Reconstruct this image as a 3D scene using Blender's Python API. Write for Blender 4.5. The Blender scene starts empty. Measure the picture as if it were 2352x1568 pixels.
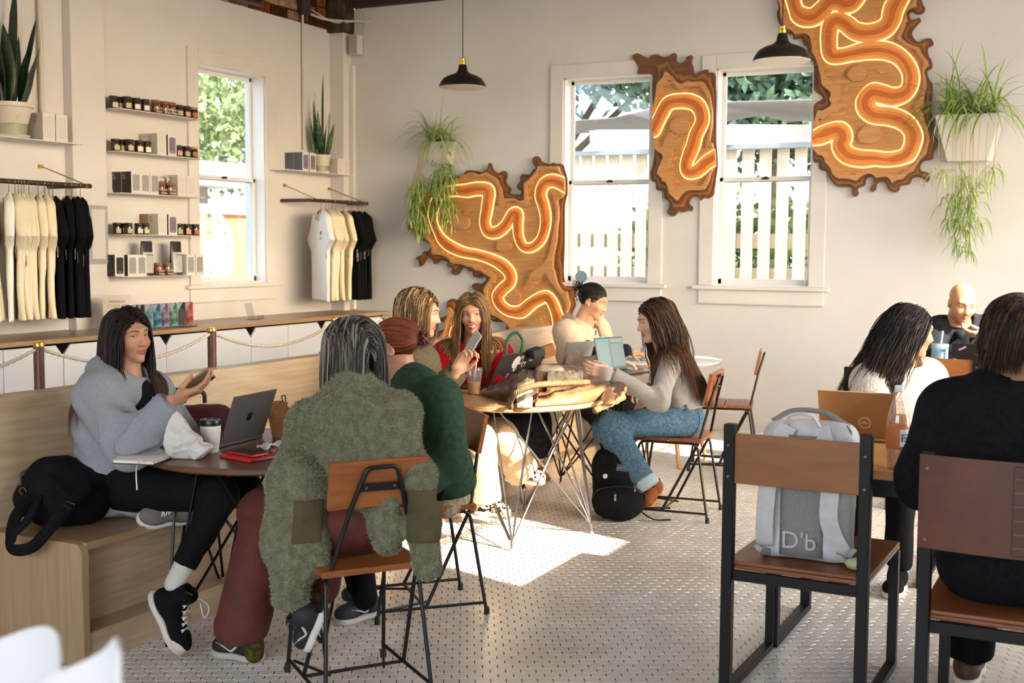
import bpy, math, random
import numpy as np
from math import sin, cos, pi, radians, sqrt, atan2
from mathutils import Matrix, Vector
random.seed(7); RNG = np.random.default_rng(7)
SC = bpy.context.scene
C = SC.collection
# ---------------- camera ----------------
FPX = 2773.12; PITCH = radians(4.47762); YAW = radians(26.75666); ROLL = radians(0.37341); EYE = np.array([0., 0., 1.55])
def _axes():
    cy, sy, cp, sp = cos(YAW), sin(YAW), cos(PITCH), sin(PITCH)
    F = np.array([-sy*cp, cy*cp, -sp]); R = np.array([cy, sy, 0.]); U = np.cross(R, F)
    return cos(ROLL)*R + sin(ROLL)*U, -sin(ROLL)*R + cos(ROLL)*U, F
CR, CU, CF = _axes()
cd = bpy.data.cameras.new('camera'); cam = bpy.data.objects.new('camera', cd); C.objects.link(cam)
cd.sensor_width = 36; cd.lens = FPX/2352*36; cd.clip_start = .05; cd.clip_end = 300
cam.matrix_world = Matrix(((CR[0], CU[0], -CF[0], EYE[0]), (CR[1], CU[1], -CF[1], EYE[1]), (CR[2], CU[2], -CF[2], EYE[2]), (0, 0, 0, 1)))
cd.dof.use_dof = True; cd.dof.focus_distance = 5.6; cd.dof.aperture_fstop = 4.5
SC.camera = cam
# ---------------- world, sun, exposure ----------------
SUN_AZ = np.array([-.962, .273]); SUN_TAN = .65           # travel direction on the floor, drop per metre
w = bpy.data.worlds.new('sky'); SC.world = w; w.use_nodes = True
nt = w.node_tree; nt.nodes.clear()
sk = nt.nodes.new('ShaderNodeTexSky'); sk.sky_type = 'NISHITA'; sk.sun_disc = False
sk.sun_elevation = radians(24); sk.sun_rotation = atan2(.962, -.273); sk.air_density = 1.0; sk.dust_density = 2.5; sk.ozone_density = 1.0
mxw = nt.nodes.new('ShaderNodeMixRGB'); mxw.inputs[0].default_value = .6; mxw.inputs[2].default_value = (3.1, 3.4, 3.85, 1)
bg = nt.nodes.new('ShaderNodeBackground'); bg.inputs[1].default_value = SKY_STRENGTH = 1.5
ow = nt.nodes.new('ShaderNodeOutputWorld')
nt.links.new(sk.outputs[0], mxw.inputs[1]); nt.links.new(mxw.outputs[0], bg.inputs[0]); nt.links.new(bg.outputs[0], ow.inputs[0])
sl = bpy.data.lights.new('sun', 'SUN'); sun = bpy.data.objects.new('sun', sl); C.objects.link(sun)
sl.energy = 11; sl.angle = radians(.8); sl.color = (1, .955, .90)
_d = Vector((SUN_AZ[0], SUN_AZ[1], -SUN_TAN)).normalized()
sun.rotation_euler = (-_d).to_track_quat('Z', 'Y').to_euler(); sun.location = (9, 2, 6)
SC.view_settings.view_transform = 'Standard'; SC.view_settings.look = 'None'; SC.view_settings.gamma = 1
SC.view_settings.use_curve_mapping = False; SC.view_settings.exposure = 1.2
SC.cycles.max_bounces = 8; SC.cycles.diffuse_bounces = 5; SC.cycles.glossy_bounces = 3; SC.cycles.transmission_bounces = 6
SC.cycles.transparent_max_bounces = 8; SC.cycles.caustics_reflective = False; SC.cycles.caustics_refractive = False
SC.cycles.sample_clamp_indirect = 6

# ---------------- helpers ----------------
def ray(u, v): return CR*(u-1176)/FPX - CU*(v-784)/FPX + CF
def PX(u, v, t): return EYE + ray(u, v)*t            # point at depth t
def onz(u, v, z): d = ray(u, v); return EYE + d*((z-EYE[2])/d[2])
def onx(u, v, x): d = ray(u, v); return EYE + d*((x-EYE[0])/d[0])
def ony(u, v, y): d = ray(u, v); return EYE + d*((y-EYE[1])/d[1])
def V3(*a): return np.array(a, float)
def nrm(a): a = np.asarray(a, float); return a/(np.linalg.norm(a)+1e-12)
def hx(s):
    c = [int(s[i:i+2], 16)/255 for i in (1, 3, 5)]
    return tuple((x/12.92 if x <= .04045 else ((x+.055)/1.055)**2.4) for x in c)
MATS = {}
def M(name, c1='#808080', c2=None, rough=.5, metal=0, scale=8, st=(1, 1, 1), bump=0, bscale=None, detail=4, lo=.35, hi=.65, attr=None, spec=None,
      trans=0, ior=1.45, emit=None, es=1, sheen=0, coat=0, alpha=1, world=False, sub=0, wave=None):
    if name in MATS: return MATS[name]
    m = bpy.data.materials.new(name); m.use_nodes = True; n = m.node_tree; N = n.nodes; L = n.links
    b = N['Principled BSDF']; k1 = hx(c1) if isinstance(c1, str) else c1
    I = b.inputs
    I['Base Color'].default_value = (*k1, 1); I['Roughness'].default_value = rough; I['Metallic'].default_value = metal
    if spec is None and rough >= .85: spec = .12
    if spec is not None: I['Specular IOR Level'].default_value = spec
    if trans: I['Transmission Weight'].default_value = trans; I['IOR'].default_value = ior
    if emit: I['Emission Color'].default_value = (*hx(emit), 1); I['Emission Strength'].default_value = es
    if sheen: I['Sheen Weight'].default_value = sheen; I['Sheen Roughness'].default_value = .5
    if coat: I['Coat Weight'].default_value = coat; I['Coat Roughness'].default_value = .15
    if alpha < 1: I['Alpha'].default_value = alpha
    if sub: I['Subsurface Weight'].default_value = sub; I['Subsurface Radius'].default_value = (.012, .005, .003); I['Subsurface Scale'].default_value = 1
    src = None
    if c2 or bump:
        tc = N.new('ShaderNodeTexCoord'); mp = N.new('ShaderNodeMapping'); L.new(tc.outputs['Object'], mp.inputs[0])
        mp.inputs['Scale'].default_value = st
    if attr:
        at = N.new('ShaderNodeAttribute'); at.attribute_name = attr; src = at.outputs['Color']
    if c2:
        nz = N.new('ShaderNodeTexNoise'); nz.inputs['Scale'].default_value = scale; nz.inputs['Detail'].default_value = detail
        L.new(mp.outputs[0], nz.inputs[0]); fac = nz.outputs[0]
        if wave:
            wv = N.new('ShaderNodeTexWave'); wv.inputs['Scale'].default_value = wave; wv.inputs['Distortion'].default_value = 6; wv.inputs['Detail'].default_value = 3
            wv.inputs['Detail Scale'].default_value = 1.2; L.new(mp.outputs[0], wv.inputs[0])
            mm = N.new('ShaderNodeMath'); mm.operation = 'MULTIPLY_ADD'; L.new(wv.outputs['Fac'], mm.inputs[0]); mm.inputs[1].default_value = .35
            m2 = N.new('ShaderNodeMath'); m2.operation = 'MULTIPLY'; L.new(fac, m2.inputs[0]); m2.inputs[1].default_value = .65; L.new(m2.outputs[0], mm.inputs[2]); fac = mm.outputs[0]
        rp = N.new('ShaderNodeValToRGB'); rp.color_ramp.elements[0].position = lo; rp.color_ramp.elements[1].position = hi
        rp.color_ramp.elements[0].color = (*k1, 1); rp.color_ramp.elements[1].color = (*hx(c2), 1); L.new(fac, rp.inputs[0])
        if attr:
            mx = N.new('ShaderNodeMixRGB'); mx.blend_type = 'MULTIPLY'; mx.inputs[0].default_value = 1; L.new(src, mx.inputs[1]); L.new(rp.outputs[0], mx.inputs[2]); src = mx.outputs[0]
        else: src = rp.outputs[0]
    if src: L.new(src, I['Base Color'])
    if bump:
        nb = N.new('ShaderNodeTexNoise'); nb.inputs['Scale'].default_value = bscale or scale; nb.inputs['Detail'].default_value = 4; L.new(mp.outputs[0], nb.inputs[0])
        bp = N.new('ShaderNodeBump'); bp.inputs['Strength'].default_value = min(1, bump); bp.inputs['Distance'].default_value = .01*max(1, bump); L.new(nb.outputs[0], bp.inputs['Height']); L.new(bp.outputs[0], I['Normal'])
    MATS[name] = m; return m
def clear(name, tint='#ffffff', gloss=.06, rough=.02, body=0, bc='#ffffff'):
    """thin clear plastic or pane: tinted transparency, a little reflection, an optional milky share"""
    if name in MATS: return MATS[name]
    m = bpy.data.materials.new(name); m.use_nodes = True; n = m.node_tree; N = n.nodes; L = n.links; N.clear()
    t = N.new('ShaderNodeBsdfTransparent'); t.inputs[0].default_value = (*hx(tint), 1); g = N.new('ShaderNodeBsdfGlossy'); g.inputs['Roughness'].default_value = rough
    lw = N.new('ShaderNodeLayerWeight'); lw.inputs[0].default_value = .25; mu = N.new('ShaderNodeMath'); mu.operation = 'MULTIPLY_ADD'; L.new(lw.outputs['Facing'], mu.inputs[0]); mu.inputs[1].default_value = gloss*3; mu.inputs[2].default_value = gloss*.6
    a = N.new('ShaderNodeMixShader'); L.new(mu.outputs[0], a.inputs[0]); L.new(t.outputs[0], a.inputs[1]); L.new(g.outputs[0], a.inputs[2]); out = N.new('ShaderNodeOutputMaterial'); last = a
    if body:
        d = N.new('ShaderNodeBsdfDiffuse'); d.inputs[0].default_value = (*hx(bc), 1); b = N.new('ShaderNodeMixShader'); b.inputs[0].default_value = body; L.new(a.outputs[0], b.inputs[1]); L.new(d.outputs[0], b.inputs[2]); last = b
    L.new(last.outputs[0], out.inputs[0]); MATS[name] = m; return m
def tag(o, label=None, cat=None, group=None, kind=None):
    for k, v in (('label', label), ('category', cat), ('group', group), ('kind', kind)):
        if v: o[k] = v
    return o
def thing(name, label, cat, loc=(0, 0, 0), rz=0, group=None):
    o = bpy.data.objects.new(name, None); C.objects.link(o); o.location = tuple(map(float, loc)); o.rotation_euler = (0, 0, rz); o.empty_display_size = .05
    return tag(o, label, cat, group)
def dup(root, loc=None, rz=None, label=None, group=None):
    r = root.copy(); C.objects.link(r)
    if loc is not None: r.location = tuple(map(float, loc))
    if rz is not None: r.rotation_euler = (0, 0, rz)
    if label: r['label'] = label
    if group: r['group'] = group
    for ch in list(root.children):
        c = ch.copy(); C.objects.link(c); c.parent = r
        for g in list(ch.children):
            d = g.copy(); C.objects.link(d); d.parent = c
    return r
def rotm(ax, a): return np.array(Matrix.Rotation(a, 3, ax))
def frame(fwd, up=(0, 0, 1)):
    """columns: right, forward, up"""
    f = nrm(fwd); r = nrm(np.cross(f, up)); u = np.cross(r, f); return np.stack([r, f, u], 1)
class MB:
    def __init__(s): s.v = []; s.f = []; s.n = 0; s.c = None; s.m = []; s.cm = 0
    def add(s, V, F):
        V = np.asarray(V, float); s.v.append(V); k = s.n; s.f += [tuple(i+k for i in f) for f in F]; s.m += [s.cm]*len(F); s.n += len(V); return s
    def slot(s, i): s.cm = i; return s
    def box(s, c, d, R=None, top=(1, 1)):
        x, y, z = d[0]/2, d[1]/2, d[2]/2; tx, ty = top
        V = np.array([(-x, -y, -z), (x, -y, -z), (x, y, -z), (-x, y, -z), (-x*tx, -y*ty, z), (x*tx, -y*ty, z), (x*tx, y*ty, z), (-x*tx, y*ty, z)])
        if R is not None: V = V@np.asarray(R).T
        return s.add(V+np.asarray(c, float), [(0, 3, 2, 1), (4, 5, 6, 7), (0, 1, 5, 4), (1, 2, 6, 5), (2, 3, 7, 6), (3, 0, 4, 7)])
    def bx(s, a, b): a = np.asarray(a, float); b = np.asarray(b, float); return s.box((a+b)/2, np.abs(b-a))
    def bar(s, a, b, wd, th, up=(0, 0, 1)):
        a = np.asarray(a, float); b = np.asarray(b, float); d = b-a; L = np.linalg.norm(d); d = d/L
        u = np.asarray(up, float); 
        if abs(d@u) > .99: u = V3(1, 0, 0)
        r = nrm(np.cross(d, u)); u = np.cross(r, d)
        return s.box((a+b)/2, (wd, L, th), np.stack([r, d, u], 1))
    def tube(s, pts, r, n=8, closed=False, flat=1):
        P = np.asarray(pts, float); K = len(P)
        if np.isscalar(r): r = [r]*K
        T = np.zeros_like(P)
        if closed: T = np.roll(P, -1, 0)-np.roll(P, 1, 0)
        else: T[1:-1] = P[2:]-P[:-2]; T[0] = P[1]-P[0]; T[-1] = P[-1]-P[-2]
        T /= np.linalg.norm(T, axis=1, keepdims=True)+1e-12
        u = V3(0, 0, 1) if abs(T[0][2]) < .9 else V3(1, 0, 0); a = np.arange(n)*2*pi/n; V = []
        for i in range(K):
            x = nrm(np.cross(T[i], u)); u = np.cross(x, T[i])
            V.append(P[i]+r[i]*(np.cos(a)[:, None]*x+flat*np.sin(a)[:, None]*u))
        F = []
        for i in range(K if closed else K-1):
            j = (i+1) % K
            for k in range(n): F.append((i*n+k, i*n+(k+1) % n, j*n+(k+1) % n, j*n+k))
        if not closed: F += [tuple(range(n))[::-1], tuple((K-1)*n+k for k in range(n))]
        return s.add(np.concatenate(V), F)
    def lathe(s, prof, n=24, c=(0, 0, 0), R=None):
        a = np.arange(n)*2*pi/n; V = []; F = []
        for r, z in prof: V.append(np.stack([r*np.cos(a), r*np.sin(a), np.full(n, z)], 1))
        for i in range(len(prof)-1):
            for k in range(n): F.append((i*n+k, i*n+(k+1) % n, (i+1)*n+(k+1) % n, (i+1)*n+k))
        if prof[0][0] > 1e-5: F.append(tuple(range(n))[::-1])
        if prof[-1][0] > 1e-5: F.append(tuple((len(prof)-1)*n+k for k in range(n)))
        V = np.concatenate(V)
        if R is not None: V = V@np.asarray(R).T
        return s.add(V+np.asarray(c, float), F)
    def prism(s, poly, z0, z1, fn=None):
        P = [tuple(p) for p in poly]; n = len(P)
        V = np.array([(x, y, z0) for x, y in P]+[(x, y, z1) for x, y in P], float)
        if fn: V = fn(V)
        return s.add(V, [tuple(range(n))[::-1], tuple(range(n, 2*n))]+[(i, (i+1) % n, n+(i+1) % n, n+i) for i in range(n)])
    def sheet(s, G, thick=0, nrmv=None):
        """grid of points (a,b,3), optional thickness along vertex normals"""
        G = np.asarray(G, float); a, b = G.shape[:2]; idx = np.arange(a*b).reshape(a, b)
        q = [tuple(x) for x in np.stack([idx[:-1, :-1], idx[1:, :-1], idx[1:, 1:], idx[:-1, 1:]], -1).reshape(-1, 4)]
        if not thick: return s.add(G.reshape(-1, 3), q)
        du = np.gradient(G, axis=0); dv = np.gradient(G, axis=1); N = np.cross(du, dv); N /= np.linalg.norm(N, axis=2, keepdims=True)+1e-12
        T = G-N*thick; k = a*b
        F = q+[tuple(i+k for i in f[::-1]) for f in q]
        ring = list(idx[0, :])+list(idx[1:, -1])+list(idx[-1, -2::-1])+list(idx[-2:0:-1, 0]); m = len(ring)
        F += [(ring[i], ring[(i+1) % m], ring[(i+1) % m]+k, ring[i]+k) for i in range(m)]
        return s.add(np.concatenate([G.reshape(-1, 3), T.reshape(-1, 3)]), F)
    def build(s, name, mat, parent=None, smooth=False, bevel=0, org=None, X=None, col=None, kind=None, label=None, cat=None, group=None, seg=2, loc=None, auto=None):
        V = np.concatenate(s.v) if s.v else np.zeros((0, 3))
        if X is not None: V = V@np.asarray(X)[:3, :3].T+np.asarray(X)[:3, 3]
        if org is not None: V = V-np.asarray(org, float)
        me = bpy.data.meshes.new(name); me.from_pydata(V.tolist(), [], s.f)
        for m in (mat if isinstance(mat, (list, tuple)) else [mat]): me.materials.append(m)
        if isinstance(mat, (list, tuple)): me.polygons.foreach_set('material_index', s.m)
        return link(me, name, parent, smooth, bevel, col, kind, label, cat, group, seg, loc, auto)
def link(me, name, parent=None, smooth=False, bevel=0, col=None, kind=None, label=None, cat=None, group=None, seg=2, loc=None, auto=None):
    if col is not None:
        a = me.color_attributes.new('Col', 'FLOAT_COLOR', 'POINT'); c4 = np.ones((len(me.vertices), 4), np.float32); c4[:, :3] = col; a.data.foreach_set('color', c4.ravel())
    if smooth:
        me.polygons.foreach_set('use_smooth', [True]*len(me.polygons))
        if auto: me.set_sharp_from_angle(angle=radians(auto))
    me.update()
    o = bpy.data.objects.new(name, me); C.objects.link(o)
    if parent: o.parent = parent
    if loc is not None: o.location = tuple(map(float, loc))
    if bevel:
        b = o.modifiers.new('bevel', 'BEVEL'); b.width = bevel; b.segments = seg; b.limit_method = 'ANGLE'; b.angle_limit = radians(40)
    return tag(o, label, cat, group, kind)
def raw(name, V, F, mat, **k):
    me = bpy.data.meshes.new(name); me.from_pydata(np.asarray(V).tolist(), [], F.tolist() if hasattr(F, 'tolist') else F); me.materials.append(mat); return link(me, name, **k)
def spline(P, n=8, closed=False):
    P = np.asarray(P, float); K = len(P); out = []
    rng = range(K) if closed else range(K-1)
    for i in rng:
        p1, p2 = P[i], P[(i+1) % K]
        p0 = P[i-1] if (closed or i > 0) else 2*p1-p2
        p3 = P[(i+2) % K] if (closed or i+2 < K) else 2*p2-p1
        for t in np.arange(n)/n:
            out.append(.5*((2*p1)+(-p0+p2)*t+(2*p0-5*p1+4*p2-p3)*t*t+(-p0+3*p1-3*p2+p3)*t**3))
    if not closed: out.append(P[-1])
    return np.array(out)
def text(name, body, size, mat, parent=None, org=(0, 0, 0), R=None, ext=.0006, align='CENTER', font_scale=(1, 1), kind=None, **k):
    cu = bpy.data.curves.new(name, 'FONT'); cu.body = body; cu.size = size; cu.extrude = ext; cu.align_x = align; cu.align_y = 'CENTER'; cu.resolution_u = 3
    o = bpy.data.objects.new(name, cu); C.objects.link(o)
    dg = bpy.context.evaluated_depsgraph_get(); me = bpy.data.meshes.new_from_object(o.evaluated_get(dg)); bpy.data.objects.remove(o)
    n = len(me.vertices); V = np.zeros(n*3, np.float32); me.vertices.foreach_get('co', V); V = V.reshape(-1, 3)
    V = V*np.array([font_scale[0], font_scale[1], 1])
    if R is not None: V = V@np.asarray(R).T
    V = V+np.asarray(org, float); me.vertices.foreach_set('co', V.astype(np.float32).ravel()); me.materials.clear(); me.materials.append(mat); me.update()
    return link(me, name, parent, **k)
# ---------------- signed-distance modelling ----------------
def smin(a, b, k):
    h = np.maximum(k-np.abs(a-b), 0)/k
    return np.minimum(a, b)-h*h*k*.25
def cone(a, b, ra, rb=None):
    a = np.asarray(a, np.float32); b = np.asarray(b, np.float32); rb = ra if rb is None else rb; d = b-a; dd = float(d@d)+1e-12
    def f(P):
        x, y, z = P[0]-a[0], P[1]-a[1], P[2]-a[2]
        t = np.clip((x*d[0]+y*d[1]+z*d[2])/dd, 0, 1)
        return np.sqrt((x-t*d[0])**2+(y-t*d[1])**2+(z-t*d[2])**2)-(ra+t*(rb-ra))
    return f
def chain(pts, rs, k=.02):
    fs = [cone(pts[i], pts[i+1], rs[i], rs[i+1]) for i in range(len(pts)-1)]
    return uni(k, *fs)
def ell(c, r, R=None):
    c = np.asarray(c, np.float32); r = np.asarray(r, np.float32); R = np.eye(3) if R is None else np.asarray(R, np.float32)
    def f(P):
        x, y, z = P[0]-c[0], P[1]-c[1], P[2]-c[2]
        q = [x*R[0, i]+y*R[1, i]+z*R[2, i] for i in range(3)]
        k0 = np.sqrt(sum((q[i]/r[i])**2 for i in range(3))); k1 = np.sqrt(sum((q[i]/(r[i]*r[i]))**2 for i in range(3)))+1e-9
        return k0*(k0-1)/k1
    return f
def rbox(c, h, rad=.01, R=None):
    c = np.asarray(c, np.float32); R = np.eye(3) if R is None else np.asarray(R, np.float32); h = [max(1e-4, v-rad) for v in h]
    def f(P):
        x, y, z = P[0]-c[0], P[1]-c[1], P[2]-c[2]
        q = [np.abs(x*R[0, i]+y*R[1, i]+z*R[2, i])-h[i] for i in range(3)]
        o = np.sqrt(sum(np.maximum(v, 0)**2 for v in q)); return o+np.minimum(np.maximum(np.maximum(q[0], q[1]), q[2]), 0)-rad
    return f
def plane(p, n):
    n = nrm(n).astype(np.float32); k = float(n@np.asarray(p, np.float32))
    return lambda P: P[0]*n[0]+P[1]*n[1]+P[2]*n[2]-k      # negative behind the normal
def uni(k, *fs):
    def f(P):
        d = fs[0](P)
        for g in fs[1:]: d = smin(d, g(P), k) if k > 0 else np.minimum(d, g(P))
        return d
    return f
def sub(a, b, k=.004):
    return lambda P: -smin(-a(P), b(P), k)
def inter(a, b, k=.004):
    return lambda P: -smin(-a(P), -b(P), k)
def off(a, o): return lambda P: a(P)-o
def wob(scale, amp, seed=0, st=(1, 1, 1), n=7, ridge=False):
    r = np.random.default_rng(seed); K = r.normal(size=(n, 3)); K /= np.linalg.norm(K, axis=1, keepdims=True); K = (K*scale*r.uniform(.6, 1.6, (n, 1))*np.array(st)).astype(np.float32); ph = r.uniform(0, 6.28, n)
    def f(P):
        s = 0
        for i in range(n): s = s+np.sin(K[i, 0]*P[0]+K[i, 1]*P[1]+K[i, 2]*P[2]+ph[i]+(.8*s if i else 0))
        s = s/sqrt(n)
        return amp*(np.abs(s)*1.4-.8 if ridge else s)
    return f
def disp(a, *w):
    def f(P):
        d = a(P)
        for g in w: d = d+g(P)
        return d
    return f
def nets(f, lo, hi, h):
    lo = np.asarray(lo, float)-2*h; hi = np.asarray(hi, float)+2*h
    ax = [np.arange(lo[i], hi[i]+h, h, dtype=np.float32) for i in range(3)]
    X, Y, Z = np.meshgrid(*ax, indexing='ij'); D = np.asarray(f((X, Y, Z)), np.float32); del X, Y, Z
    D[0] = D[-1] = 1; D[:, 0] = D[:, -1] = 1; D[:, :, 0] = D[:, :, -1] = 1
    S = D < 0; nx, ny, nz = (k-1 for k in D.shape)
    cnt = np.zeros((nx, ny, nz), np.int8); offs = [(i, j, k) for i in (0, 1) for j in (0, 1) for k in (0, 1)]
    for i, j, k in offs: cnt += S[i:i+nx, j:j+ny, k:k+nz]
    I = np.argwhere((cnt > 0) & (cnt < 8)); n = len(I)
    if n == 0: return np.zeros((0, 3)), np.zeros((0, 4), int)
    val = {o: D[I[:, 0]+o[0], I[:, 1]+o[1], I[:, 2]+o[2]] for o in offs}
    acc = np.zeros((n, 3)); c = np.zeros(n)
    for a in offs:
        for axi in range(3):
            if a[axi]: continue
            b = list(a); b[axi] = 1; b = tuple(b); va, vb = val[a], val[b]; m = (va < 0) != (vb < 0)
            t = np.where(m, va/(va-vb+1e-20*(va == vb)), 0); p = np.array(a, float)[None, :]+np.zeros((n, 3)); p[:, axi] = t
            acc += p*m[:, None]; c += m
    V = (I+acc/c[:, None])*h+lo
    ids = -np.ones((nx, ny, nz), np.int64); ids[I[:, 0], I[:, 1], I[:, 2]] = np.arange(n)
    Q = []
    for axi in range(3):
        sl0 = [slice(1, m) for m in (nx, ny, nz)]; sl0[axi] = slice(0, (nx, ny, nz)[axi])
        sl1 = list(sl0); sl1[axi] = slice(1, (nx, ny, nz)[axi]+1)
        A = S[tuple(sl0)]; B = S[tuple(sl1)]; J = np.argwhere(A != B); 
        for d in range(3):
            if d != axi: J[:, d] += 1
        if not len(J): continue
        sgn = S[J[:, 0], J[:, 1], J[:, 2]]; o1, o2 = [(1, 2), (2, 0), (0, 1)][axi]
        def at(d1, d2):
            K = J.copy(); K[:, o1] += d1; K[:, o2] += d2; return ids[K[:, 0], K[:, 1], K[:, 2]]
        q = np.stack([at(-1, -1), at(0, -1), at(0, 0), at(-1, 0)], 1)
        q[~sgn] = q[~sgn][:, ::-1]; Q.append(q)
    Q = np.concatenate(Q); Q = Q[(Q >= 0).all(1)]
    return V, Q
def smooth_mesh(V, Q, it=1, lam=.5):
    for _ in range(it):
        s = np.zeros_like(V); c = np.zeros(len(V))
        for a, b in ((0, 1), (1, 2), (2, 3), (3, 0)):
            np.add.at(s, Q[:, a], V[Q[:, b]]); np.add.at(s, Q[:, b], V[Q[:, a]]); np.add.at(c, Q[:, a], 1); np.add.at(c, Q[:, b], 1)
        V = V*(1-lam)+lam*s/np.maximum(c, 1)[:, None]
    return V
def fast_mesh(name, V, Q, mat):
    me = bpy.data.meshes.new(name); n = len(V); q = len(Q); k = Q.shape[1]
    me.vertices.add(n); me.vertices.foreach_set('co', np.asarray(V, np.float32).ravel())
    me.loops.add(q*k); me.loops.foreach_set('vertex_index', np.asarray(Q, np.int32).ravel())
    me.polygons.add(q); me.polygons.foreach_set('loop_start', np.arange(0, q*k, k, dtype=np.int32)); me.update(calc_edges=True)
    me.materials.append(mat); return me
def sdf(name, f, lo, hi, h, mat, parent=None, org=None, smooth=0, colf=None, **k):
    """polygonise f and link it; org = world position of the parent empty"""
    V, Q = nets(f, lo, hi, h)
    if smooth: V = smooth_mesh(V, Q, smooth)
    col = colf(V) if colf else None
    if org is not None: V = V-np.asarray(org, float)
    return link(fast_mesh(name, V, Q, mat), name, parent, smooth=True, col=col, **k)
# ---------------- room ----------------
XL, YB, ZC, XR, YF = -6.96, 9.965, 3.98, 1.4, -2.6
plaster = M('plaster', '#d9d4cd', '#d3cdc5', rough=.75, scale=1.5, bump=.12, bscale=60)
trimw = M('painted_trim', '#dcd6cd', '#d6cfc5', rough=.45, scale=3)
sashw = M('sash_paint', '#e2ded6', rough=.4)
glass = clear('window_glass', '#c3c6c8', .03)
grout = M('grout', '#1f1712', rough=.9)
def struct(mb, name, mat, **k): return mb.build(name, mat, kind='structure', **k)
def wall(name, axis, pos, th, u0, u1, z0, z1, holes, mat=plaster):
    """wall in the plane axis = pos (room side), th signed outwards, holes (u0,u1,z0,z1)"""
    us = sorted({u0, u1, *[h[i] for h in holes for i in (0, 1)]}); zs = sorted({z0, z1, *[h[i] for h in holes for i in (2, 3)]}); mb = MB()
    for a, b in zip(us, us[1:]):
        for c, d in zip(zs, zs[1:]):
            if any(h[0] <= a and b <= h[1] and h[2] <= c and d <= h[3] for h in holes): continue
            if axis == 'x': mb.bx((pos, a, c), (pos+th, b, d))
            else: mb.bx((a, pos, c), (b, pos+th, d))
    return struct(mb, name, mat)
LWIN = (7.925, 8.815, 1.215, 3.06); BW1 = (-4.52, -3.695, 1.235, 3.05); BW2 = (-3.11, -2.295, 1.235, 3.05)
wall('wall_left', 'x', XL, -.22, YF, YB+.25, 0, 3.63, [LWIN])
wall('wall_back', 'y', YB, .22, XL, XR+.2, 0, 3.84, [BW1, BW2])
RW = [(3.74, 4.86, 2.45, 3.75), (7.28, 8.2, 2.4, 3.75)]
SIDE = [(5.15, 7.05, .35, 3.2), (8.5, 9.4, .9, 2.5)]
wall('wall_right', 'x', XR, .22, YF, YB, 0, ZC, RW+SIDE)
wall('wall_front', 'y', YF, -.22, XL-.2, XR+.2, 0, ZC, [(-3.2, -1.4, .9, 3.2), (-.9, 1.0, .9, 3.2)])
struct(MB().bx((XL-.25, YF-.25, ZC), (XR+.25, YB+.25, ZC+.15)), 'ceiling', M('dark_deck', '#a59c92', '#8f867c', rough=.8, scale=6, st=(1, 8, 1)))
# right-wall windows that let the low sun in: sash rails
for i, h in enumerate(RW):
    mb = MB(); zr = h[2]+.055
    mb.bx((XR+.08, h[0], zr), (XR+.12, h[1], zr+.05)); mb.bx((XR+.08, h[0], 3.1), (XR+.12, h[1], 3.14))
    for y in (h[0], h[1]-.03): mb.bx((XR+.06, y, h[2]), (XR+.13, y+.03, h[3]))
    struct(mb, 'window_%d' % (i+4), sashw)
# unseen slabs added to keep direct sun out of the wide side openings; their edges follow the sun
for i, (a, b) in enumerate(((5.0, 7.15), (8.3, 9.9))):
    k = SUN_AZ[1]/-SUN_AZ[0]; D = 6.2
    struct(MB().prism([(XR+.25, a-k*.25), (XR+.25, b-k*.25), (XR+D, b-k*D), (XR+D, a-k*D)], 3.32, 3.4), 'trim_%d' % (7+i), M('sun_blocker', '#d8d2c8', rough=.8))
# floor: dark grout bed with hexagonal tiles
floor = struct(MB().bx((XL, YF, -.12), (XR, YB, -.003)), 'floor', grout)
HS = .0281                                              # half flat-to-flat pitch
tile_m = M('tile_glaze', '#ddd6ca', '#d2c9bb', rough=.25, scale=2.2, lo=.3, hi=.7, attr='Col')
def hexv(cx, cy, rot, r0=.0308, r1=.0297):
    a = np.arange(6)*pi/3+rot
    return np.concatenate([np.stack([cx+r0*np.cos(a), cy+r0*np.sin(a), np.full(6, -.0025)], 1), np.stack([cx+r1*np.cos(a), cy+r1*np.sin(a), np.zeros(6)], 1)])
ROT = radians(27+2)                                      # rows run across the view
hF = [tuple(range(6, 12))]+[(i, (i+1) % 6, 6+(i+1) % 6, 6+i) for i in range(6)]
ex = V3(cos(ROT), sin(ROT)); ey = V3(-sin(ROT), cos(ROT)); near = []; rest = []
for i in range(-170, 170):
    for j in range(-170, 220):
        p = V3(-2.5, 5)+ex*(i*2*HS+(j % 2)*HS)+ey*(j*sqrt(3)*HS)
        if not (XL+.6 < p[0] < XR and 1.4 < p[1] < YB): continue
        if p[0] < -3.42 and not (p[1] < 3.1): continue    # under the banquette and its back aisle
        d = np.array([p[0], p[1], -1.55]); dep = d@CF
        if dep > .3: u = 1176+FPX*(d@CR)/dep; v = 784-FPX*(d@CU)/dep
        else: u = v = -1
        inv = -20 < u < 2372 and 600 < v < 1580
        hid = (u < 290) or (u > 1650 and v > 1300 and False)
        (near if inv and not hid else rest).append((dep, p[0], p[1]))
near.sort()
def tint(n): return np.clip(1+RNG.normal(0, .035, (n, 1))+RNG.normal(0, .008, (n, 3)), .85, 1.1)
proto = None
hm = bpy.data.meshes.new('tile'); hm.from_pydata(hexv(0, 0, ROT+pi/2).tolist(), [], hF); hm.materials.append(tile_m)
a_ = hm.color_attributes.new('Col', 'FLOAT_COLOR', 'POINT'); a_.data.foreach_set('color', np.ones(48, np.float32))
for d, x, y in near[:300]:
    o = bpy.data.objects.new('tile', hm); C.objects.link(o); o.parent = floor; o.location = (x, y, RNG.normal(0, .0003)); o.rotation_euler = (RNG.normal(0, .003), RNG.normal(0, .003), RNG.normal(0, .01))
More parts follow.
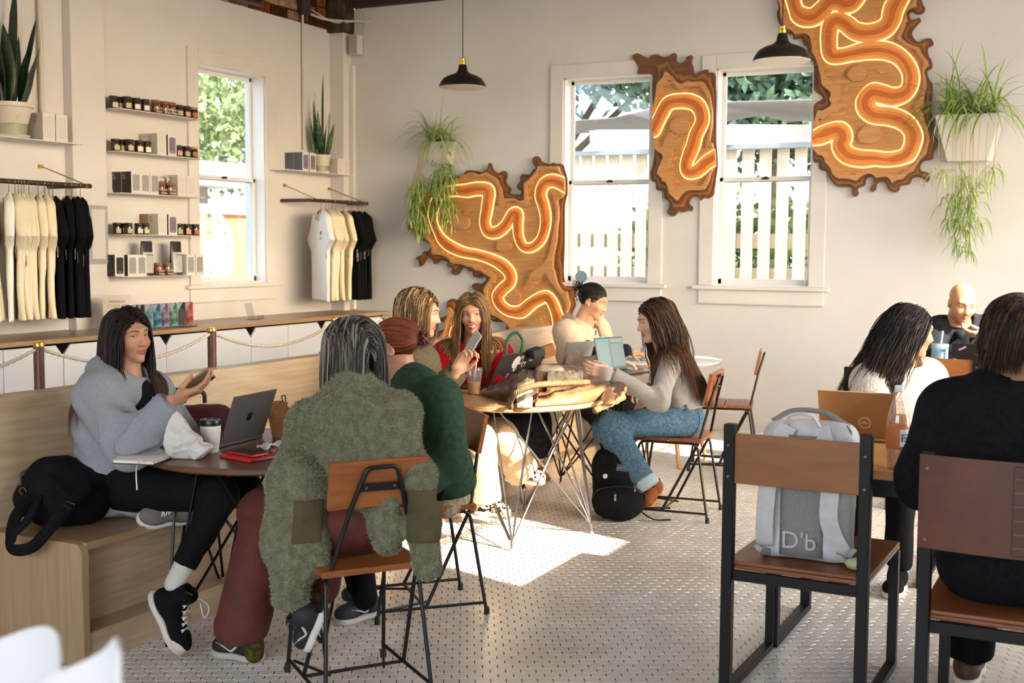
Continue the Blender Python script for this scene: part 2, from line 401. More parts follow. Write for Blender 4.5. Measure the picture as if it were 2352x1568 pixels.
rr = np.array([(x, y) for d, x, y in near[300:]+rest]); nT = len(rr)
base = hexv(0, 0, ROT+pi/2); ang = RNG.normal(0, .01, nT)
Vt = base[None]+RNG.normal(0, .0003, (nT, 1, 1))*np.array([0, 0, 1]); Vt = Vt+np.concatenate([rr, np.zeros((nT, 1))], 1)[:, None, :]
Ft = []
for t in range(nT):
    k = 12*t; Ft += [tuple(k+i for i in f) for f in hF]
raw('tile_field', Vt.reshape(-1, 3), Ft, tile_m, parent=floor, kind='stuff', col=np.repeat(tint(nT), 12, 0))
# ---------------- windows ----------------
def casing(name, axis, pos, h, sgn, cw=.125):
    """casing, sill, apron, two sashes with panes; axis plane at pos, room on the side -sgn"""
    u0, u1, z0, z1 = h
    def P(u, d, z): return (pos+sgn*d, u, z) if axis == 'x' else (u, pos+sgn*d, z)
    root = None; t = .022
    mb = MB()
    mb.bx(P(u0-cw, -t, z0), P(u0, 0, z1+.12)); mb.bx(P(u1, -t, z0), P(u1+cw, 0, z1+.12)); mb.bx(P(u0, -t, z1), P(u1, 0, z1+.12))
    root = struct(mb, name, trimw, bevel=.004)
    mb = MB(); mb.bx(P(u0-cw-.05, -.055, z0-.035), P(u1+cw+.05, 0, z0)); mb.build('window_sill', trimw, root, bevel=.01, seg=3)
    mb = MB(); mb.bx(P(u0-cw, -.02, z0-.155), P(u1+cw, 0, z0-.035)); mb.bx(P(u0-cw, -.03, z0-.155), P(u1+cw, 0, z0-.14)); mb.build('window_apron', trimw, root, bevel=.006, seg=2)
    mb = MB()
    for a, b in ((u0, u0+.012), (u1-.012, u1)): mb.bx(P(a, 0, z0), P(b, .2, z1))
    mb.bx(P(u0, 0, z1-.012), P(u1, .2, z1)); mb.bx(P(u0, .02, z0), P(u1, .2, z0+.012)); mb.build('window_jamb', sashw, root)
    zm = 2.13
    for nm, a, b, d in (('window_sash', z0+.012, zm+.02, .10), ('window_sash', zm-.02, z1-.012, .135)):
        mb = MB(); w = .032
        for x in (u0+.012, u1-.012-w): mb.bx(P(x, d, a), P(x+w, d+.03, b))
        mb.bx(P(u0+.012, d, a), P(u1-.012, d+.03, a+(.045 if d < .11 else .035))); mb.bx(P(u0+.012, d, b-.035), P(u1-.012, d+.03, b))
        s = mb.build(nm, sashw, root, bevel=.003)
        MB().bx(P(u0+.03, d+.013, a+.02), P(u1-.03, d+.017, b-.02)).build('pane', glass, s)
    um = (u0+u1)/2
    MB().bx(P(um-.03, .085, zm-.002), P(um+.03, .115, zm+.012)).bx(P(um-.012, .075, zm+.012), P(um+.02, .1, zm+.02)).build('sash_lock', M('dark_bronze', '#3b352e', rough=.4, metal=1), root, bevel=.003)
    return root
casing('window_1', 'x', XL, LWIN, -1); casing('window_2', 'y', YB, BW1, 1); casing('window_3', 'y', YB, BW2, 1)
# corner posts, pipes, upper masonry
struct(MB().bx((XL, 6.5, 0), (XL+.08, 6.83, ZC)), 'trim_1', plaster, bevel=.006)
struct(MB().bx((XL, 9.83, .9), (XL+.16, YB, 3.62)), 'trim_2', plaster, bevel=.006)
struct(MB().bx((XL+.16, 9.92, .93), (XL+.21, YB, 3.3)), 'trim_3', trimw, bevel=.004)
struct(MB().bx((XL, YB-.018, 0), (XR, YB, .14)), 'baseboard_back', trimw, bevel=.006)
def pipe(name, pts, r, mat, label, cat='pipe', n=10):
    return tag(MB().tube(spline(pts, 5) if len(pts) > 2 else pts, r, n).build(name, mat, smooth=True, auto=50, org=pts[0], loc=pts[0]), label, cat)
pp = M('painted_pipe', '#cfc3b2', rough=.5)
pipe('conduit', [(XL+.02, 9.37, 3.9), (XL+.02, 9.37, 2.45)], .011, pp, 'thin vertical conduit on left wall ending above the snake plant by the corner')
pipe('conduit', [(XL+.03, 6.27, 3.9), (XL+.03, 6.27, 2.55), (XL+.03, 6.27, 2.30)], .018, pp, 'painted vertical pipe behind the big snake plant on left shelf')
# exposed masonry above the plaster
up = struct(MB().bx((XL-.22, 6.9, 3.63), (XL-.06, YB+.2, ZC)), 'trim_4', M('mortar', '#57493c', '#3a3028', rough=.95, scale=14, bump=.6))
bm_ = [M('terracotta', '#8e4f2b', '#6d3a1f', rough=.85, scale=30, bump=.4), M('terracotta_pale', '#a98d74', '#7b5034', rough=.9, scale=16, bump=.4), M('terracotta_dark', '#5e3520', '#43271a', rough=.9, scale=20, bump=.4)]
z = 3.635
for row in range(3):
    hgt = (.1, .1, .12)[row]; y = 6.95+(row % 2)*.14
    while y < 9.8:
        wd = .27 if y+.3 < 9.4 else .135
        mb = MB().bx((XL-.06, y, z), (XL-.005-RNG.uniform(0, .02), min(y+wd, 9.82), z+hgt-.012))
        if row != 1:
            for q in np.arange(y+.02, y+wd-.02, .03): mb.bx((XL-.03, q, z+.006), (XL+.002, q+.014, z+hgt-.018))
        mb.build('brick', bm_[RNG.integers(0, 3)], up, bevel=.003, seg=1); y += wd+.012
    z += hgt
struct(MB().bx((XL, 9.78, 3.6), (XL+.2, YB, ZC)), 'trim_5', M('raw_concrete', '#5a4c3c', '#392e23', rough=.95, scale=9, bump=.5), bevel=.01)
struct(MB().bx((XL+.2, YB-.1, 3.84), (XR, YB+.05, ZC)), 'trim_6', M('dark_beam', '#3f2e20', '#2b1f16', rough=.8, scale=5, st=(1, 9, 9)), bevel=.005)
steel = M('conduit_steel', '#6d655b', rough=.4, metal=.8)
pipe('conduit', [(XL+.06, 6.9, 3.66), (XL+.06, 8.55, 3.665), (XL+.06, 8.72, 3.70), (XL+.06, 8.95, 3.95)], .02, steel, 'grey steel conduit bending upward along top of the left wall')
pipe('conduit', [(XL+.1, 6.9, 3.75), (XL+.1, 8.5, 3.74), (XL+.1, 8.66, 3.76), (XL+.1, 8.9, 3.97)], .016, steel, 'upper thinner steel conduit beside exposed brick at top left')
pipe('cable', [(XL+.05, 9.4, 3.78), (XL+.08, 9.6, 3.72), (XL+.14, 9.75, 3.68), (XL+.3, 9.9, 3.71), (XL+.4, 9.94, 3.7)], .004, M('white_cable', '#d8cfc2', rough=.5), 'white cable sagging across exposed brick at the room corner', 'cable')
pipe('cable', [(XL+.05, 9.42, 3.72), (XL+.1, 9.7, 3.70), (XL+.4, 9.95, 3.705)], .012, M('white_conduit', '#c9c1b6', rough=.4), 'pale rigid tube running from brick corner to the back wall', 'pipe')
tag(MB().bx((XL, 9.32, 3.7), (XL+.07, 9.44, 3.95)).build('junction_box', M('dark_box', '#37332e', rough=.6), bevel=.006), 'dark junction box on exposed brick above the thin conduit', 'electrical box')
# ---------------- what the windows show ----------------
struct(MB().bx((-40, -30, -.6), (30, 45, -.35)), 'ground', M('paving', '#b9b0a3', '#9d9486', rough=.9, scale=1.2))
leafm = [M('leaf_olive', '#6f7f4c', '#93a06a', rough=.6, scale=2), M('leaf_blue', '#5d7a70', '#8aa39a', rough=.6, scale=2), M('leaf_yellow', '#a8a860', '#7f8f4a', rough=.6, scale=2)]
barkm = M('bark', '#6a5a4a', rough=.9)
def tree(name, label, base, hgt, blobs, n, mat, leaf=.14, group='trees outside the windows'):
    t = thing(name, label, 'tree', base, group=None); base = V3(*base)
    mb = MB(); mb.tube([base, base+(0, 0, hgt*.45), base+(.2, .1, hgt*.8)], [.16, .12, .05], 7)
    for c, r in blobs: mb.tube([base+(0, 0, hgt*.4), base+V3(*c)*.6+(0, 0, hgt*.2), base+V3(*c)], [.08, .05, .02], 6)
    mb.build('trunk', barkm, t, org=base, smooth=True)
    P = []; per = n//len(blobs)
    for c, r in blobs:
        q = RNG.normal(size=(per, 3)); q /= np.linalg.norm(q, axis=1, keepdims=True); cl = RNG.normal(0, .16, (per, 3))
        P.append(V3(*c)+q*np.array(r)*RNG.uniform(.45, 1.05, (per, 1))+cl)
    P = np.concatenate(P); k = len(P); u = RNG.normal(size=(k, 3)); u /= np.linalg.norm(u, axis=1, keepdims=True); v = np.cross(u, RNG.normal(size=(k, 3))); v /= np.linalg.norm(v, axis=1, keepdims=True)
    s = leaf*RNG.uniform(.5, 1.3, (k, 1)); V = np.stack([P-u*s, P+v*s*.45, P+u*s, P-v*s*.45], 1).reshape(-1, 3)
    raw('foliage', V, np.arange(4*k).reshape(-1, 4), mat, parent=t, kind='stuff'); return t
tree('olive_tree', 'pale olive green tree seen through upper left wall window', (-19, 19.5, -.35), 6.5, [((-.5, 2, 4.2), (2.2, 2.2, 1.5)), ((1, 0, 5), (2, 2, 1.4)), ((.6, 3.4, 5.4), (1.8, 1.8, 1.5)), ((-1, -1.5, 5.2), (2, 2, 1.6))], 9000, leafm[0], .12)
tree('young_tree', 'yellow green tree at left edge of the left wall window', (-16.5, 14.6, -.35), 5.5, [((0, 0, 4.3), (1.3, 1.3, 1.2)), ((.6, 1.2, 3.6), (1.1, 1.1, .9))], 5000, leafm[2], .1)
tree('eucalyptus', 'sparse blue grey tree behind the sail in the left back window', (-9.3, 20, -.35), 8, [((-.6, 0, 6.1), (1.1, 1, .6)), ((.6, 0, 5.1), (1.2, 1, .6)), ((2.2, .5, 6.4), (1.2, 1, 1.3)), ((2.6, .3, 5), (1, 1, .8)), ((-1.6, 0, 4.6), (1, 1, .6))], 4200, leafm[1], .12)
tree('cedar_tree', 'dense dark green tree filling top of the right back window', (-5.0, 19, -.35), 8, [((-1.8, 0, 5.6), (1.5, 1.2, 1.5)), ((0, 0, 6.2), (1.7, 1.2, 1.7)), ((1.6, 0, 5.4), (1.4, 1.2, 1.5)), ((.2, .2, 4.2), (1.8, 1.1, 1))], 15000, M('leaf_dark', '#4c6350', '#6f8762', rough=.6, scale=2), .12)
tree('low_shrub', 'leafy shrub low behind the slat fence', (-4.4, 16.5, -.35), 3, [((-1, 0, 1.6), (1.1, .8, 1.2)), ((.6, 0, 1.4), (1.1, .8, 1.2))], 6000, leafm[0], .1)
# slatted fence beyond the back wall
slat_m = M('pale_pine', '#eadcc6', '#dcc6a4', rough=.7, scale=3, st=(3, 3, .5))
def slat_fence(label, x0, x1, y, pitch, wd, top):
    t = thing('slat_fence', label, 'fence', (x0, y, -.35)); o = V3(x0, y, -.35); x = x0
    sm = MB().box((0, 0, 0), (wd, .035, top+.35)); me = None
    while x < x1:
        if me is None: s = sm.build('slat', slat_m, t, loc=(0, 0, (top+.35)/2)); me = s
        else: s = me.copy(); C.objects.link(s); s.parent = t; s.location = (x-x0, RNG.normal(0, .004), (top+.35)/2)
        x += pitch
    for z in (.75, 1.2, 1.55): MB().bx((x0, y+.03, z), (x1, y+.09, z+.15)).build('rail', slat_m, t, org=o)
    MB().bx((x0-.05, y-.06, top), (x1+.05, y+.06, top+.05)).build('cap_rail', M('galvanised', '#b9bcbd', rough=.5, metal=.3), t, org=o)
    return t
slat_fence('pale slatted fence beyond the left back window', -6.2, -4.15, 12.2, .158, .115, 2.54)
slat_fence('pale slatted fence beyond the right back window', -4.0, -1.6, 12.2, .18, .118, 2.56)
wp = M('white_timber', '#d9d9d9', rough=.6)
for i, x in enumerate((-5.1, -4.25, -3.65, -2.75)):
    tag(MB().bar((x-.02, 12.05, 2.7), (x+1.0, 15.5, 2.98), .09, .2).build('rafter', wp), ['white pergola rafter end above fence, leftmost in the left back window', 'white pergola rafter end, second in the left back window', 'white pergola rafter end above fence, left in the right back window', 'white pergola rafter end, right in the right back window'][i], 'rafter', 'pergola rafters')
sail = M('sail_cloth', '#a29b99', rough=.9)
tag(MB().sheet([[(-8, 12.8, 2.95), (-5.2, 12.8, 3.0), (-4.15, 12.8, 3.2)], [(-8, 16, 3.15), (-5.2, 16, 3.2), (-4.15, 16, 3.35)]], .01).build('shade_sail', sail), 'grey shade sail stretched beyond the left back window', 'shade sail')
tag(MB().sheet([[(-4.05, 12.8, 3.12), (-2, 12.8, 3.08)], [(-4.05, 16, 3.22), (-2, 16, 3.2)]], .01).build('shade_sail', sail), 'grey shade sail stretched beyond the right back window', 'shade sail')
tag(MB().bx((-4.35, 12.5, -.35), (-4.2, 12.62, 3.0)).build('post', M('grey_post', '#7d8084', rough=.6)), 'grey square post behind the fence between the back windows', 'post')
tag(MB().lathe([(.02, -.35), (.03, 1.0), (.10, 1.05), (.06, 1.6), (.02, 1.85), (0, 1.9)], 10, (-2.72, 12.6, 0)).build('umbrella', M('umbrella_cloth', '#7ea39b', rough=.8), smooth=True), 'closed teal patio umbrella behind fence in the right back window', 'umbrella')
# beyond the left window: clad kiosk with a round sign, white roof, lantern, teal window frame
ck = thing('kiosk', 'timber clad kiosk with white roof outside the left wall window', 'kiosk', (-10.5, 12.5, -.35)); co = V3(-10.5, 12.5, -.35)
for i, y in enumerate(np.arange(11.0, 13.6, .14)):
    MB().bx((-10.56, y, -.35), (-10.5+RNG.uniform(-.004, .004), y+.134, 1.95)).build('plank', M('cedar', '#d9a878', '#c48f5e', rough=.7, scale=3, st=(3, 3, .5)), ck, org=co)
MB().bx((-12.4, 10.8, 1.95), (-10.42, 13.6, 2.07)).bx((-12.5, 10.7, 2.35), (-10.5, 13.7, 2.62)).build('roof', M('white_roof', '#e9e6e0', rough=.6), ck, org=co)
MB().bx((-11.6, 11.0, 2.07), (-11.5, 13.3, 2.35)).build('clerestory', M('grey_band', '#857b70', '#b7aa9c', rough=.6, scale=2), ck, org=co)
sg = thing('round_sign', 'pale green round sign with cream letter on timber wall outside', 'sign', (-10.44, 11.98, 1.48)); so = V3(-10.44, 11.98, 1.48)
RX = np.array([[0, 0, 1], [1, 0, 0], [0, 1, 0]], float)    # lathe axis -> +X, local x -> Y, y -> Z
MB().lathe([(0, -.03), (.56, -.03), (.56, .0), (.545, .012), (0, .012)], 48, so, RX).build('disc', M('sage', '#b9c79b', rough=.7), sg, org=so)
MB().tube([so+V3(.014, .555*cos(a), .555*sin(a)) for a in np.arange(48)*pi/24], .012, 6, closed=True).build('rim', M('cream_paint', '#f1ecd8', rough=.6), sg, org=so)
RT = np.array([[0, 0, 1], [1, 0, 0], [0, 1, 0]], float)
cream = M('cream_letter', '#efdc9c', rough=.6)
text('letter', 'P', .5, cream, sg, (.02, .05, .1), RT, .012)
for i, ch in enumerate('PIONEER TOWN'):
    a = radians(150-i*24 if i < 12 else 0); text('small_letter', ch, .075, M('grey_letter', '#7f8b72', rough=.7), sg, (.02, .45*cos(a), .45*sin(a)), RT@rotm('Z', a-pi/2), .004)
MB().lathe([(0, 0), (.05, .01), (0, .02)], 12, so+V3(.02, .13, -.24), RX).build('leaf_badge', cream, sg, org=so)
for a in (20, 75, 160, 250, 320): MB().lathe([(0, .01), (.022, .012), (0, .03)], 10, so+V3(.0, .5*cos(radians(a)), .5*sin(radians(a))), RX).build('bolt', M('cream_paint'), sg, org=so)
lt = thing('wall_lantern', 'dark wall lantern outside the left wall window', 'lantern', (-9.3, 11.72, 2.55)); lo_ = V3(-9.3, 11.72, 2.55); dm = M('lantern_iron', '#3d3a38', rough=.5)
MB().lathe([(.0, .22), (.12, .14), (.11, .13)], 6, lo_).tube([lo_+(0, .09, .13), lo_+(0, .05, -.18)], .008, 5).tube([lo_+(0, -.09, .13), lo_+(0, -.05, -.18)], .008, 5).lathe([(.0, -.22), (.055, -.18), (.055, -.17)], 6, lo_).build('cage', dm, lt, org=lo_)
MB().lathe([(.05, -.17), (.09, .13)], 6, lo_).build('lantern_glass', M('frost', '#e8e6e0', rough=.4), lt, org=lo_)
MB().tube([lo_+(0, 0, .2), lo_+(.05, .3, .3), lo_+(0, .62, .2)], .012, 6).build('bracket', dm, lt, org=lo_)
tag(MB().bx((-7.62, onx(568, 400, -7.6)[1], -.35), (-7.58, onx(590, 400, -7.6)[1]+.05, 3.4)).build('frame_post', M('teal_paint', '#5f8f93', rough=.6)), 'teal painted upright just outside the left wall window', 'post')
# ---------------- furniture ----------------
oak = M('oak_veneer', '#bda688', '#ab9070', rough=.42, scale=5, st=(9, .7, 9), bump=.05, bscale=30, lo=.3, hi=.7)
oak_end = M('oak_end_panel', '#a58a6b', '#937757', rough=.5, scale=5, st=(9, 9, .6), lo=.3, hi=.7)
oak_top = M('oak_top', '#ae8c69', '#9a7958', rough=.3, scale=5, st=(9, .7, 9), lo=.3, hi=.7)
walnut = M('walnut_top', '#6b4630', '#533421', rough=.32, scale=6, st=(1, 7, 7), lo=.3, hi=.7)
lightwood = M('light_table', '#c49a6c', '#a97d4f', rough=.35, scale=5, st=(7, 1, 7), lo=.3, hi=.7)
edgewood = M('plank_teak', '#8f542b', '#74401f', rough=.4, scale=7, st=(1, 8, 1), lo=.3, hi=.7)
backwood = M('panel_teak', '#9a5c2c', '#7c441f', rough=.38, scale=6, st=(1, 8, 8), lo=.3, hi=.7)
blacksteel = M('black_steel', '#161311', rough=.4, spec=.4)
rawsteel = M('raw_steel', '#8a857e', rough=.28, metal=1)
darkwire = M('dark_wire', '#39332e', rough=.35, metal=.9)
rubber = M('rubber', '#141312', rough=.7)
# banquette
bq = thing('banquette', 'long oak bench with tall backrest running along the left side', 'bench', (-3.6, 3.2, 0)); o = V3(-3.6, 3.2, 0)
Y0, Y1 = 3.18, 8.75
prof = [(-3.93, 0), (-3.335, 0), (-3.335, .42)]+[(-3.375+.04*cos(a), .42+.04*sin(a)) for a in np.linspace(0, pi/2, 6)]+[(-3.93, .46)]
MB().prism(prof, 0, .035, lambda V: np.stack([V[:, 0], V[:, 2]+Y0-.03, V[:, 1]], 1)).build('end_panel', oak_end, bq, org=o, bevel=.004)
MB().bx((-3.9, Y0, .43), (-3.345, Y1, .46)).build('seat', oak_top, bq, org=o, bevel=.004)
MB().bx((-3.49, Y0, .1), (-3.46, Y1, .43)).build('front_panel', oak, bq, org=o)
MB().bx((-3.46, Y0, 0), (-3.345, Y1, .12)).build('toe_step', oak, bq, org=o, bevel=.003)
MB().prism([(-3.80, .46), (-3.90, .95), (-3.995, .95), (-3.93, 0), (-3.88, 0)], Y0-.8, Y1-.25, lambda V: np.stack([V[:, 0], V[:, 2], V[:, 1]], 1)).build('backrest', oak, bq, org=o, bevel=.004)
MB().prism([(0, 0), (.10, 0), (.06, .3), (.045, .3)], 0, .05, lambda V: np.stack([-3.45+V[:, 2], 7.0+V[:, 0], .12+V[:, 1]], 1)).build('gap_wedge', edgewood, bq, org=o, bevel=.003)  # brown wedge put in where a panel gap shows darker wood
# rope barrier behind it
postw = M('post_walnut', '#6a3c25', '#4c2817', rough=.4, scale=8, st=(6, 6, .6)); brass = M('brass', '#c9a24e', rough=.28, metal=1)
ropem = M('cotton_rope', '#d9cdb9', '#c7b8a0', rough=.9, scale=60)
py = [2.54, 3.63, 4.716, 5.778, 6.872]; plab = ['rope post beyond the left picture edge', 'walnut rope post with brass cap left of the hooded woman', 'walnut rope post with brass cap behind the grey laptop', 'walnut rope post mostly hidden by grey hair', 'walnut rope post beside face of the blonde woman']
for y, l in zip(py, plab):
    if y < 3: continue
    p = thing('rope_post', l, 'post', (-4.065, y, 0), group='posts of the rope barrier')
    MB().lathe([(.022, 0), (.022, 1.125)], 18).build('shaft', postw, p, smooth=True, auto=40); MB().lathe([(.0235, 1.12), (.0235, 1.134), (.021, 1.138)], 18).build('brass_cap', brass, p, smooth=True, auto=40)
    MB().lathe([(.04, 0), (.04, .012)], 18).build('foot_plate', brass, p)
rl = ['thick cotton rope drooping off the left picture edge', 'cotton rope drooping behind the hooded woman', 'cotton rope drooping in front of white drawers behind the laptop', 'cotton rope drooping behind the grey and red hair']
for i in range(4):
    a, b = py[i]+.02, py[i+1]-.02; n = 70; t = np.linspace(0, 1, n); P = np.stack([np.full(n, -4.065), a+(b-a)*t, 1.105-.095*(1-(2*t-1)**2)], 1); mb = MB()
    for k in range(3):
        ph = t*2*pi*34+k*2*pi/3; T = np.gradient(P, axis=0); T /= np.linalg.norm(T, axis=1, keepdims=True); s = np.cross(T, [1., 0, 0]); mb.tube(P+.0046*(np.cos(ph)[:, None]*np.array([1., 0, 0])+np.sin(ph)[:, None]*s), .0056, 5)
    tag(mb.build('rope', ropem, smooth=True), rl[i], 'rope', 'ropes of the barrier')
# counter along the left wall with white cabinet doors
doorw = M('white_laminate', '#d6d5d6', rough=.35); dark = M('gap_shade', '#0c0b0b', rough=.9)
ct = tag(MB().bx((XL, 2.3, .885), (-6.345, YB-.02, .918)).build('worktop', oak_top, bevel=.004), 'long oak worktop along the left wall under the shelves', 'counter')
cb = thing('cabinet', 'run of white cabinets with triangular finger notches beneath the oak worktop', 'cabinet', (-6.6, 5, 0)); o = V3(-6.6, 5, 0)
MB().bx((XL, 2.3, .0), (-6.42, YB-.03, .885)).build('carcass', M('carcass_white', '#bdbab7', rough=.6), cb, org=o)
MB().bx((-6.42, 2.3, .80), (-6.412, YB-.03, .885)).build('notch_shade', dark, cb, org=o)  # near-black sheet paints the shade inside the finger notches
ys = [5.425-.495*k for k in range(6, 0, -1)]+[5.425+.495*k for k in range(9)]; ys = [y for y in ys if y > 2.3]+[9.93]
for k, (a, b) in enumerate(zip(ys, ys[1:])):
    z0, z1 = .06, .868; nl = (round((a-5.425)/.495) % 2) == 1; P = [(a+.003, z0), (b-.003, z0)]
    P += [(b-.003, z1)] if nl else [(b-.003, z1-.075), (b-.065, z1)]
    P += [(a+.065, z1), (a+.003, z1-.075)] if nl else [(a+.003, z1)]
    MB().prism(P, 0, .018, lambda V: np.stack([-6.412+V[:, 2], V[:, 0], V[:, 1]], 1)).build('door', doorw, cb, org=o, bevel=.0015, seg=1)
# wall shelves
shw = M('shelf_white', '#d9d4cc', rough=.4)
SHZ = [2.57, 2.252, 1.94, 1.626, 1.307]; nm = ['top', 'second', 'third', 'fourth', 'bottom']
for z, n_ in zip(SHZ, nm):
    tag(MB().bx((XL, 6.84, z-.006), (-6.755, 7.77, z)).bx((XL, 6.84, z), (XL+.006, 7.77, z+.03)).build('wall_shelf', shw, bevel=.001, seg=1, org=(-6.86, 7.3, z), loc=(-6.86, 7.3, z)), '%s thin white shelf left of the wall window' % n_, 'shelf', 'thin white wall shelves')
tag(MB().bx((XL, 8.86, 2.229), (-6.74, 9.9, 2.236)).build('wall_shelf', shw, bevel=.001, seg=1, org=(-6.86, 9.3, 2.23), loc=(-6.86, 9.3, 2.23)), 'thin white shelf in the corner carrying a small snake plant', 'shelf', 'thin white wall shelves')
tag(MB().bx((XL, 4.6, 2.263), (-6.73, 6.46, 2.27)).build('wall_shelf', shw, bevel=.001, seg=1, org=(-6.86, 5.5, 2.26), loc=(-6.86, 5.5, 2.26)), 'thin white shelf at far left carrying a large snake plant', 'shelf', 'thin white wall shelves')
# pendant lamps
def pendant(label, c):
    x, y, z = c; p = thing('pendant_lamp', label, 'lamp', c, group='black pendant lamps')
    shade = M('black_enamel', '#14120f', rough=.32); inner = M('enamel_inner', '#e6dccb', rough=.4)
    pr = [(.030, .175), (.033, .165), (.040, .13), (.062, .108), (.115, .09), (.155, .068), (.178, .035), (.19, .006), (.19, 0)]
    MB().lathe(pr, 40).build('shade', shade, p, smooth=True, auto=50)
    MB().lathe([(r-.003, zz-.002) for r, zz in pr][::-1], 40).build('shade_lining', inner, p, smooth=True, auto=50)
    MB().lathe([(.012, .232), (.021, .225), (.021, .205), (.026, .2), (.026, .18), (.03, .175)], 20).build('brass_socket', brass, p, smooth=True, auto=30)
    MB().lathe([(.0, .03), (.03, .045), (.038, .075), (.02, .12), (0, .13)], 20).build('bulb', M('bulb_lit', '#fff1d8', emit='#ffd9a0', es=6), p, smooth=True)
    MB().tube([(0, 0, .23), (0, 0, ZC-z-.02)], .0035, 6).build('cord', M('cord_black', '#1a1714', rough=.7), p); MB().lathe([(.05, ZC-z-.03), (.05, ZC-z)], 20).build('ceiling_rose', shade, p)
pendant('black pendant lamp hanging left of centre against the back wall', (-4.74, 8.5, 2.81)); pendant('black pendant lamp hanging in front of the right window', (-2.07, 8.05, 2.79))
# ---- chairs with wooden planks and bent steel rod frames
def fillet(P, r=.03, n=5):
    P = [V3(*p) for p in P]; out = [P[0]]
    for a, b, c in zip(P, P[1:], P[2:]):
        d1 = nrm(a-b); d2 = nrm(c-b); q0 = b+d1*r; q1 = b+d2*r
        out += [(1-t)**2*q0+2*t*(1-t)*b+t*t*q1 for t in np.linspace(0, 1, n)]
    return np.array(out+[P[-1]])
def rod_chair(label, loc, rz, steel=blacksteel, wood=backwood):
    c = thing('rod_chair', label, 'chair', loc, rz, 'steel rod chairs with wooden seats'); r = .0078
    for y in (-.097, .097): MB().box((0, y, .462), (.37, .188, .022)).build('seat_plank', wood, c, bevel=.003)
    lean = atan2(.075, .36); R = rotm('X', lean)
    MB().box((0, -.222, .765), (.345, .02, .165), R).build('back_panel', wood, c, bevel=.003)
    for s in (-1, 1):
        MB().tube(fillet([(s*.185, .235, .012), (s*.165, .17, .443), (s*.165, -.165, .443), (s*.19, -.235, .012)], .04), r, 8).build('side_frame', steel, c, smooth=True, auto=50)
        MB().tube([(s*.184, .225, .05), (s*.188, -.228, .05)], r*.85, 8).build('stretcher', steel, c, smooth=True, auto=50)
        for y, x in ((.236, .185), (-.236, .19)): MB().lathe([(.012, 0), (.012, .022), (.009, .032)], 10, (s*x, y, 0)).build('foot_cap', rubber, c, smooth=True, auto=50)
    MB().tube(fillet([(-.187, .03, .05), (-.155, -.172, .45), (-.098, -.222, .68), (-.052, -.262, .825), (.052, -.262, .825), (.098, -.222, .68), (.155, -.172, .45), (.187, .03, .05)], .02), r, 8).build('back_frame', steel, c, smooth=True, auto=50)
    MB().tube([(-.187, .03, .05), (.187, .03, .05)], r*.85, 8).tube([(-.1, .0, .05), (-.17, .2, .05)], r*.7, 6).tube([(.1, .0, .05), (.17, .2, .05)], r*.7, 6).build('cross_brace', steel, c, smooth=True, auto=50)
    MB().box((0, -.238, .755), (.16, .004, .028), R).build('back_bracket', steel, c); 
    for s in (-1, 1): MB().lathe([(.006, 0), (.004, .004)], 8, (s*.05, -.241, .755), rotm('X', pi/2)).build('screw', rawsteel, c)
    return c
def face(dx, dy): return atan2(-dx, dy)
rod_chair('steel rod chair under the grey haired woman, fleece draped over it', (-2.36, 3.48, 0), face(-.8, .6))
rod_chair('steel rod chair under the red haired woman in green', (-2.645, 4.39, 0), face(-.69, -.72))
rod_chair('steel rod chair under the woman in blue jeans', (-2.29, 6.67, 0), face(-.995, -.10), M('bronze_steel', '#3a342e', rough=.3, metal=.9))
rod_chair('empty steel rod chair standing near the back wall', (-2.46, 8.23, 0), face(-.97, -.24), M('bronze_steel'))
# ---- round tables on crossed wire bases
def wire_table(label, c, R, top, wire, angs, th=.028, rad=.0058, fr=.44, tr=.36):
    t = thing('round_table', label, 'table', (c[0], c[1], 0), group='round cafe tables')
    MB().lathe([(R-.012, .745-th), (R, .745-th+.008), (R, .742), (R-.003, .745)], 72).build('tabletop', top, t, smooth=True, auto=30)
    for a in angs:
        a = radians(a); f = V3(fr*cos(a), fr*sin(a), .0); j = V3(fr*.985*cos(a), fr*.985*sin(a), .055); mb = MB()
        mb.tube([f+(0, 0, .004), j], rad*1.25, 7)
        for d, rr in ((-16, 1), (16, 1), (-62, 1), (62, 1), (-95, 1)):
            b = a+radians(d); mb.tube([j+V3(-sin(a), cos(a), 0)*d*.00012, (tr*rr*cos(b), tr*rr*sin(b), .742-th)], rad, 6)
        mb.build('wire_leg', wire, t, smooth=True, auto=50); MB().lathe([(.011, 0), (.012, .006), (.008, .012)], 10, f).build('foot', M('clear_foot', '#b7a98f', rough=.3), t)
    MB().lathe([(tr+.02, .735-th), (tr+.02, .745-th)], 40).build('under_ring', wire, t)
    return t
wire_table('round dark walnut table in front of the hooded woman', (-3.03, 3.85), .5, walnut, M('black_wire', '#1e1b19', rough=.35, metal=.8), (-115, -25, 65, 155))
wire_table('round light wood table on bright steel wires with the leather jacket', (-2.93, 5.82), .5, lightwood, rawsteel, (-63, 20, 107, -160))
wire_table('round wood table on dark wires holding the laptops', (-2.93, 6.84), .44, lightwood, darkwire, (-135, 135, 45, -45))
t4 = thing('round_table', 'white round table on wooden legs by the back wall', 'table', (-2.95, 8.3, 0), group='round cafe tables')
MB().lathe([(.33, .70), (.41, .722), (.42, .735), (.418, .742), (.41, .745)], 64).build('tabletop', M('white_stone', '#d9d5cf', rough=.3), t4, smooth=True, auto=50)
ash = M('ash_leg', '#c99b62', '#b58449', rough=.5, scale=6, st=(6, 6, .7))
for a in (25, 115, 205, 295):
    a = radians(a+15); MB().tube([(.34*cos(a), .34*sin(a), 0), (.17*cos(a), .17*sin(a), .70)], [.014, .024], 12).build('leg', ash, t4, smooth=True, auto=50)
